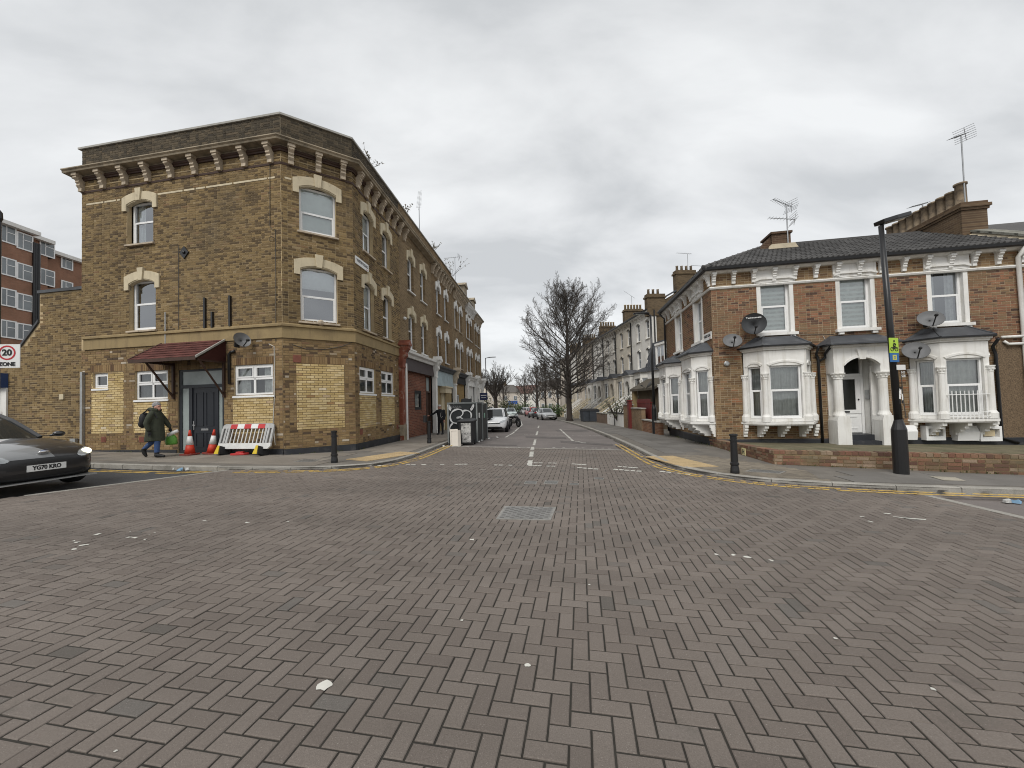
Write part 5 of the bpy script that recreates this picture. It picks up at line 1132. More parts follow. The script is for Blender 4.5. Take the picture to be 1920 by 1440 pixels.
b = MB(FD.M); b.box(2.95, 3.6, 2.2, 3.0, 6.9, 7.75); b.box(2.9, 3.65, 2.15, 3.05, 7.75, 7.83); b.prism([(2.4, 7.0), (2.95, 7.2), (2.95, 7.7), (2.7, 7.45)], 2.3, 2.9); cs_ = b.build('chimney', bricktex('chimney_brick', -10, (.12,.075,.05), (.08,.05,.035), (.15,.11,.075)), ch_)
b = MB(FD.M); b.prism([(2.75, 7.12), (3.75, 7.12), (3.65, 7.3), (2.85, 7.3)], 2.0, 2.2); b.build('flaunching', K['flaunch'], cs_)
b = MB(); q0, q1 = FE.p(0, 0, 0), FD.p(LD, 2*hy, 0); b.add([(q0.x,q0.y,-.5),(q1.x,q1.y,-.5),(q1.x,q1.y,5.86),(q0.x,q0.y,5.86)], [(0,1,2,3)]); b.build('rear_wall', bricktex('rear_brick_right', -10, (.22,.14,.08), (.15,.09,.05), (.25,.19,.12)), ch_)

# ------------------------------------------------------------ next house on the right with the long chimney
FN = FD.off(LD, 0); nh = thing('neighbour_house', 'neighbouring brick house at the right edge with long sooty chimney stack', 'house', tuple(FN.p(.5, 0, gz(*FN.p(.5, 0, 0).xy))), world=True)
nbr = bricktex('neighbour_brick', -10, (.26,.13,.07), (.17,.085,.05), (.3,.22,.14)); nby = bricktex('stack_brick', 80, (.15,.10,.06), (.09,.06,.04), (.17,.13,.085))
b = MB(FN.M); b.box(.01, 6, .0, 2*hy, -.5, 5.85); b.build('wall', nbr, nh)
b = MB(FN.M); b.box(-.02, .22, -.3, 2*hy, 5.86, 5.9); b.prism([(-ev, zr0+.12), (hy, zr0+rise+.16), (2*hy+ev, zr0+.1), (2*hy, 5.5), (0, 5.5)], -.02, .24, 'yz'); b.build('party_wall', nby, nh)
b = MB(FN.M); n_ = 9
for r in range(n_):
    t0, t1 = r/n_, (r+1)/n_+.03; y0_, y1_ = -ev-.05+(hy+ev)*t0, -ev-.05+(hy+ev)*t1; z0_, z1_ = zr0+.16+rise*t0, zr0+.16+rise*t1
    b.add([(-.1,y0_,z0_+.05),(.34,y0_,z0_+.05),(.34,y1_,z1_+.03),(-.1,y1_,z1_+.03),(-.1,y0_,z0_-.03),(.34,y0_,z0_-.03),(-.1,y1_,z1_-.04)], [(0,1,2,3),(4,5,1,0),(4,0,3,6)])
b.build('verge_tiles', mat('lichen_concrete', (.21,.205,.175), .9, var=.25, vs=4, fine=.2), nh)
b = MB(FN.M); b.add([(.24,-ev,zr0+.1),(6,-ev,zr0+.1),(6,hy,zr0+rise+.1),(.24,hy,zr0+rise+.1)], [(0,1,2,3)]); b.build('roof', K['tile'], nh)
sy0, sy1, sz = 1.45, 4.9, 7.95
b = MB(FN.M); b.box(-.32, .42, sy0, sy1, 6.2, sz-.28); b.box(-.36, .46, sy0-.04, sy1+.04, sz-.28, sz-.2); b.box(-.40, .50, sy0-.08, sy1+.08, sz-.2, sz-.1); b.box(-.34, .44, sy0-.02, sy1+.02, sz-.1, sz); stk = b.build('chimney_stack', nby, nh)
for k_ in range(10):
    b = MB(FN.M); yy = sy0+.2+k_*(sy1-sy0-.4)/9; h_ = .60 if k_ else .74; rj = random.uniform(.95, 1.05)
    b.lathe([(.17*rj, sz), (.155*rj, sz+.06), (.145*rj, sz+h_-.07), (.18*rj, sz+h_-.06), (.18*rj, sz+h_), (.13*rj, sz+h_), (.13*rj, sz+h_-.12)], 12, (-.14, yy, 0), cap=False); b.build('chimney_pot', K['pot'], stk, smooth=True)
b = MB(FN.M); b.prism([(0.0, 5.72), (-.10, 5.72), (-.20, 5.77), (-.22, 5.84), (0, 5.86)], .02, 6, 'yz'); b.build('eaves_moulding', K['white'], nh)

# ------------------------------------------------------------ forecourt and low garden wall
gA, gB, gC = G(1452, 870, .05), G(1886, 889, .05), G(1292, 823, .05)
dAB = (V((gB.x, gB.y, 0)) - V((gA.x, gA.y, 0))).normalized(); gB2 = gA + dAB * 9
fc_pts = [(gC.x, gC.y), (gA.x, gA.y), (gB2.x, gB2.y), tuple(FD.p(14, 0, 0).xy), tuple(FD.p(0, 0, 0).xy), tuple(FE.p(0, 0, 0).xy)]
b = MB(); b.add([(x, y, gz(x, y) + .05 + (.16 if i in (3, 4, 5) else .1)) for i, (x, y) in enumerate(fc_pts)], [tuple(range(6))]); fo = b.build('forecourt', K['moss']); fo['kind'] = 'structure'
gw = thing('garden_wall', 'low mossy brick garden wall curving round the corner house forecourt', 'wall', tuple(gA), world=True)
def lowwall(P, Q, h0, h1, single, nm):
    a = V((P.x, P.y, 0)); q = V((Q.x, Q.y, 0)); L = (q - a).length; f = Fac(P.x, P.y, math.degrees(math.atan2(q.y-a.y, q.x-a.x)))
    z = lambda t: gz(*(a + (q-a)*t).xy) + .05
    b = MB(f.M); b.add([(0,0,z(0)-.2),(L,0,z(1)-.2),(L,0,z(1)+h1),(0,0,z(0)+h0),(0,.22,z(0)-.2),(L,.22,z(1)-.2),(L,.22,z(1)+h1),(0,.22,z(0)+h0)], [(0,1,2,3),(3,2,6,7),(5,4,7,6),(4,0,3,7),(1,5,6,2)]); wl_ = b.build(nm, K['mortar_dark'], gw)
    lo = min(z(0), z(1)) - .05; hi = max(z(0)+h0, z(1)+h1)
    it = [k for k in courses(0, L, lo, hi, [], 'f') if k[3] < z(0)+h0 + (z(1)+h1-z(0)-h0)*(k[0]/L) - .055]
    lay_bricks(f, it, K['wallbrick'], wl_, single, .01)
    b = MB(f.M); n_ = max(1, int(L/.11))
    for i in range(n_):
        x = i*L/n_; zt_ = z(0)+h0 + (z(1)+h1-z(0)-h0)*(x/L); b.box(x+.006, x+L/n_-.006, -.012, .225, zt_-.06, zt_+.012+random.uniform(-.003, .004))
    b.build('coping_bricks', K['wallbrick'], wl_, kind='stuff'); return f
f1 = lowwall(gA, gB2, .30, .46, 150, 'wall_section'); f2 = lowwall(gC, gA, .16, .30, 90, 'wall_section')
b = MB(f2.M); L2 = (gA-gC).length; x, z = f2.hit(1396, 847); b.box(x-.12, x+.12, -.03, -.012, z-.09, z+.1); hp = b.build('hydrant_plate', mat('hydrant_yellow', (.62,.55,.30), .5, var=.1), gw)
b = MB(f2.M); b.box(x-.06, x-.035, -.036, -.03, z-.06, z+.07); b.box(x+.035, x+.06, -.036, -.03, z-.06, z+.07); b.box(x-.035, x+.035, -.036, -.03, z-.01, z+.015); b.build('letter', K['sign_black'], hp)

# weeds and moss along the foot of the walls
rg = random.Random(12); b = MB()
def tuft(x, y, z, n, h):
    for _ in range(n):
        a = rg.random()*6.283; L = h*rg.uniform(.5, 1.2); d = V((cos(a)*.45, sin(a)*.45, 1)).normalized(); s_ = V((-sin(a), cos(a), 0))*.006; p = V((x+rg.gauss(0, .03), y+rg.gauss(0, .03), z)); q = p + d*L*.6; r = q + (d + V((0, 0, -.5)))*L*.4
        b.add([tuple(p-s_), tuple(p+s_), tuple(q+s_*.7), tuple(r), tuple(q-s_*.7)], [(0,1,2,4),(4,2,3)])
for f_, x0_, x1_, y_, n_ in ((f1, .1, 6, -.03, 26), (f2, .2, 6, -.03, 16), (FA, .1, 3.6, -.06, 14), (FB, .1, 2, -.05, 8), (FC, .1, 4, -.05, 12), (FE, 0, 6, -.12, 20)):
    for _ in range(n_): p = f_.p(rg.uniform(x0_, x1_), y_, 0); tuft(p.x, p.y, gz(p.x, p.y)+.045, rg.randint(3, 8), rg.uniform(.03, .09))
wt_ = b.build('weed_tufts', mat('weed_green', (.075,.085,.03), .8, var=.35, vs=6)); tag(wt_, 'small weeds growing along the foot of the walls', 'weeds', kind='stuff')

# ------------------------------------------------------------ white cottage with slate mansard beyond the corner house
q = (9.43, 26.96); FM = Fac(q[0], q[1], 279); LM = 3.3
co = thing('mansard_cottage', 'small white rendered cottage with dark slate mansard and white dormer', 'house', (q[0], q[1], gz(*q)), world=True)
b = MB(FM.M); b.box(0, LM, 0, 6, -.8, 3.55); b.build('wall', K['white'], co)
b = MB(FM.M)
for r in range(7):
    z0_, z1_ = 3.5+.28*r, 3.5+.28*(r+1)+.03; y0_, y1_ = -.12+.08*r, -.12+.08*(r+1)+.01; x = -.08-(.15 if r % 2 else 0)
    while x < LM: b.add([(x+.004,y0_,z0_),(x+.296,y0_,z0_),(x+.296,y1_,z1_),(x+.004,y1_,z1_)], [(0,1,2,3)]); x += .3
b.box(-.08, LM+.1, .45, 5, 3.5, 5.45); b.build('mansard', K['slate'], co)
xd0, xd1 = FM.hit(1233, 662)[0], FM.hit(1248, 662)[0]
b = MB(FM.M); b.box(xd0-.1, xd1+.1, -.15, .6, 3.68, 3.76); b.box(xd0-.1, xd1+.1, -.15, .6, 5.08, 5.22); b.box(xd0-.1, xd0, -.1, .6, 3.76, 5.08); b.box(xd1, xd1+.1, -.1, .6, 3.76, 5.08); dm = b.build('dormer', K['white'], co)
window(dm, FM, xd0, xd1, 3.76, 5.08, -.08, 'two', 'room', 'glass2', ft=.09)
b = MB(FM.M); b.prism([(0, 3.0), (-1.3, 2.3), (-1.3, 2.15), (0, 2.85)], -.1, LM-.2, 'yz'); b.build('porch_roof', mat('brown_felt', (.085,.073,.055), .9, var=.25), co)
b = MB(FM.M); b.box(.3, LM-.3, -.9, 0, -.8, 2.3); b.build('porch_wall', mat('tan_render', (.115,.092,.062), .9, var=.2), co)
b = MB(FM.M); b.box(.0, .25, -1.2, -.9, -.8, 2.3); b.build('porch_post', K['stucco_buff'], co)

# ------------------------------------------------------------ white stucco terrace
T0 = V((12.1, 34.0)); d94 = V((cos(R(94)), sin(R(94)))); FTo = T0 + d94 * 60; FT = Fac(FTo.x, FTo.y, 274)
creams = [mat('stucco_white', (.72,.70,.65), .75, var=.07, vs=1, dirt=(.42,.38,.31), ds=1.2, dlo=.55, dhi=.8), mat('stucco_cream', (.62,.57,.48), .75, var=.07, vs=1, dirt=(.42,.37,.30), ds=1.2, dlo=.55, dhi=.8),
          mat('stucco_grey', (.60,.57,.51), .75, var=.08, vs=1, dirt=(.3,.27,.21), ds=1.2, dlo=.55, dhi=.8), mat('stucco_pale', (.62,.56,.48), .75, var=.07, vs=1, dirt=(.38,.33,.26), ds=1.2, dlo=.55, dhi=.8)]
gable_b = bricktex('gable_brick', 4, (.145,.105,.062), (.085,.062,.04), (.15,.115,.075))
ords = ['first', 'second', 'third', 'fourth', 'fifth', 'sixth', 'seventh', 'eighth', 'ninth']
HW = 4.5
for i in range(9):
    x1 = 60.6 - HW*i; x0 = x1 - HW; m_ = creams[(0, 1, 2, 0, 3, 1, 0, 2, 3)[i]]
    t = thing('stucco_house', '%s pale stucco terrace house counting from the brick gable' % ords[i], 'house', tuple(FT.p((x0+x1)/2, 0, -.4)), world=True, group='pale stucco terrace')
    wx = [(x1-1.15, x1-.40), (x1-3.2, x1-2.42)]; ops = [(a, c_, 7.0, 8.66) for a, c_ in wx] + [(a, c_, 4.45, 6.15) for a, c_ in wx] + ([(x0+2.1, x0+3.9, 1.5, 3.3), (x0+.5, x0+1.4, 1.3, 3.4)] if i < 6 else [])
    b = MB(FT.M)
    for r in cut(x0, x1, -1.2, 9.3, ops): b.add([(r[0],0,r[2]),(r[1],0,r[2]),(r[1],0,r[3]),(r[0],0,r[3])], [(0,1,2,3)])
    for a, c_, d_, e_ in ops: b.add([(a,0,d_),(a,.16,d_),(a,.16,e_),(a,0,e_),(c_,0,d_),(c_,.16,d_),(c_,.16,e_),(c_,0,e_)], [(0,1,2,3),(5,4,7,6),(3,2,6,7)])
    b.build('wall', m_, t)
    for k_, o in enumerate(ops[:4]):
        window(t, FT, o[0]+.01, o[1]-.01, o[2], o[3]-.06, .1, 'sash', ('room', 'net', 'curtain', 'room')[(k_+i) % 4], 'glass_dark' if i % 2 else 'glass', sill=(m_, .1), ft=.05)
        b = MB(FT.M); ai = arc(o[0]-.02, o[1]+.02, o[3]-.16, .16); b.strip(ai, [(p[0], p[1]+.13) for p in ai], -.06, .1); b.strip(ai, [(p[0], o[3]+.05) for p in ai], .0, .1); b.build('arch_head', m_, t)
    run(FT, [(.02, 9.0), (-.08, 9.05), (-.1, 9.15), (-.3, 9.2), (-.32, 9.33), (.02, 9.36)], x0, x1, 'eaves_cornice', m_, t)
    run(FT, [(-.28, 9.3), (-.40, 9.3), (-.42, 9.42), (-.28, 9.42)], x0, x1, 'gutter', K['gutter'], t)
    for k_ in range(6): corbel(FT, x0+.4+k_*.75, 9.2, .35, .24, .12, t, m_, 'bracket')
    b = MB(FT.M); b.add([(x0,-.3,9.36),(x1,-.3,9.36),(x1,5,12.0),(x0,5,12.0),(x1,10,9.36),(x0,10,9.36)], [(0,1,2,3),(3,2,4,5)]); b.build('roof', K['slate'], t)
    b = MB(FT.M); b.tube([(x0+.06, -.1, 9.2), (x0+.06, -.1, 1)], .06, 6); b.build('downpipe', K['gutter'], t)
    # chimney on the party wall
    if i % 2 == 0 and i > 0:
        b = MB(FT.M); b.box(x1-.45, x1+.25, 1.0, 3.1, 9.6, 11.55); b.box(x1-.52, x1+.32, .93, 3.17, 11.3, 11.42); st = b.build('chimney', gable_b, t)
        for k_ in range(6):
            b = MB(FT.M); yy = 1.2+k_*.34; b.lathe([(.13, 11.55), (.11, 12.0), (.14, 12.02), (.14, 12.08)], 7, (x1-.1, yy, 0)); b.build('chimney_pot', mat('buff_pot', (.40,.30,.17), .8) if k_ == 0 and i == 2 else bpy.data.materials['buff_pot'], st, smooth=True)
    # ground floor bay, porch and steps
    if i < 6:
        xc = x1-1.45; P = [(xc-1.15, 0), (xc-.7, -.8), (xc+.7, -.8), (xc+1.15, 0)]
        by = None
        for (a, c_) in zip(P, P[1:]):
            qq = FT.p(a[0], a[1], 0); L = math.hypot(c_[0]-a[0], c_[1]-a[1]); f = Fac(qq.x, qq.y, math.degrees(FT.a + math.atan2(c_[1]-a[1], c_[0]-a[0])))
            if by is None: b0 = MB(FT.M); b0.prism(P, 3.95, 4.05, 'xy'); b0.prism(P, -1, 1.3, 'xy'); by = b0.build('bay_window', m_, t)
            b = MB(f.M); o = (.14, L-.14, 1.5, 3.5)
            for r in cut(0, L, 1.3, 3.95, [o]): b.add([(r[0],0,r[2]),(r[1],0,r[2]),(r[1],0,r[3]),(r[0],0,r[3])], [(0,1,2,3)])
            b.build('bay_wall', m_, by); window(by, f, o[0], o[1], o[2], o[3], .06, 'sash', 'curtain', 'glass', ft=.05, name='sash')
            b = MB(f.M); b.lathe([(.1, 1.3), (.08, 1.5), (.08, 3.1), (.13, 3.3)], 8, (0, -.02, 0)); b.build('column', m_, by)
        b = MB(FT.M); b.add([(xc-1.4,0,4.02),(xc-.85,-1.0,4.02),(xc+.85,-1.0,4.02),(xc+1.4,0,4.02),(xc-.6,0,4.5),(xc+.6,0,4.5)], [(0,1,4),(1,2,5,4),(2,3,5)]); b.build('bay_roof', K['slate'], by)
        xp = x0+.95; b = MB(FT.M); ai = arc(xp-.55, xp+.55, 2.9, .5); b.strip(ai, [(p[0], 3.85) for p in ai], -1.0, -.85); b.box(xp-.85, xp-.55, -1.0, 0, 2.8, 3.85); b.box(xp+.55, xp+.85, -1.0, 0, 2.8, 3.85)
        for sg in (-1, 1): b.box(xp+sg*.7-.14, xp+sg*.7+.14, -.98, -.7, -1, 2.8)
        b.box(xp-.95, xp+.95, -1.1, 0, 3.85, 3.95); pr_ = b.build('porch', m_, t)
        b = MB(FT.M); b.prism([(xp-1.0, 3.95), (xp+1.0, 3.95), (xp, 4.45)], -1.15, 0); b.build('porch_roof', K['slate'], pr_)
        b = MB(FT.M); b.box(xp-.45, xp+.45, .1, .15, 1.3, 3.3); b.build('front_door', K['brown_wood'] if i % 2 else K['charcoal'], pr_)
        for k_ in range(8):
            b = MB(FT.M); b.box(xp-.6, xp+.6, -1.0-.28*(k_+1), -1.0-.28*k_, -1, 1.25-.19*k_); b.build('step', K['kerb'], pr_)
        for sg in (-1, 1):
            b = MB(FT.M); b.prism([(-1.0, 1.9), (-1.0, 2.05), (-3.3, .45), (-3.3, .3)], xp+sg*.68-.09, xp+sg*.68+.09, 'yz'); b.prism([(-1.0, 1.5), (-1.0, -1), (-3.3, -1), (-3.3, .0)], xp+sg*.68-.05, xp+sg*.68+.05, 'yz'); b.build('stair_wall', K['stone'] if i % 2 else K['white'], pr_)
    if i == 0:
        FG = Fac(*FT.p(60.6, 0, 0).xy, 274-270+0); FG = Fac(*FT.p(60.62, 0, 0).xy, 4)
        b = MB(FG.M); b.prism([(.45, -1.2), (10, -1.2), (10, 9.4), (5, 12.3), (.45, 9.75)], -.0, .3); gw_ = b.build('gable_wall', gable_b, t)
        b = MB(FG.M); b.box(-.02, .46, -.03, .3, -1.2, 9.75); b.build('quoin', creams[0], t)
        b = MB(FG.M); b.strip([(.0, 9.65), (5, 12.35), (10, 9.45)], [(.0, 9.8), (5, 12.5), (10, 9.6)], -.06, .35); b.build('verge', K['lead'], gw_)
        for a, c_, z_ in ((-.7+.4, 1.3, 10.7), (2.35, 4.15, 12.75)):
            b = MB(FG.M); b.box(a, c_, -.1, .5, 8.8, z_); b.box(a-.08, c_+.08, -.18, .58, z_-.35, z_-.2); st = b.build('chimney', gable_b, gw_)
            for k_ in range(4 if a > 2 else 3):
                b = MB(FG.M); b.lathe([(.12, z_), (.1, z_+.4), (.13, z_+.44)], 7, (a+.25+k_*.42, .2, 0)); b.build('chimney_pot', K['pot'], st, smooth=True)
        b = MB(FG.M); b.tube([(.25, -.12, 9.3), (.25, -.12, 0)], .06, 6); b.build('downpipe', K['gutter'], t)

# ------------------------------------------------------------ front boundaries along the right pavement
def bwall(p0, p1, h, m, name, label, cat='wall', th=.22, cap=None, group=None):
    a, c_ = G(*p0, .05), G(*p1, .05); f = Fac(a.x, a.y, math.degrees(math.atan2(c_.y-a.y, c_.x-a.x))); L = (V((c_.x, c_.y))-V((a.x, a.y))).length
    t = thing(name, label, cat, tuple(a), world=True, group=group); za = min(gz(a.x, a.y), gz(c_.x, c_.y)) - .1
    b = MB(f.M); b.box(0, L, 0, th, za, za+.15+h); w_ = b.build('panel', m, t)
    b = MB(f.M); b.box(-.04, L+.04, -.04, th+.04, za+.15+h, za+.21+h); b.build('coping', cap or K['coping'], t); return t, f, L, za
bb = bricktex('boundary_brick', 84, (.24,.165,.10), (.16,.11,.07), (.24,.19,.13)); bb2 = bricktex('boundary_red_brick', 84, (.24,.12,.07), (.17,.08,.05), (.26,.19,.13))
bwall((1205, 808), (1236, 815), .62, bb2, 'boundary_wall', 'low red brick wall at the foot of the black street lamp'); bwall((1182, 803), (1204, 808), 1.28, bb, 'boundary_wall', 'shoulder high stock brick wall with rounded pier')
t, f, L, za = bwall((1139, 794.5), (1169.5, 801), .95, K['white'], 'boundary_wall', 'white painted front wall with black coping', cap=K['blackm'])
b = MB(f.M); b.box(L*.5-.06, L*.5+.06, -.03, .02, za, za+1.1); b.build('gate_post', K['blackm'], t)
bwall((1119, 791.5), (1138, 794.3), .85, mat('brown_render', (.16,.115,.085), .9, var=.2), 'boundary_wall', 'brown rendered front wall between white wall and bins')
t, f, L, za = bwall((1197, 803.5), (1222, 808.5), 1.62, mat('red_board', (.13,.02,.017), .6, var=.12), 'red_fence', 'deep red boarded fence behind the brick wall', 'fence', .06, mat('red_cap', (.15,.02,.018), .6))
for k_ in range(10): b = MB(f.M); b.box(k_*L/10+.01, (k_+1)*L/10-.01, -.025, -.003, za, za+2.0); b.build('board', bpy.data.materials['red_board'], t)
t, f, L, za = bwall((1177.5, 803), (1180.5, 803.7), 1.75, bpy.data.materials['red_board'], 'red_gate_post', 'deep red gate post beside the white wall', 'post', .2, bpy.data.materials['red_cap'])
t, f, L, za = bwall((1170, 801.3), (1177, 802.8), 1.5, bb, 'brick_pier', 'stock brick pier next to the red gate post', 'pier', .4)

# ------------------------------------------------------------ houses that close the street far away
def far_row(name, label, p0, ang, L, z0, ze, zr, wallm, roofm, nwin, grp=None, depth=9):
    f = Fac(p0[0], p0[1], ang); t = thing(name, label, 'house', (p0[0], p0[1], z0), world=True, group=grp)
    b = MB(f.M); b.box(0, L, 0, depth, z0, ze); b.prism([(0, ze), (depth, ze), (depth/2, zr)], 0.01, L-.01, 'yz'); b.build('wall', wallm, t)
    b = MB(f.M); b.add([(-.1,-.3,ze),(L+.1,-.3,ze),(L+.1,depth/2,zr+.1),(-.1,depth/2,zr+.1),(L+.1,depth+.3,ze),(-.1,depth+.3,ze)], [(0,1,2,3),(3,2,4,5)]); b.build('roof', roofm, t)
    n_ = nwin
    for k_ in range(n_):
        for z in ((z0+1.0, z0+2.7), (z0+4.0, z0+5.6)):
            xc = L*(k_+.5)/n_; window(t, f, xc-.7, xc+.7, z[0], z[1], -.08, 'two', 'room', 'pane_far', ft=.09)
    for k_ in range(max(1, n_//3)):
        b = MB(f.M); xc = L*(k_+.7)/max(1, n_//3); b.box(xc-.4, xc+.4, depth/2-.6, depth/2+.6, zr-.8, zr+1.3); b.build('chimney', gable_b, t)
    return t
redroof = mat('red_clay_roof', (.10,.055,.045), .85, var=.2, vs=1); greyroof = mat('far_slate', (.11,.10,.09), .8, var=.2)
p = at(955, 758, 150); far_row('far_house', 'distant white house with red roof closing the street', (p.x, p.y), -35, 16, -1.2, 5.4, 8.6, creams[0], redroof, 5)
p = at(1000, 758, 118); far_row('far_house', 'distant white gabled house with grey roof left of the small trees', (p.x, p.y), -55, 24, -1.2, 5.2, 8.4, creams[0], greyroof, 7)
p = at(1012, 758, 96); far_row('far_house', 'pale house front half hidden by the far small trees', (p.x, p.y), -62, 22, -1.2, 4.9, 7.6, creams[3], greyroof, 7)
p = at(918, 758, 130); far_row('far_house', 'distant brick and white house behind the left street tree', (p.x, p.y), 30, 12, -1.2, 5.6, 8.4, creams[3], greyroof, 3)
p = at(905, 758, 175); far_row('far_house', 'far roofline low on the horizon left of the lamp', (p.x, p.y), 5, 30, -1.2, 4.4, 6.6, creams[3], greyroof, 6)

# ------------------------------------------------------------ bare trees
def bare_tree(name, label, loc, h, spread, seed, trunk=.28, first=.2, prim=44, dens=1.0, lean=.0, pollard=False, thick=1.0, upf=.55, group=None):
    rnd = random.Random(seed); t = thing(name, label, 'tree', loc, group=group)
    b = MB(); P = [(0, 0, -.15), (0, 0, .25), (lean*.1, 0, h*.15), (lean*.3, .05, h*.35), (lean*.6, 0, h*.6), (lean*.8, .05, h*.8), (lean, 0, h*.93)]
    if pollard: P = P[:4] + [(lean*.4, 0, h*.45)]
    Rr = [trunk*1.7, trunk*1.05, trunk*.9, trunk*.72, trunk*.45, trunk*.2, trunk*.05][:len(P)]
    b.tube(P, Rr, 9); b.build('trunk', K['bark'], t, smooth=True)
    c = MB()
    def pt(z):
        for (a, q) in zip(P, P[1:]):
            if a[2] <= z <= q[2]: k = (z-a[2])/(q[2]-a[2]); return V(a).lerp(V(q), k)
        return V(P[-1])
    def grow(p, d, L, r, lev, up):
        n = 4 if lev < 2 else 3; pts = [p]; rr = [r]; dirs = []
        for i in range(n):
            d = (d + V((rnd.gauss(0, .10), rnd.gauss(0, .10), rnd.gauss(0, .08) + up*.22))).normalized(); p = p + d * (L/n); pts.append(p); rr.append(r * (1 - .8*(i+1)/n) + .004); dirs.append(d)
        c.tube(pts, rr, (5, 4, 3, 3)[lev], cap=False)
        if lev == 3: return
        k = int((10, 8, 4)[lev] * dens)
        for j in range(k):
            f = .22 + .78*(j + rnd.random()*.6)/k; i = min(n-1, int(f*n)); q = pts[i].lerp(pts[i+1], f*n - i); dd = dirs[i]
            a = dd.orthogonal().normalized(); a.rotate(__import__('mathutils').Quaternion(dd, rnd.random()*6.283)); ang = rnd.uniform(.45, .95)
            grow(q, (dd*cos(ang) + a*sin(ang)).normalized(), L*rnd.uniform(.26, .42)*(1.15-.5*f), max(.007*thick, r*.42*(1-.5*f)), lev+1, up)
    ga = 0
    for i in range(prim):
        f = i/prim; z = h*(first + (.9-first)*f) if not pollard else h*(first + (.45-first)*(f**.5)); ga += 2.4 + rnd.uniform(-.3, .3); el = upf + .55*f + .45*f*f + rnd.uniform(-.12, .12) if not pollard else rnd.uniform(.5, 1.35)
        Lb = spread * (.55+.55*sin(math.pi*f**.8)) * (1-.25*f**3) * rnd.uniform(.8, 1.1) if not pollard else spread*rnd.uniform(.7, 1.15)
        if f < .12 and not pollard: Lb *= .85
        grow(pt(z), V((cos(ga)*cos(el), sin(ga)*cos(el), sin(el))), Lb, max(.02, trunk*.30*(1-.62*f)), 0, .42 if not pollard else .6)
    c.build('crown', K['twig'], t, smooth=True); return t
p = G(1068, 789, .05); bare_tree('bare_tree', 'large bare broad-crowned street tree on the right pavement', tuple(p), 13.4, 5.6, 5, trunk=.30, first=.17, prim=70, dens=1.25, thick=.7, upf=.26)
p = G(930, 783, .05); bare_tree('bare_tree', 'pollarded bare street tree beside the far left lamp post', (p.x, p.y, p.z), 8.2, 3.7, 11, trunk=.34, first=.28, prim=28, dens=.9, pollard=True, thick=1.8, group='far street trees')
p = at(1024, 783, 66); bare_tree('bare_tree', 'small bare tree behind the silver car', (p.x, p.y, gz(p.x, p.y)), 8.4, 4.0, 21, trunk=.2, first=.28, prim=24, dens=.9, thick=2.0, group='far street trees')
p = at(1008, 780, 78); bare_tree('bare_tree', 'dark dense bare tree behind the red car', (p.x, p.y, gz(p.x, p.y)), 8.8, 4.8, 31, trunk=.35, first=.22, prim=26, dens=.9, thick=2.2, group='far street trees')
p = at(985, 778, 92); bare_tree('bare_tree', 'brownish bare tree in front of the distant white houses', (p.x, p.y, gz(p.x, p.y)), 8.0, 4.6, 41, trunk=.3, first=.2, prim=24, dens=.8, thick=2.6, group='far street trees')
p = at(945, 776, 96); bare_tree('bare_tree', 'low bare tree left of the far blue van', (p.x, p.y, gz(p.x, p.y)), 6.0, 3.0, 51, trunk=.25, first=.2, prim=20, dens=.8, thick=2.6, group='far street trees')
p = at(1047, 781, 58); bare_tree('bare_tree', 'slender bare tree seen through the big crown', (p.x, p.y, gz(p.x, p.y)), 8.2, 3.4, 61, trunk=.17, first=.25, prim=24, dens=.9, thick=1.9, group='far street trees')

# evergreen shrubs: many small leaves on a twiggy core
def shrub(name, label, loc, r, n, seed, leafm=None, leaf=.09):
    rnd = random.Random(seed); t = thing(name, label, 'shrub', loc); c = MB(); tw = MB()
    for i in range(n):
        u = V((rnd.gauss(0, 1), rnd.gauss(0, 1), rnd.gauss(0, 1))).normalized() * (rnd.random()**.45) * (1 + .25*sin(i*.37)); p = V((u.x*r[0], u.y*r[1], r[2] + u.z*r[2]))
        a = V((rnd.gauss(0, 1), rnd.gauss(0, 1), rnd.gauss(0, .6))).normalized(); q = a.orthogonal().normalized(); s = leaf*rnd.uniform(.6, 1.3)
        c.add([p-a*s, p+q*s*.5, p+a*s, p-q*s*.5], [(0,1,2,3)])
    for i in range(14):
        a = rnd.random()*6.28; tw.tube([(0, 0, 0), (cos(a)*r[0]*.4, sin(a)*r[1]*.4, r[2]), (cos(a)*r[0]*.7, sin(a)*r[1]*.7, r[2]*1.7)], [.03, .02, .008], 4)
    c.build('foliage', leafm or K['leaf'], t); tw.build('stems', K['bark'], t); return t
p = at(1034, 780, 56); shrub('hedge_shrub', 'rounded green shrub behind the parked silver car', (p.x, p.y, gz(p.x, p.y)), (2.4, 1.2, .95), 1500, 3, leaf=.13)
olive = mat('dull_leaf', (.07,.075,.035), .7, var=.35)
p = at(1157, 776, 28.5); shrub('garden_shrub', 'sparse shrub above the white front wall', (p.x, p.y, gz(p.x, p.y)+.4), (1.3, .8, .9), 420, 7, olive, .08)
p = at(1185, 770, 29); shrub('garden_shrub', 'leggy potted shrub beside the red gate', (p.x, p.y, gz(p.x, p.y)+.8), (.9, .6, .85), 240, 9, olive, .07)
p = at(975, 772, 84); shrub('hedge_shrub', 'dark hedge by the far white houses', (p.x, p.y, gz(p.x, p.y)), (3.2, 1.5, 1.2), 700, 13, leaf=.2)
p = at(950, 772, 80); shrub('hedge_shrub', 'dark bush on the far left verge', (p.x, p.y, gz(p.x, p.y)), (2.2, 1.5, 1.6), 600, 17, olive, .2)
p = at(905, 774, 46); shrub('hedge_shrub', 'dark bush behind the agent board', (p.x, p.y, gz(p.x, p.y)), (1.6, 1.2, 1.5), 500, 19, olive, .14)

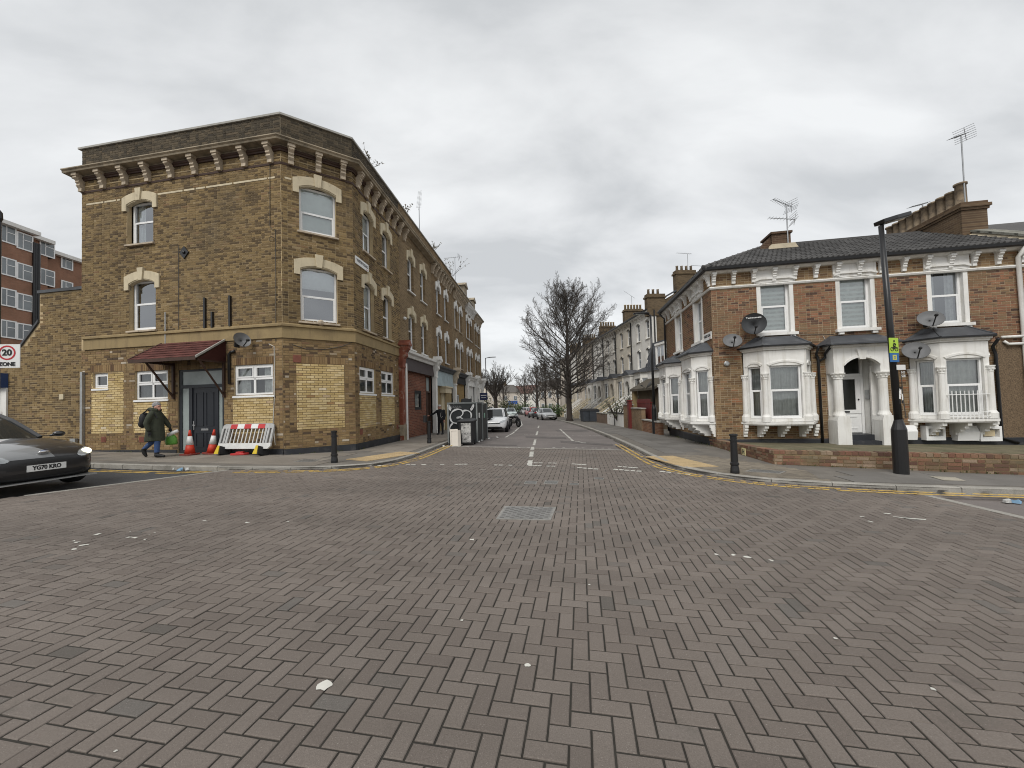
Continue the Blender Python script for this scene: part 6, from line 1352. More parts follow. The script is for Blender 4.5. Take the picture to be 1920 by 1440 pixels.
# weeds rooted in the parapets
def weed(px, py, u, n, s, seed, label):
    rnd = random.Random(seed); p = FC.p(u, .1, 10.55); t = thing('parapet_weed', label, 'plant', tuple(p)); b = MB(); l = MB()
    for i in range(n):
        d = V((rnd.gauss(0, .6), rnd.gauss(0, .6), 1)).normalized(); L = s*rnd.uniform(.5, 1.1); pts = [V((rnd.uniform(-.15, .15), rnd.uniform(-.1, .1), 0))]
        for k in range(4): d = (d + V((rnd.gauss(0, .25), rnd.gauss(0, .25), .05))).normalized(); pts.append(pts[-1] + d*L/4)
        b.tube(pts, [.012, .010, .008, .006, .004], 3)
        for q in pts[2:]:
            for _ in range(3):
                a = V((rnd.gauss(0, 1), rnd.gauss(0, 1), rnd.gauss(0, 1))).normalized(); e_ = a.orthogonal()*.02; l.add([q, q+a*.06+e_, q+a*.1, q+a*.06-e_], [(0,1,2,3)])
    b.build('stems', K['twig'], t); l.build('leaves', mat('weed_leaf', (.16,.14,.10), .8, var=.3), t)
weed(0, 0, 1.6, 7, .75, 1, 'leafy weed sprouting from the parapet nearest the chamfer'); weed(0, 0, 5.3, 6, .8, 2, 'straggly weed on the parapet above the brown fascia shop'); weed(0, 0, 9.6, 6, .7, 3, 'thin weed on the parapet above the white pier'); weed(0, 0, 14.2, 11, 1.5, 4, 'bushy weed on the parapet far along the terrace')

# ------------------------------------------------------------ street furniture
def bollard(px, py, h, label, side_box=False):
    p = G(px, py, .05); t = thing('bollard', label, 'bollard', tuple(p), group='black bollards on the corners'); b = MB()
    b.lathe([(.085, -.1), (.085, .05), (.078, .10), (.07, .16), (.084, .17), (.084, .21), (.07, .22), (.062, h-.16), (.074, h-.155), (.074, h-.12), (.062, h-.115), (.062, h-.05), (.078, h-.045), (.078, h-.01), (.05, h)], 16); b.build('post', K['black'], t, smooth=False)
    if side_box: b = MB(); b.rbox(-.2, -.09, -.1, .1, h-.05, h+.22, .02); b.build('hanging_bag', K['blackm'], t)
bollard(627, 867, .80, 'black iron bollard on the kerb by the chamfered corner'); bollard(805, 831, .86, 'black iron bollard beside the bin enclosure', True); bollard(1378, 887, .80, 'black iron bollard beside the low garden wall')

def lamp_post(p, h, label, arm, head_l, ang, r=.075, base_h=1.35, base_r=.12, lean=(0, 0), tilt=0):
    t = thing('street_lamp', label, 'street lamp', tuple(p), ang, group='black street lamps'); b = MB()
    b.lathe([(base_r, -.2), (base_r, base_h-.12), (base_r*.7, base_h), (r, base_h+.08)], 16); t_ = b.build('base', K['black'], t)
    b = MB(); b.tube([(0, 0, base_h), (lean[0]*.5, lean[1]*.5, h*.6), (*lean, h)], [r, r*.85, r*.66], 12); b.build('column', K['black'], t, smooth=True)
    b = MB(); b.T = MX.Translation((lean[0], lean[1], h)) @ MX.Rotation(R(-tilt), 4, 'Y') @ MX.Translation((-lean[0], -lean[1], -h)); T_ = b.T; b.tube([(*lean, h-.05), (lean[0]+arm*.3, lean[1], h+.02), (lean[0]+arm, lean[1], h+.06)], r*.55, 8)
    x = lean[0]+arm*.6; b.prism([(x-.1, -.10), (x+head_l*.3, -.15), (x+head_l*.9, -.14), (x+head_l, -.06), (x+head_l, .06), (x+head_l*.9, .14), (x+head_l*.3, .15), (x-.1, .10)], h+.03, h+.11, 'xy'); hd = b.build('lamp_head', K['black'], t, bevel=.02)
    b = MB(T_); b.box(x+.15, x+head_l-.08, -.1, .1, h+.02, h+.03); b.build('lens', K['frost'], hd); return t
pL = G(1690, 888, .05); hL = (888-420)*pL.y/FPX
lp = lamp_post(pL, 4.98, 'tall black street lamp with green cycle sign on the right pavement', .12, .62, R(10), r=.066, base_h=1.0, base_r=.122, lean=(-.17, 0), tilt=16)
p2 = G(1228, 813, .05); lamp_post(p2, 6.1, 'black street lamp in front of the white cottage', .3, .7, R(180), r=.07, base_h=1.4)
p3 = G(913, 784, .05); lamp_post(p3, 8.2, 'slim black street lamp far up the left pavement', .9, .9, R(-6), r=.08)
# signs strapped to the near lamp
b = MB(); b.rbox(-.14, .14, -.012, .012, -.28, .30, .02); cy = thing('cycle_sign', 'small green cycle route sign with blue square on the black lamp post', 'sign', (pL.x-.10, pL.y-.09, pL.z+2.42), R(12))
b = MB(); b.box(-.115, .115, -.004, .004, -.02, .28); b.build('green_panel', mat('sign_green', (.42,.62,.05), .4, var=.03), cy)
b = MB(); b.box(-.115, .115, -.004, .004, -.20, -.022); b.build('blue_panel', mat('sign_blue', (.02,.13,.36), .4, var=.03), cy)
b = MB(); b.box(-.05, .05, -.008, -.004, -.16, -.06); b.build('yellow_mark', mat('sign_yellow', (.6,.55,.1), .4, var=0), cy)
b = MB(); b.lathe([(.028, .0045), (.028, .009), (.016, .009), (.016, .0045)], 14, (0, 0, -.11), axis='y', cap=False); b.build('blue_ring', bpy.data.materials['sign_blue'], cy)
b = MB()
for x in (-.055, .055): b.lathe([(.042, .004), (.042, .009), (.03, .009), (.03, .004)], 16, (x, 0, .055), axis='y', cap=False)
for q in (((-.055, .055), (-.02, .10), (.03, .10), (.055, .055)), ((-.02, .10), (.0, .055), (.03, .10)), ((.03, .10), (.02, .135), (.045, .14))): b.tube([(x, -.007, z) for x, z in q], .006, 4)
b.tube([(-.02, -.007, .12), (-.005, -.007, .175), (.035, -.007, .15)], .012, 5); b.tube([(-.02, -.007, .115), (.02, -.007, .10), (.0, -.007, .06)], .011, 5); b.ell((.005, -.006, .215), (.02, .006, .022), 10, 8); b.build('cyclist_mark', K['sign_black'], cy)
pp = thing('lamp_label', 'small white number plate on the black lamp post', 'sign', (pL.x+.02, pL.y-.09, pL.z+2.06), R(12))
b = MB(); b.box(-.11, .11, -.004, .004, .0, .1); b.build('plate', K['sign_white'], pp); text('NT\n508', pp, K['sign_white'], (.04, -.006, -.09), .07)
stk_ = thing('post_stickers', 'torn white stickers round the black lamp post', 'sticker', (pL.x+.02, pL.y, pL.z+1.35))
rs = random.Random(4)
for k_ in range(9):
    a0 = rs.uniform(3.6, 5.6); z0_ = rs.uniform(0, .42); b = MB(); n_ = 4; A = [(.079*cos(a0+i*.13), .079*sin(a0+i*.13), z0_+rs.uniform(-.012, .012)) for i in range(n_)]; B = [(.079*cos(a0+i*.13), .079*sin(a0+i*.13), z0_+.07+rs.uniform(-.02, .02)) for i in range(n_)]
    b.add(A+B, [(i, i+1, n_+i+1, n_+i) for i in range(n_-1)]); b.build('scrap', K['sign_white'] if k_ % 3 else K['sign_black'], stk_)
# street name plates
def nameplate(fac, x0, x1, z0, z1, label, y=-.03):
    xc, zc = (x0+x1)/2, (z0+z1)/2; t = thing('street_name_sign', label, 'sign', tuple(fac.p(xc, y, zc)), fac.a); w, h = x1-x0, z1-z0
    b = MB(); b.box(-w/2, w/2, -.01, .02, -h/2, h/2); b.build('plate', K['sign_white'], t); text('VARTRY ROAD', t, K['sign_black'], (0, -.012, .01), h*.52, bold=.004, sx=w*.92/(h*.52*7.2)); text('N15', t, K['sign_red'], (w*.36, -.012, -h*.36), h*.2)
nameplate(FC, .10, 1.05, 6.36, 6.62, 'white street name plate high on the brown brick building'); nameplate(FE, 5.36, 6.04, 3.55, 3.80, 'white street name plate on the corner of the red brick house')
# 20 zone sign at the left edge
ps = at(-9, 760, 6.4); zs = thing('speed_zone_sign', 'white twenty zone sign with red ring at the left edge', 'sign', (ps.x, ps.y, gz(ps.x, ps.y)+.05), R(8)); F20 = 1.0
top_ = at(10, 646, 6.4).z - gz(ps.x, ps.y) - .05; bot_ = at(10, 690, 6.4).z - gz(ps.x, ps.y) - .05; wd = .36; hh = top_-bot_
b = MB(); b.rbox(-wd*.5+.21, wd*.5+.21, -.05, -.04, bot_, top_, .002); b.build('plate', K['sign_white'], zs); rc = hh*.31; zc = top_-rc-.02
b = MB(); b.lathe([(rc, .051), (rc, .053), (rc*.8, .053), (rc*.8, .051)], 28, (.21, 0, zc), axis='y', cap=False); b.build('red_ring', K['sign_red'], zs)
text('20', zs, K['sign_black'], (.21, -.054, zc), rc*1.15, bold=.004); text('ZONE', zs, K['sign_black'], (.21, -.054, bot_+hh*.15), hh*.22, bold=.003)
b = MB(); b.tube([(0, 0, -.1), (0, 0, 4.6)], .05, 10); b.build('post', K['black'], zs, smooth=True); b = MB(); b.lathe([(.05, 4.55), (.065, 4.6), (.06, 4.7), (.03, 4.75)], 10); b.build('cap', K['black'], zs)
# estate agent board
p = at(899, 745, 34.5); ag = thing('agent_board', 'dark blue estate agent board projecting from the far shop', 'sign', (p.x, p.y, gz(p.x, p.y)), R(0)); b = MB(); b.box(-.04, .04, -.04, .04, 0, 3.4); b.build('post', K['white'], ag); b = MB(); b.box(.04, .72, -.02, .02, 2.1, 2.75); b.build('board', mat('agent_navy', (.015,.02,.07), .5), ag)
b = MB(); b.box(.12, .62, -.025, -.02, 2.5, 2.56); b.box(.16, .58, -.025, -.02, 2.3, 2.34); b.build('print', K['sign_white'], ag)

# ------------------------------------------------------------ cones and barrier
def cone(px, py, label, lean=(0, 0)):
    p = G(px, py, .05); t = thing('traffic_cone', label, 'cone', tuple(p), R(-10+random.uniform(-8, 8)), group='traffic cones by the door'); t.rotation_euler = (lean[1], lean[0], R(-10)); O = mat('cone_orange', (.55,.045,.02), .5, var=.12, vs=6) if 'cone_orange' not in bpy.data.materials else bpy.data.materials['cone_orange']
    b = MB(); b.prism([(-.2,-.14),(-.14,-.2),(.14,-.2),(.2,-.14),(.2,.14),(.14,.2),(-.14,.2),(-.2,.14)], 0, .045, 'xy'); b.build('base', mat('cone_base', (.20,.04,.03), .7, var=.3, vs=5), t, bevel=.01)
    f = lambda z: .135 - .112*(z-.045)/.70
    for z0_, z1_, m_, nm in ((.045, .30, O, 'lower_cone'), (.30, .56, mat('cone_white', (.72,.72,.70), .4, var=.06), 'reflective_band'), (.56, .745, O, 'upper_cone')):
        b = MB(); e_ = .004 if nm == 'reflective_band' else 0; b.lathe([(f(z0_)+e_, z0_), (f(z1_)+e_, z1_)], 20); b.build(nm, m_, t, smooth=True)
cone(356, 853, 'red and white traffic cone standing in front of the dark door', (.0, 0)); cone(397, 851, 'red and white traffic cone tilted against the barrier', (.10, -.03))
pb0 = G(404, 853, .05); pb1 = G(513, 853, .05); t = thing('barrier', 'grey plastic pedestrian barrier with red and white strip leaning on the wall', 'barrier', tuple((pb0+pb1)/2), math.atan2(pb1.y-pb0.y, pb1.x-pb0.x)); L = (pb1-pb0).length*1.02; tilt = R(17); t.rotation_euler = (-tilt, 0, R(-11))
GP = mat('grey_plastic', (.42,.42,.41), .5, var=.15, vs=6); WP = mat('offwhite_plastic', (.62,.62,.60), .5, var=.12, vs=5); b = MB(); hb = .92; t.location.y -= .10; t.location.z += .03
b.prism([(-L/2, .24), (-L/2+.08, .16), (L/2-.08, .16), (L/2, .24), (L/2, .33), (-L/2, .33)], -.025, .025); b.build('lower_rail', WP, t)
b = MB(); b.prism([(-L/2+.02, hb-.14), (L/2-.02, hb-.14), (L/2-.02, hb-.05), (L/2-.1, hb), (-L/2+.1, hb), (-L/2+.02, hb-.05)], -.025, .025); b.build('upper_rail', GP, t)
for x in (-L/2+.04, L/2-.04, -L/2+.26, L/2-.26, -L/2+.17, L/2-.17): b = MB(); b.box(x-.032, x+.032, -.03, .03, .33, hb-.14); b.build('upright', GP, t)
for k_ in range(9): x = -L/2+.38+k_*(L-.76)/8; b = MB(); b.box(x-.014, x+.014, -.012, .012, .33, hb-.14); b.build('bar', WP, t)
RW = mat('barrier_red', (.50,.04,.04), .45, var=.1, vs=5)
for k_ in range(5): x0_ = -L/2+.30+k_*(L-.62)/5; b = MB(); b.box(x0_, x0_+(L-.62)/5, -.031, -.025, hb-.15, hb-.015); b.build('reflective_panel', RW if k_ % 2 == 0 else K['sign_white'], t)
YF = mat('barrier_foot_yellow', (.62,.45,.03), .5, var=.1)
for x, sg in ((-L/2+.24, 1), (L/2-.26, -1)):
    b = MB(); b.prism([(x-.09, -.02), (x+.09, -.02), (x+.03, .22), (x-.03, .22)], -.2, .2); b.build('foot', K['blackm'], t); b = MB(); b.prism([(x-.095, -.022), (x+.05, -.022), (x+.032, .225), (x-.035, .225)], -.215, -.2); b.build('foot_mark', YF, t)
p = G(450, 853, .05); t = thing('loose_barrier_block', 'loose red barrier foot lying on the pavement', 'barrier foot', tuple(p), R(15)); b = MB(); b.prism([(-.24,-.06),(-.1,-.13),(.14,-.12),(.25,-.02),(.2,.1),(-.12,.12)], 0, .06, 'xy'); b.prism([(-.1,-.06),(.1,-.06),(.12,.05),(-.08,.05)], .06, .1, 'xy'); b.build('block', RW, t, bevel=.015)

# ------------------------------------------------------------ bin enclosure with graffiti, wheelie bin, drawer front
a1, a2, a3 = G(841, 834, -.06), G(895, 830, -.06), G(914, 823, -.06)
FS = Fac(a1.x, a1.y, math.degrees(math.atan2(a2.y-a1.y, a2.x-a1.x))); LSx = (V(a2.xy)-V(a1.xy)).length; ang2 = math.degrees(math.atan2(a3.y-a2.y, a3.x-a2.x)); FS2 = Fac(a2.x, a2.y, ang2); L2 = (V(a3.xy)-V(a2.xy)).length
be = thing('bin_enclosure', 'dark grey bin enclosure with steel corners covered in white graffiti', 'enclosure', tuple(a1), world=True); za = a1.z; DK = mat('enclosure_panel', (.030,.033,.034), .55, var=.2, vs=3); SP = mat('enclosure_post', (.23,.245,.24), .5, .3, var=.1)
dp = L2*.5; hs = 1.62
def P4(x, y): return FS.p(x, 0, 0).xy + (FS2.p(y, 0, 0).xy - V(a2.xy))
for k_ in (0, 1):
    c_ = [P4(0, dp*k_+.02), P4(LSx, dp*k_+.02), P4(LSx, dp*(k_+1)-.02), P4(0, dp*(k_+1)-.02)]; zz = za - .03*k_
    b = MB(); b.prism([tuple(q_) for q_ in c_], zz+.02, zz+hs, 'xy'); b.build('panel', DK, be)
    b = MB(); ctr = sum(c_, V((0, 0)))/4; b.prism([tuple(ctr+(q_-ctr)*1.05) for q_ in c_], zz+hs+.01, zz+hs+.07, 'xy'); b.build('lid', SP, be)
    for q_ in c_: b = MB(); b.box(q_.x-.03, q_.x+.03, q_.y-.03, q_.y+.03, zz, zz+hs+.01); b.build('corner_post', SP, be)
    b = MB(FS2.M); b.box(dp*k_+dp*.35, dp*k_+dp*.55, -.012, 0, zz+1.0, zz+1.22); b.build('notice', K['sign_white'] if k_ == 0 else mat('notice_green', (.25,.45,.35), .6), be)
def graffiti(path, w):
    pts = [FS.hit(780+x*.11458, 720+y*.11458) for x, y in path]; sm = [V((x, 0, z)) for x, z in pts]
    for _ in range(2): sm = [sm[0]] + [q_ for a, c_ in zip(sm, sm[1:]) for q_ in (a*.75+c_*.25, a*.25+c_*.75)] + [sm[-1]]
    b = MB(FS.M); n_ = len(sm); A = []; B = []
    for i, p_ in enumerate(sm):
        tn = (sm[min(i+1, n_-1)] - sm[max(i-1, 0)]).normalized(); nn = V((-tn.z, 0, tn.x)); ww = w*(.75+.25*sin(i*.6)); A.append(tuple(p_+nn*ww/2+V((0, -.0135, 0)))); B.append(tuple(p_-nn*ww/2+V((0, -.0135, 0))))
    b.add(A+B, [(i, i+1, n_+i+1, n_+i) for i in range(n_-1)]); b.build('graffiti_stroke', GRF, be)
GRF = mat('spray_white', (.66,.66,.65), .6, var=.08)
for path, w in (([(660,555),(720,540),(765,495),(765,450),(730,418),(670,410),(600,440),(560,500),(555,570),(590,630),(665,645)], .075), ([(660,555),(720,545),(765,570)], .07), ([(770,440),(820,428),(880,450),(905,500),(895,560)], .075), ([(600,640),(555,690),(545,760),(575,800),(630,815)], .075), ([(530,340),(530,380),(545,410),(570,420)], .11), ([(535,345),(555,390),(575,400)], .08), ([(930,335),(940,370),(920,410),(890,425)], .09), ([(925,340),(910,390),(885,405)], .06)): graffiti(path, w)
b = MB(FS.M)
for k_ in range(14): x0_, z0_ = FS.hit(780+(575+k_*12)*.11458, 720+(365+10*sin(k_*2.1))*.11458); x1_, z1_ = FS.hit(780+(585+k_*12)*.11458, 720+(395+8*cos(k_*1.7))*.11458); b.tube([(x0_, -.013, z0_), (x1_, -.013, z1_)], .008, 4)
b.build('graffiti_tag', mat('spray_grey', (.18,.18,.18), .6), be)
p = P4(LSx*.5, dp*.6); t = thing('black_crate', 'black crate left on top of the bin enclosure', 'crate', (p.x, p.y, za+hs+.07), R(20)); b = MB(); b.prism([(-.2, 0), (.2, 0), (.22, .13), (-.06, .17), (-.19, .14)], -.13, .13); b.build('crate_body', K['blackm'], t, bevel=.01)
p = G(877, 834, -.06); wb = thing('wheelie_bin', 'black wheelie bin with smeared white poster in front of the enclosure', 'bin', tuple(p), math.radians(-6))
b = MB(); b.loft([[(-.24,-.22,.06),(.24,-.22,.06),(.24,.24,.06),(-.24,.24,.06)], [(-.29,-.30,.93),(.29,-.30,.93),(.29,.34,.93),(-.29,.34,.93)]]); b.build('body', K['blackm'], wb, bevel=.02)
b = MB(); b.loft([[(-.32,-.34,.93),(.32,-.34,.93),(.32,.4,.93),(-.32,.4,.93)], [(-.32,-.34,.97),(.32,-.34,.97),(.32,.4,.99),(-.32,.4,.99)], [(-.24,-.26,1.02),(.24,-.26,1.02),(.24,.34,1.05),(-.24,.34,1.05)]]); b.build('lid', mat('bin_lid', (.03,.031,.033), .5, var=.15), wb, bevel=.015)
b = MB(); b.add([(-.17,-.238,.12),(.19,-.238,.12),(.2,-.306,.88),(-.19,-.306,.88)], [(0,1,2,3)]); b.build('poster', mat('smeared_poster', (.50,.49,.47), .7, var=.25, vs=7, dirt=(.07,.07,.07), ds=9, dlo=.44, dhi=.6), wb)
for sx in (-1, 1): b = MB(); b.lathe([(.10, -.03), (.11, 0), (.10, .03)], 14, (sx*.24, .26, .1), axis='x'); b.build('wheel', K['tyre'], wb)
p = G(856, 837, -.06); t = thing('panel_door', 'cream cupboard door dumped against the wheelie bin', 'door panel', tuple(p), R(-8)); t.rotation_euler = (R(-8), 0, R(18)); CRM = mat('cream_melamine', (.72,.66,.58), .5, var=.05)
t.scale = (.75, 1, 1); t.location.x -= .08; b = MB(); b.box(-.2, .2, -.02, .02, 0, .66); b.build('board', CRM, t); b = MB()
for a_ in ((-.2, -.14, 0, .66), (.14, .2, 0, .66), (-.14, .14, 0, .07), (-.14, .14, .59, .66)): b.box(a_[0], a_[1], -.032, -.0205, a_[2], a_[3])
b.build('rail', CRM, t); b = MB(); b.box(.2, .34, -.02, .3, 0, .62); b.build('side_board', mat('cream_edge', (.45,.41,.36), .6), t)
# litter by the kerb
rl = random.Random(9); LT = [K['sign_white'], mat('litter_grey', (.5,.5,.48), .7), mat('litter_blue', (.2,.35,.5), .6)]
for k_, (px, py, m_) in enumerate(((832,838,0),(840,839,0),(846,837,1),(868,833,0),(898,829,0),(903,827,1),(917,823,0),(932,821,0),(836,840,1),(345,881,2),(352,882,1),(338,883,2),(328,881,1),(1903,944,2),(1888,943,1))):
    p = G(px, py, -.05); t = thing('litter', 'crumpled scrap of litter in the gutter by the kerb', 'litter', (p.x, p.y, p.z+.01), rl.random()*6, group='scraps of gutter litter'); b = MB(); n_ = 7
    b.loft([[(.08*rl.uniform(.5, 1)*cos(i*6.28/n_), .06*rl.uniform(.5, 1)*sin(i*6.28/n_), 0) for i in range(n_)], [(.07*rl.uniform(.5, 1)*cos(i*6.28/n_), .05*rl.uniform(.5, 1)*sin(i*6.28/n_), .04*rl.uniform(.6, 1.6)) for i in range(n_)]]); b.build('scrap', LT[m_], t)
# bins by the far tree
for px, lab in ((1100, 'left of two dark wheeled bins by the big tree'), (1112, 'right of two dark wheeled bins by the big tree')):
    p = G(px, 790.5, .05); t = thing('wheeled_bin', lab, 'bin', tuple(p), R(10), group='dark wheeled bins by the tree'); b = MB(); b.loft([[(-.42,-.4,.05),(.42,-.4,.05),(.42,.4,.05),(-.42,.4,.05)], [(-.5,-.45,1.05),(.5,-.45,1.05),(.5,.45,1.05),(-.5,.45,1.05)]]); b.build('body', mat('bin_slate', (.045,.052,.062), .6, var=.15) if 'bin_slate' not in bpy.data.materials else bpy.data.materials['bin_slate'], t)
    b = MB(); b.loft([[(-.53,-.5,1.05),(.53,-.5,1.05),(.53,.5,1.05),(-.53,.5,1.05)], [(-.4,-.4,1.2),(.4,-.4,1.2),(.4,.4,1.25),(-.4,.4,1.25)]]); b.build('lid', K['blackm'], t)

# ------------------------------------------------------------ dishes and aerials
def dish(fac, px, py, r, label, m, az=0, tilt=20, arm=.3, squash=1.0, lettering=None):
    x, z = fac.hit(px, py); x -= arm*.25*0; p = fac.p(x, -arm, z); t = thing('satellite_dish', label, 'satellite dish', tuple(p), fac.a + R(az), group='satellite dishes on the walls'); 
    Mt = MX.Rotation(R(-tilt), 4, 'X'); b = MB(Mt)
    b.lathe([(r, .0), (r*.8, -.05*r/.3), (r*.5, -.1*r/.3), (.02, -.13*r/.3), (.0199, -.145*r/.3), (r*.5, -.115*r/.3), (r*.82, -.065*r/.3), (r*1.02, -.005)], 28, axis='y', cap=False); b.build('reflector', m, t, smooth=True)
    b = MB(); b.tube([tuple(Mt @ V((0, .02, -r*.9))), tuple(Mt @ V((0, -r*1.2, -r*.72)))], .016, 6); L_ = Mt @ V((0, -r*1.25, -r*.7)); b.ell(tuple(L_), (.045, .07, .045), 10, 8); b.build('feed_arm', K['blackm'], t)
    b = MB(); b.tube([tuple(Mt @ V((0, .12*r/.3, 0))), (0, arm*.55, -.02), (0, arm-.005, -.12)], .022, 6); b.box(-.07, .07, arm-.01, arm, -.2, -.05); b.build('bracket', K['blackm'], t)
    if lettering:
        o = text(lettering, t, K['sign_white'], tuple(Mt @ V((0, .02-.01*r, r*.58))), .085, rx=R(90-tilt-14)); 
    return t
dish(FD, 1404, 611, .35, 'large dark satellite dish with lettering left of the striped blind', K['dish_dark'], az=-16, tilt=8, arm=.4, lettering='Technomate'); dish(FD, 1366, 641, .28, 'pale grey satellite dish at the house corner below the dark dish', K['dish'], az=-10, tilt=34, arm=.35)
dish(FD, 1724, 602, .30, 'grey satellite dish beside the clear upper window', K['dish'], az=-22, tilt=32, arm=.4); dish(FD, 1697, 660, .31, 'grey satellite dish right of the green cycle sign', K['dish'], az=-24, tilt=32, arm=.4); dish(FA, 473, 640, .23, 'dark satellite dish on the brown building beside the canopy', K['dish'], az=68, tilt=20, arm=.35)
dish(FM, 1246, 722, .30, 'grey satellite dish on the tan porch wall', K['dish'], az=-40, tilt=30, arm=1.1)
def aerial(base, h, label, az, el=0, n=12, L=1.1, refl=True, second=None):
    t = thing('tv_aerial', label, 'aerial', tuple(base), 0, group='roof aerials'); b = MB(); b.tube([(0, 0, -.5), (0, 0, h)], .022, 6); b.build('mast', K['alu'], t)
    def yagi(z, az, el, L, n, refl):
        D = V((cos(az)*cos(el), sin(az)*cos(el), sin(el))); S = V((-sin(az), cos(az), 0)); N = D.cross(S); b = MB(); O = V((0, 0, z)) - D*L*.3
        b.tube([tuple(O), tuple(O+D*L)], .014, 5)
        for i in range(n): c_ = O + D*(L*(.12+.88*i/(n-1))); w = .15-.04*i/n; b.tube([tuple(c_-S*w), tuple(c_+S*w)], .007, 4)
        if refl:
            for k_ in range(-3, 4): c_ = O + N*(.07*k_) - D*(.03*abs(k_)*-1); b.tube([tuple(c_-S*.26), tuple(c_+S*.26)], .007, 4)
            b.tube([tuple(O-N*.22), tuple(O+N*.22)], .012, 4)
        b.build('yagi', K['alu'], t)
    yagi(h, az, el, L, n, refl)
    if second: yagi(*second)
    return t
def on_roof(fac, x, y, z): return fac.p(x, y, z)
aerial(FD.p(3.45, 2.1, 7.8), 1.0, 'double tv aerial on the small corner chimney', R(200), R(8), 10, 1.0, True, (.45, R(170), R(10), .9, 8, True)); aerial(FN.p(-.15, 1.5, 7.7), 2.6, 'tall tv aerial on the long chimney stack', R(205), R(-22), 12, 1.25, True)
aerial(FN.p(.05, 3.4, 8.3), .55, 'thin aerial behind the lamp head', R(190), R(-15), 8, .9, False); aerial(FG.p(3.6, .2, 13.0), 1.3, 'aerial on the tall gable chimney', R(185), R(3), 8, 1.4, False); aerial(FG.p(6.5, 3, 12.2), 2.0, 'aerial just left of the corner house roof', R(180), R(6), 8, 1.4, False)
aerial(FC.p(8.6, .5, 10.5), 2.3, 'upright tv aerial on the left terrace roof', R(80), R(78), 14, 1.2, False); aerial(FC.p(17.6, .6, 10.6), 2.6, 'leaning tv aerial far along the left terrace', R(190), R(-8), 8, 1.2, True); aerial(FT.p(51.4, 2, 11.5), 1.6, 'slanting aerial on the white terrace chimney', R(160), R(40), 8, 1.5, False)

# ------------------------------------------------------------ vehicles
def paint(name, col, rough=.25, metal=.0): 
    m = mat(name, col, rough, metal, var=.04, vs=2, coat=.6); return m
def wheel(parent, x, y, r, w=.2):
    b = MB(); sg = 1 if y > 0 else -1; b.lathe([(r*.66, -w/2), (r*.94, -w/2), (r, -w/2+.03), (r, w/2-.03), (r*.94, w/2), (r*.66, w/2)], 26, (x, y, r), axis='y', cap=False); wh = b.build('wheel', K['tyre'], parent, smooth=True)
    b = MB(); b.lathe([(r*.68, -w*.42), (r*.68, w*.42)], 20, (x, y, r), axis='y'); b.build('hub', K['blackm'], wh)
    b = MB(); yo = y + sg*(w/2-.012); b.lathe([(r*.68, yo*-1-.004 if False else 0), (r*.60, 0)], 20, (x, yo, r), axis='y', cap=False)
    for k in range(5):
        a = k*2*math.pi/5+.3; d = V((cos(a), 0, sin(a))); s = V((-sin(a), 0, cos(a))); c = V((x, yo, r))
        b.add([tuple(c+d*r*.08-s*.03), tuple(c+d*r*.66-s*.045), tuple(c+d*r*.66+s*.045), tuple(c+d*r*.08+s*.03)], [(0,1,2,3),(3,2,1,0)])
    b.lathe([(r*.68, .004), (r*.68, -.004), (r*.58, -.004), (r*.58, .004)], 24, (x, yo, r), axis='y', cap=False); b.build('rim', K['rim'], wh)
from mathutils.bvhtree import BVHTree
def skin_tree(o):
    dg = bpy.context.evaluated_depsgraph_get(); dg.update(); e_ = o.evaluated_get(dg); me = e_.to_mesh(); bv = BVHTree.FromPolygons([v.co.copy() for v in me.vertices], [tuple(p.vertices) for p in me.polygons]); e_.to_mesh_clear(); return bv
def fitted(bv, poly, name, m, parent, lift=.008, n=26, smooth=True):
    """panel that follows the nose of the car: outline in (y, z)"""
    ys = [p[0] for p in poly]; zs = [p[1] for p in poly]; y0, y1, z0, z1 = min(ys), max(ys), min(zs), max(zs); b = MB(); idx = {}; nz_ = max(6, int(n*(z1-z0)/(y1-y0)*1.5))
    def vert(i, j):
        if (i, j) not in idx:
            y, z = y0+(y1-y0)*i/n, z0+(z1-z0)*j/nz_; h = bv.ray_cast(V((4, y, z)), V((-1, 0, 0))); 
            if h[0] is None: return None
            q = h[0] + h[1]*lift if h[1].x > 0 else h[0] - h[1]*lift; idx[(i, j)] = len(b.v); b.v.append(tuple(q))
        return idx[(i, j)]
    for i in range(n):
        for j in range(nz_):
            if inside(poly, y0+(y1-y0)*(i+.5)/n, z0+(z1-z0)*(j+.5)/nz_):
                f = [vert(i, j), vert(i+1, j), vert(i+1, j+1), vert(i, j+1)]
                if None not in f: b.f.append(tuple(f)); b.m.append(0)
    return b.build(name, m, parent, smooth=smooth)
def oval(cy, cz, ry, rz, n=20, sk=0): return [(cy+ry*cos(6.2832*i/n), cz+rz*sin(6.2832*i/n)+sk*ry*cos(6.2832*i/n)) for i in range(n)]
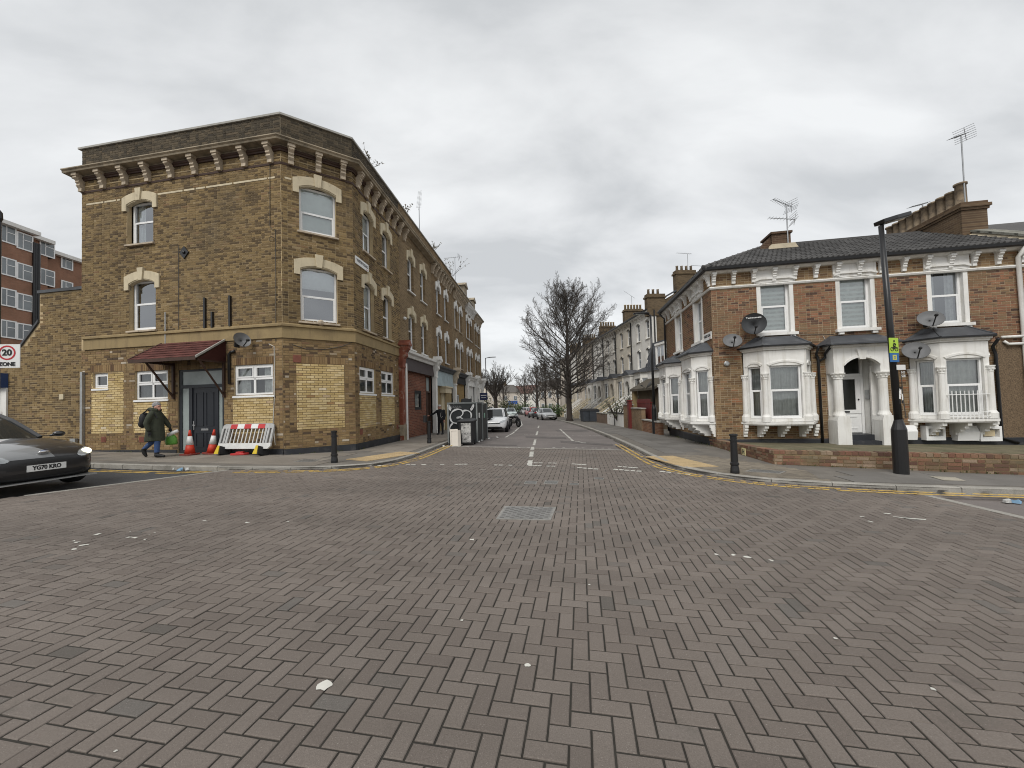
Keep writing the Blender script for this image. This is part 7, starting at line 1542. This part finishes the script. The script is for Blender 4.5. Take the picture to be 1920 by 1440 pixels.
def car(name, label, loc, rz, col, L=4.2, Wd=1.78, H=1.46, plate=None, lit=False, tail=False, rough=.25, kind='hatch', group='parked cars along the street', bodymat=None, sub=2, cat='car', detail=False):
    t = thing(name, label, cat, loc, rz, group=group); pm = bodymat or paint(name+'_paint', col, rough); sx, sy, sz = L/4.24, Wd/1.78, H/1.46
    st = [(-2.12, .60, .40, .74), (-2.06, .74, .30, .88), (-1.9, .82, .24, .97), (-1.4, .87, .20, .98), (-.5, .89, .19, .96), (.4, .89, .19, .94), (.95, .885, .19, .935), (1.35, .87, .20, .89), (1.72, .83, .21, .82), (1.95, .75, .22, .735), (2.06, .64, .24, .65), (2.12, .50, .28, .56)]
    rings = []
    for x, hw, zb, zt in st:
        h = [(0, zb), (hw*.75, zb), (hw*.96, zb+.06), (hw, zb+.42*(zt-zb)), (hw*.985, zt-.18*(zt-zb)), (hw*.90, zt-.03), (hw*.5, zt+.015), (0, zt+.025)]
        pts = h + [(-y, z) for y, z in h[-2:0:-1]]; rings.append([(x*sx, y*sy, z*sz) for y, z in pts])
    b = MB(); b.loft(rings); bo = b.build('body', pm, t, smooth=True, sub=sub)
    bv = None
    if detail: bv = skin_tree(bo)
    n = 32; se = lambda a, e: math.copysign(abs(cos(a))**e, cos(a)); sn = lambda a, e: math.copysign(abs(sin(a))**e, sin(a))
    lev = [(.93, -2.0, 1.02, .80), (1.10, -1.9, .72, .755), (1.28, -1.74, .40, .69), (1.39, -1.58, .15, .62)]
    if kind == 'van': lev = [(.93, -2.08, 1.35, .83), (1.15, -2.07, 1.15, .81), (1.4, -2.05, .9, .77), (1.62, -2.0, .7, .72)]
    def ring(z, xa, xb, hw, k=1.0): cx, a_ = (xa+xb)/2, (xb-xa)/2*k; return [((cx+a_*se(2*math.pi*i/n, .45))*sx, hw*k*sn(2*math.pi*i/n, .55)*sy, z*sz) for i in range(n)]
    R_ = [ring(*l) for l in lev]; b = MB(); b.loft(R_, cap=False); gl = b.build('windows', CARG, t, smooth=True)
    zr = lev[-1][0]; lt = lev[-1]; b = MB(); b.loft([ring(zr-.03, lt[1]-.02, lt[2]+.03, lt[3]+.012), ring(zr, lt[1], lt[2], lt[3]+.004), ring(zr+.035, lt[1]+.06, lt[2]-.08, lt[3]-.05), ring(zr+.055, lt[1]+.25, lt[2]-.3, lt[3]-.2)]); b.build('roof', pm, t, smooth=True)
    for i in (3, 4, 8, 12, 13): 
        for j in (i, (n-i) % n):
            b = MB(); b.tube([tuple(V(r[j])*1.0) for r in R_], .032 if i != 8 else .026, 5); b.build('pillar', pm if i != 8 else K['blackm'], t)
    r = .315*sz
    for x in (-1.28, 1.33):
        for s in (-1, 1):
            b = MB(); pts = [(x*sx+(r+.055)*cos(a), s*(.60 if False else .5)*sy, r+(r+.055)*sin(a)) for a in [R(-12+204*i/14) for i in range(15)]]; q = [(p[0], s*.885*sy+s*.004, p[2]) for p in pts]
            b.add(pts+q, [(i, i+1, 16+i, 15+i) for i in range(14)] + [tuple(range(15, 30))]); b.build('wheel_arch', K['blackm'], t); wheel(t, x*sx, s*.81*sy, r)
    for s in (-1, 1):
        if not detail: b = MB(); b.ell((1.93*sx, s*.60*sy, .665*sz), (.14*sx, .17*sy, .075*sz), 14, 10); b.build('headlight', HL, t, smooth=True)
        elif lit:
            fitted(bv, oval(s*.60*sy, .65*sz, .16*sy, .062*sz, sk=s*.25), 'headlight', HL, t); b = MB(); hh_ = bv.ray_cast(V((4, s*.62*sy, .655*sz)), V((-1, 0, 0)))[0]; b.ell((hh_.x, s*.62*sy, .655*sz), (.055, .085, .062), 14, 10); b.build('lit_lamp', LIT, t, smooth=True)
        else: fitted(bv, oval(s*.58*sy, .66*sz, .19*sy, .065*sz, sk=s*.3), 'headlight', HL, t)
        b = MB(); b.ell((-2.02*sx, s*.66*sy, .80*sz), (.07, .13, .14), 12, 8); b.build('tail_light', TL, t, smooth=True)
        b = MB(); b.ell((.72*sx, s*.98*sy, .98*sz), (.07, .1, .06), 12, 8); b.tube([(.72*sx, s*.85*sy, .95*sz), (.72*sx, s*.95*sy, .97*sz)], .025, 6); b.build('mirror', pm, t, smooth=True)
        b = MB(); b.box(-.35*sx, .95*sx, s*.893*sy-.004, s*.893*sy+.004, .935*sz, .95*sz); b.build('waist_trim', K['blackm'], t)
        b = MB(); b.box(.05*sx, .22*sx, s*.90*sy-.012, s*.90*sy+.012, .80*sz, .83*sz); b.build('door_handle', pm, t)
    if detail:
        fitted(bv, [(-.62*sy, .50*sz), (-.45*sy, .43*sz), (.45*sy, .43*sz), (.62*sy, .50*sz), (.52*sy, .585*sz), (.3*sy, .61*sz), (-.3*sy, .61*sz), (-.52*sy, .585*sz)] if lit else [(-.45*sy, .53*sz), (.45*sy, .53*sz), (.42*sy, .59*sz), (-.42*sy, .59*sz)], 'upper_grille', K['black'], t, .006)
        fitted(bv, [(-.66*sy, .235*sz), (.66*sy, .235*sz), (.52*sy, .37*sz), (-.52*sy, .37*sz)], 'lower_intake', K['black'], t, .006)
    else: b = MB(); b.prism([(-.5*sy, .50*sz), (.5*sy, .50*sz), (.58*sy, .56*sz), (.45*sy, .60*sz), (-.45*sy, .60*sz), (-.58*sy, .56*sz)], 2.0*sx, 2.10*sx, 'yz'); b.prism([(-.55*sy, .27*sz), (.55*sy, .27*sz), (.48*sy, .38*sz), (-.48*sy, .38*sz)], 1.98*sx, 2.095*sx, 'yz'); b.build('grille', K['blackm'], t)
    xn = 0 if not detail else max(bv.ray_cast(V((4, yy, zz)), V((-1, 0, 0)))[0].x for yy in (0, .26) for zz in (.39*sz, .39*sz+.11)) - 2.11*sx; b = MB(); b.box(2.09*sx+xn, 2.125*sx+xn, -.26, .26, .39*sz, .39*sz+.11); np_ = b.build('number_plate', K['sign_white'], t)
    b = MB(); b.box(-2.13*sx, -2.10*sx, -.26, .26, .62*sz, .62*sz+.11); b.build('rear_plate', mat('yellow_plate', (.6,.5,.08), .5) if 'yellow_plate' not in bpy.data.materials else bpy.data.materials['yellow_plate'], t)
    if plate: text(plate, np_, K['sign_black'], (2.127*sx+xn, 0, .39*sz+.055), .098, rz=R(90), bold=.004, sx=.82)
    return t
CARG = mat('car_window', (.02,.024,.025), .06, var=.1, vs=2, spec=.7); HL = mat('headlight_lens', (.45,.47,.48), .12, .3, var=.1, vs=8); TL = mat('tail_lens', (.28,.012,.012), .15, var=.05); LIT = mat('lit_headlight', (.9,.9,.8), .1, var=0, emit=((1, .97, .66), 1.6))
# dark hatchback entering from the left, wrapped bonnet, lights on
wm, wt, wp = pr('wrapped_paint'); wp.inputs['Roughness'].default_value = .28; wp.inputs['Coat Weight'].default_value = .5
oc = nd(wt, 'ShaderNodeTexCoord').outputs['Object']; sp_ = nd(wt, 'ShaderNodeSeparateXYZ'); wt.links.new(oc, sp_.inputs[0])
def lin(a, bq, c):                                            # a*x + b*y + c > 0
    m1 = nd(wt, 'ShaderNodeMath', operation='MULTIPLY_ADD'); m1.inputs[1].default_value = a; m1.inputs[2].default_value = c; wt.links.new(sp_.outputs[0], m1.inputs[0])
    m2 = nd(wt, 'ShaderNodeMath', operation='MULTIPLY_ADD'); m2.inputs[1].default_value = bq; wt.links.new(sp_.outputs[1], m2.inputs[0]); wt.links.new(m1.outputs[0], m2.inputs[2])
    g_ = nd(wt, 'ShaderNodeMath', operation='GREATER_THAN'); g_.inputs[1].default_value = 0; wt.links.new(m2.outputs[0], g_.inputs[0]); return g_.outputs[0]
def both(a, c): m1 = nd(wt, 'ShaderNodeMath', operation='MULTIPLY'); wt.links.new(a, m1.inputs[0]); wt.links.new(c, m1.inputs[1]); return m1.outputs[0]
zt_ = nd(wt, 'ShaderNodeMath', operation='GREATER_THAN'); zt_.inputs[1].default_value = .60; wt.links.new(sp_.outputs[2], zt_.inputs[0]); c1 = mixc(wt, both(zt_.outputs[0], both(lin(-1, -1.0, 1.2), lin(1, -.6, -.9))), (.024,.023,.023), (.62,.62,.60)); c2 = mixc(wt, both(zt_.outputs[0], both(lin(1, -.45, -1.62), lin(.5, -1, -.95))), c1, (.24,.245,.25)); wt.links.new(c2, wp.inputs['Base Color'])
pc = at(88, 884, 7.0); hd_ = R(-10); off = 2.12*4.35/4.24; cxy = V((pc.x - cos(hd_)*off, pc.y - sin(hd_)*off)); dz_ = gz(cxy.x, cxy.y) - .062
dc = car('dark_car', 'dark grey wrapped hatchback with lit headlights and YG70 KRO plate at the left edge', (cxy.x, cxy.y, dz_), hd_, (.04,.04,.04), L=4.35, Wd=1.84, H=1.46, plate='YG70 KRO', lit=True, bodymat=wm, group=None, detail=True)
sx_, sy_ = 4.35/4.24, 1.84/1.78
b = MB(); b.box(1.9*sx_, 2.14*sx_, -.70*sy_, .70*sy_, .195, .215); b.build('splitter', K['steel'], dc)
b = MB(); b.T = MX.Translation((2.055*sx_, 0, .705)) @ MX.Rotation(R(-35), 4, 'Y'); b.ell((0, 0, 0), (.045, .085, .03), 16, 8); b.build('badge', K['chrome'], dc, smooth=True)
b = MB(); b.T = MX.Translation((2.06*sx_, 0, .712)) @ MX.Rotation(R(-35), 4, 'Y'); b.ell((0, 0, .004), (.034, .068, .03), 16, 8); b.build('badge_centre', mat('badge_blue', (.02,.06,.2), .3), dc, smooth=True)
# parked and moving cars up the street; each faces the way the photograph shows
pW = G(932, 811, -.062); car('white_hatchback', 'white parked hatchback beside the bin enclosure', (pW.x-.15, pW.y+1.9, gz(pW.x, pW.y+1.9)-.062), R(-92), (.78,.79,.80), L=3.97, Wd=1.70, H=1.46, plate=None, detail=True)
pS = G(1029, 788, -.062); car('silver_car', 'silver saloon parked facing the camera by the big tree', (pS.x-.1, pS.y+2.1, gz(pS.x, pS.y+2)-.062), R(-82), (.42,.43,.44), L=4.5, Wd=1.8, H=1.45, detail=True)
for nm, px, py, rz, col, lab, hh, tl_ in (('grey_car', 1008, 784.5, 100, (.05,.055,.06), 'dark grey car parked just behind the silver one', 1.5, 1), ('red_car', 998, 781.5, 100, (.38,.02,.02), 'red hatchback parked with its tail to the camera', 1.6, 1), ('white_car', 990, 778.5, 102, (.6,.6,.6), 'pale car parked in front of the red hatchback', 1.5, 1), ('silver_estate', 984, 777, 103, (.35,.36,.37), 'silver grey car third along from the red hatchback', 1.5, 1), ('blue_grey_car', 979, 776, 104, (.2,.22,.25), 'blue grey car at the far end of the right parked row', 1.5, 1),
        ('mint_car', 958, 784, -86, (.45,.52,.5), 'pale car parked behind the motorcycle', 1.5, 0), ('far_white_car', 963, 772.5, -84, (.7,.71,.72), 'white car coming down the middle of the street', 1.5, 0), ('far_pale_car', 944, 771, -88, (.62,.63,.63), 'pale car parked on the far left', 1.5, 0), ('far_dark_car', 918, 776, -86, (.3,.31,.33), 'grey car parked beyond the bin enclosure', 1.55, 0)):
    p = G(px, py, -.062); car(nm, lab, (p.x, p.y+2, gz(p.x, p.y+2)-.062), R(rz), col, H=hh, sub=1)
p = at(962, 768, 104); v = thing('blue_van', 'far blue lorry body above the white car', 'van', (p.x, p.y, gz(p.x, p.y)), R(-84), group='parked cars along the street'); b = MB(); b.rbox(-3, 1.4, -1.1, 1.1, .9, 2.9, .1); b.build('box_body', mat('van_blue', (.02,.10,.42), .4), v); b = MB(); b.rbox(1.4, 2.8, -1.0, 1.0, .5, 2.1, .25); b.build('cab', mat('van_white', (.6,.6,.6), .4), v)
for x in (-1.8, 2.0):
    for s in (-1, 1): wheel(v, x, s*.9, .38)
# motorcycles
def motorcycle(label, loc, rz, box=False):
    t = thing('motorcycle', label, 'motorcycle', loc, rz, group='motorcycles beside the white hatchback')
    for x in (-.62, .66):
        b = MB(); b.lathe([(.20, -.05), (.30, -.055), (.32, 0), (.30, .055), (.20, .05)], 24, (x, 0, .32), axis='y', cap=False); w = b.build('wheel', K['tyre'], t, smooth=True)
        b = MB(); b.lathe([(.21, -.02), (.21, .02)], 20, (x, 0, .32), axis='y'); b.lathe([(.09, -.05), (.09, .05)], 12, (x, 0, .32), axis='y'); b.build('rim', K['rim'], w)
    b = MB(); b.tube([(.66, .07, .32), (.52, .07, .75), (.42, .06, 1.0)], .024, 6); b.tube([(.66, -.07, .32), (.52, -.07, .75), (.42, -.06, 1.0)], .024, 6); b.tube([(.45, 0, .92), (.1, 0, .70), (-.35, 0, .62), (-.62, 0, .34)], .035, 6); b.tube([(.40, 0, .85), (.2, 0, .35), (-.25, 0, .3), (-.3, 0, .6)], .03, 6); b.build('frame', K['blackm'], t)
    b = MB(); b.tube([(.30, -.36, 1.06), (.40, -.2, 1.04), (.43, 0, 1.0), (.40, .2, 1.04), (.30, .36, 1.06)], .018, 6); b.tube([(.38, .28, 1.05), (.4, .32, 1.22)], .008, 4); b.tube([(.38, -.28, 1.05), (.4, -.32, 1.22)], .008, 4); b.ell((.4, .34, 1.25), (.02, .06, .04), 8, 6); b.ell((.4, -.34, 1.25), (.02, .06, .04), 8, 6); b.build('handlebar', K['blackm'], t)
    b = MB(); b.ell((.18, 0, .78), (.27, .14, .13), 14, 10); b.build('tank', paint('tank_paint', (.03,.03,.035)) if 'tank_paint' not in bpy.data.materials else bpy.data.materials['tank_paint'], t, smooth=True)
    b = MB(); b.ell((-.32, 0, .76), (.36, .13, .07), 14, 8); b.build('seat', K['blackm'], t, smooth=True); b = MB(); b.ell((0, 0, .42), (.22, .15, .17), 12, 8); b.build('engine', K['iron'], t, smooth=True)
    b = MB(); b.ell((.52, 0, .88), (.07, .09, .09), 12, 8); b.build('headlamp', HL, t, smooth=True); b = MB(); b.tube([(.66-.33, 0, .5), (.66-.2, 0, .63), (.66, 0, .68), (.9, 0, .58)], .05, 5); b.build('mudguard', K['blackm'], t)
    if box: b = MB(); b.rbox(-.78, -.26, -.27, .27, .86, 1.36, .04); b.build('delivery_box', K['blackm'], t)
p = G(964, 800.5, -.062); motorcycle('black motorcycle parked beyond the white hatchback with its front wheel turned out', (p.x, p.y, p.z), R(-60))
p = G(921, 813, -.062); motorcycle('delivery scooter with large black box in front of the white hatchback', (p.x-.75, p.y+1.0, p.z), R(200), True)

# ------------------------------------------------------------ people
def remesh(mb, name, mats, parent, pick, vox=.012, smooth_it=4):
    me = bpy.data.meshes.new('tmp'); me.from_pydata(mb.v, [], mb.f); o = bpy.data.objects.new('tmp', me); COL.objects.link(o)
    bm = bmesh.new(); bm.from_mesh(me); bmesh.ops.recalc_face_normals(bm, faces=bm.faces); bm.to_mesh(me); bm.free()
    r = o.modifiers.new('r', 'REMESH'); r.mode = 'VOXEL'; r.voxel_size = vox; s = o.modifiers.new('s', 'SMOOTH'); s.iterations = smooth_it; s.factor = .5
    dg = bpy.context.evaluated_depsgraph_get(); ev_ = o.evaluated_get(dg); nm = bpy.data.meshes.new_from_object(ev_); bpy.data.objects.remove(o); nm.name = name
    nm.materials.clear()
    for m in mats: nm.materials.append(m)
    for p in nm.polygons: p.use_smooth = True; p.material_index = pick(p.center)
    return link(name, nm, parent)
def limb(b, pts, r, n=10):
    b.tube(pts, r, n)
    for p, q in zip(pts, r): b.ell(p, (q, q, q), n, 8)
def hand(b, p, d, side=1, s=1.0):
    """palm at p pointing along d, five bent fingers"""
    d = V(d).normalized(); w = d.cross(V((0, 0, 1))) if abs(d.z) < .8 else V((1, 0, 0)); w = (w - d*w.dot(d)).normalized(); n = d.cross(w)
    p = V(p); limb(b, [tuple(p), tuple(p+d*.05*s), tuple(p+d*.08*s)], [.03*s, .036*s, .034*s], 8)
    for k, L in enumerate((.065, .075, .07, .055)):
        q = p + d*.085*s + w*((k-1.5)*.02*s); limb(b, [tuple(q), tuple(q+d*L*.5*s+n*.006*side), tuple(q+d*L*.85*s+n*.025*side*s)], [.0105*s, .0095*s, .008*s], 6)
    q = p + d*.03*s + w*.034*s*side; limb(b, [tuple(q), tuple(q+d*.03*s+w*.02*s*side), tuple(q+d*.06*s+w*.022*s*side)], [.012*s, .011*s, .009*s], 6)
def head(b, c, f, s=1.0):
    c = V(c); f = V(f).normalized(); l = V((-f.y, f.x, 0))
    b.ell(tuple(c), (.088*s, .078*s, .115*s), 16, 12); b.ell(tuple(c+f*.035*s-V((0, 0, .055*s))), (.058*s, .055*s, .065*s), 14, 10)
    b.ell(tuple(c+f*.098*s-V((0, 0, .022*s))), (.018*s, .016*s, .026*s), 8, 6); b.ell(tuple(c+f*.085*s-V((0, 0, .068*s))), (.014*s, .026*s, .01*s), 8, 6)
    for sg in (-1, 1): b.ell(tuple(c+l*sg*.08*s-V((0, 0, .02*s))), (.018*s, .014*s, .032*s), 8, 6); b.ell(tuple(c+f*.076*s+l*sg*.033*s+V((0, 0, .028*s))), (.016*s, .026*s, .009*s), 8, 6)
    limb(b, [tuple(c-V((0, 0, .09*s))-f*.01), tuple(c-V((0, 0, .2*s))-f*.03)], [.055*s, .062*s])
SKIN = mat('skin', (.50,.27,.20), .6, var=.1, vs=20); JEANS = mat('blue_jeans', (.045,.085,.20), .85, var=.25, vs=14); BOOT = mat('black_boot', (.014,.014,.015), .6, var=.1); GLOVE = mat('black_glove', (.012,.012,.013), .8, var=.1); PARKA = mat('olive_parka', (.040,.046,.030), .85, var=.2, vs=9, bump=.4, bs=30); HAIR = mat('grey_hair', (.30,.29,.29), .8, var=.35, vs=45, bump=.6, bs=90)
# woman walking to the right; local x forward
pw = G(291, 857.5, .05); s = .93
wo_ = thing('person', 'walking person in olive parka and jeans with short grey hair carrying a green bag', 'person', tuple(pw), R(14)); wo_.scale = (s, s, s)
b = MB(); limb(b, [(.03, -.08, .86), (.10, -.085, .48), (.09, -.09, .10)], [.09, .08, .06]); limb(b, [(.09, -.10, .07), (.20, -.10, .05), (.28, -.10, .035)], [.062, .05, .04])
limb(b, [(-.02, .08, .86), (-.10, .085, .50), (-.33, .09, .26)], [.09, .08, .06]); limb(b, [(-.35, .10, .24), (-.33, .10, .13), (-.29, .10, .05)], [.062, .055, .04])
b.loft([[(rx*cos(a)+cx_, ry*sin(a), z) for a in [i*2*math.pi/16 for i in range(16)]] for z, rx, ry, cx_ in ((.78, .14, .18, 0), (1.0, .16, .2, 0), (1.3, .15, .2, .01), (1.42, .09, .12, .02))])
limb(b, [(.0, -.17, 1.33), (-.08, -.27, 1.04), (-.03, -.26, .84)], [.05, .05, .042]); limb(b, [(.02, .16, 1.33), (.14, .26, 1.08), (.24, .265, .92)], [.05, .05, .042]); hand(b, (-.02, -.26, .80), (.15, 0, -1), 1); hand(b, (.25, .27, .88), (.2, 0, -1), -1)
head(b, (.06, 0, 1.545), (1, -.28, -.08))
def pick(c): 
    if c.z > 1.37: return 0
    if c.z > .9: return 4
    if c.z < .16 or (c.x < -.26 and c.z < .28): return 2
    if abs(c.y) > .2 and c.z < .9: return 3
    return 1
bd = remesh(b, 'body', [SKIN, JEANS, BOOT, GLOVE, PARKA], wo_, pick, .011)
b = MB(); rr_ = [(.50, .25, .20, -.01), (.56, .26, .205, -.01), (.75, .235, .205, 0), (1.0, .215, .20, .005), (1.2, .20, .195, 0), (1.33, .165, .185, .0), (1.41, .115, .15, .01), (1.46, .09, .105, .015)]
b.loft([[(rx*cos(a)+cx_, ry*sin(a), z+ (.012*sin(3*a) if z < .6 else 0)) for a in [i*2*math.pi/20 for i in range(20)]] for z, rx, ry, cx_ in rr_])
limb(b, [(.0, -.17, 1.33), (-.04, -.23, 1.2), (-.08, -.27, 1.04), (-.03, -.26, .86)], [.085, .083, .075, .062]); limb(b, [(.02, .16, 1.33), (.08, .22, 1.2), (.15, .26, 1.06), (.23, .265, .93)], [.085, .08, .073, .06])
b.tube([(.10, -.07, 1.44), (.0, -.13, 1.45), (-.10, -.1, 1.47), (-.14, 0, 1.48), (-.10, .1, 1.47), (.0, .13, 1.45), (.10, .07, 1.44)], .055, 8); remesh(b, 'coat', [PARKA], wo_, lambda c: 0, .014, 3)
b = MB(); rh = random.Random(2); b.ell((.035, .01, 1.60), (.10, .092, .095), 14, 10)
for k_ in range(60):
    u = V((rh.gauss(-.25, 1), rh.gauss(0, 1), rh.gauss(.45, .8))).normalized(); b.ell((.03+u.x*.09, .01+u.y*.085, 1.595+u.z*.095), (.026, .026, .022), 6, 5)
remesh(b, 'hair', [HAIR], wo_, lambda c: 0, .009, 2)
b = MB(); b.box(.12, .14, -.255, -.235, .8, .82); 
for sg in (-1, 1): b.ell((.137, -.035+sg*.032, 1.556), (.008, .012, .008), 8, 6)
b.build('eyes', K['sign_black'], wo_)
bp = thing('backpack', 'small black backpack worn by the walking person', 'backpack', tuple(wo_.matrix_basis @ V((-.26, -.02, .98)) if False else pw + V((-.245*cos(R(14)), -.245*sin(R(14)), .98*s))), R(14)); b = MB(); b.ell((0, 0, .16), (.12, .17, .22), 14, 10); b.ell((-.05, 0, .05), (.09, .14, .12), 12, 8); remesh(b, 'bag', [K['blackm']], bp, lambda c: 0, .014, 2)
b = MB()
for sg in (-1, 1): b.tube([(.02, sg*.12, .34), (.16, sg*.15, .46), (.30, sg*.16, .36), (.38, sg*.15, .2)], .018, 5)
b.build('strap', K['blackm'], bp)
pg = wo_.matrix_basis; pg = MX.Translation(pw) @ MX.Rotation(R(14), 4, 'Z') @ MX.Scale(s, 4); hp_ = pg @ V((.27, .27, .80)); GB = mat('green_bag', (.11,.30,.045), .5, var=.2, vs=8)
gb = thing('shopping_bag', 'bright green shopping bag with white roll held by the walking person', 'bag', tuple(hp_ - V((0, 0, .42))), R(14)); b = MB(); b.loft([[(.13*cos(a)*(1+.1*sin(3*a)), .08*sin(a), z) for a in [i*2*math.pi/14 for i in range(14)]] for z in (0,)] + [[(r_*cos(a)*(1+.12*sin(3*a+z*9)), r_*.6*sin(a)*(1+.1*cos(4*a)), z) for a in [i*2*math.pi/14 for i in range(14)]] for z, r_ in ((.05, .15), (.16, .145), (.25, .11), (.31, .06))]); b.build('bag_body', GB, gb, smooth=True)
b = MB(); b.tube([(.0, 0, .30), (-.01, .02, .40), (.0, 0, .43)], .016, 6); b.build('handle', GB, gb); b = MB(); b.tube([(-.04, -.05, .27), (.1, -.05, .36), (.2, -.05, .40)], [.05, .05, .045], 10); b.build('paper_roll', K['sign_white'], gb, smooth=True)
# man by the shop door with arm stretched out
pm_ = G(827, 814.5, .05); DARK = mat('black_clothes', (.013,.014,.017), .85, var=.2, vs=10); CAP = mat('pale_cap', (.52,.50,.46), .8, var=.08)
mn = thing('person', 'standing person in black clothes and pale hat reaching towards the shop door', 'person', tuple(pm_), R(0)); hm = 55*pm_.y/FPX; k_ = hm/1.74; mn.scale = (k_,)*3
b = MB(); limb(b, [(-.08, 0, .92), (-.12, 0, .5), (-.14, .02, .1)], [.10, .078, .055]); limb(b, [(.08, 0, .92), (.10, -.01, .5), (.10, 0, .1)], [.10, .078, .055])
for x in (-.15, .10): limb(b, [(x, .03, .06), (x-.01, -.08, .045), (x-.02, -.18, .035)], [.055, .05, .04])
b.loft([[(rx*cos(a)+cx_, ry*sin(a), z) for a in [i*2*math.pi/16 for i in range(16)]] for z, rx, ry, cx_ in ((.82, .19, .14, 0), (1.0, .19, .14, 0), (1.25, .22, .15, -.01), (1.42, .2, .12, -.02), (1.49, .08, .08, -.03))])
limb(b, [(-.19, 0, 1.40), (-.40, -.05, 1.24), (-.62, -.1, 1.14)], [.075, .06, .045]); hand(b, (-.65, -.1, 1.13), (-1, -.1, -.1), 1); limb(b, [(.19, 0, 1.40), (.25, .02, 1.12), (.22, -.06, .88)], [.075, .06, .045]); hand(b, (.22, -.07, .84), (0, -.1, -1), 1)
head(b, (-.06, -.02, 1.63), (-1, -.45, -.15))
def pick2(c): return 1 if (c.z > 1.5 or c.x < -.63 or (c.x > .17 and c.z < .86 and c.z > .7)) else 0
remesh(b, 'body', [DARK, SKIN], mn, pick2, .013)
b = MB(); b.lathe([(.098, 1.655), (.10, 1.70), (.085, 1.745), (.04, 1.765)], 16, (-.055, -.015, 0)); b.build('hat', CAP, mn, smooth=True); b = MB(); b.tube([(.05, -.16, 1.28), (.02, -.18, 1.1), (.07, -.18, .98), (.14, -.17, 1.08)], .012, 5); b.build('strap', CAP, mn)
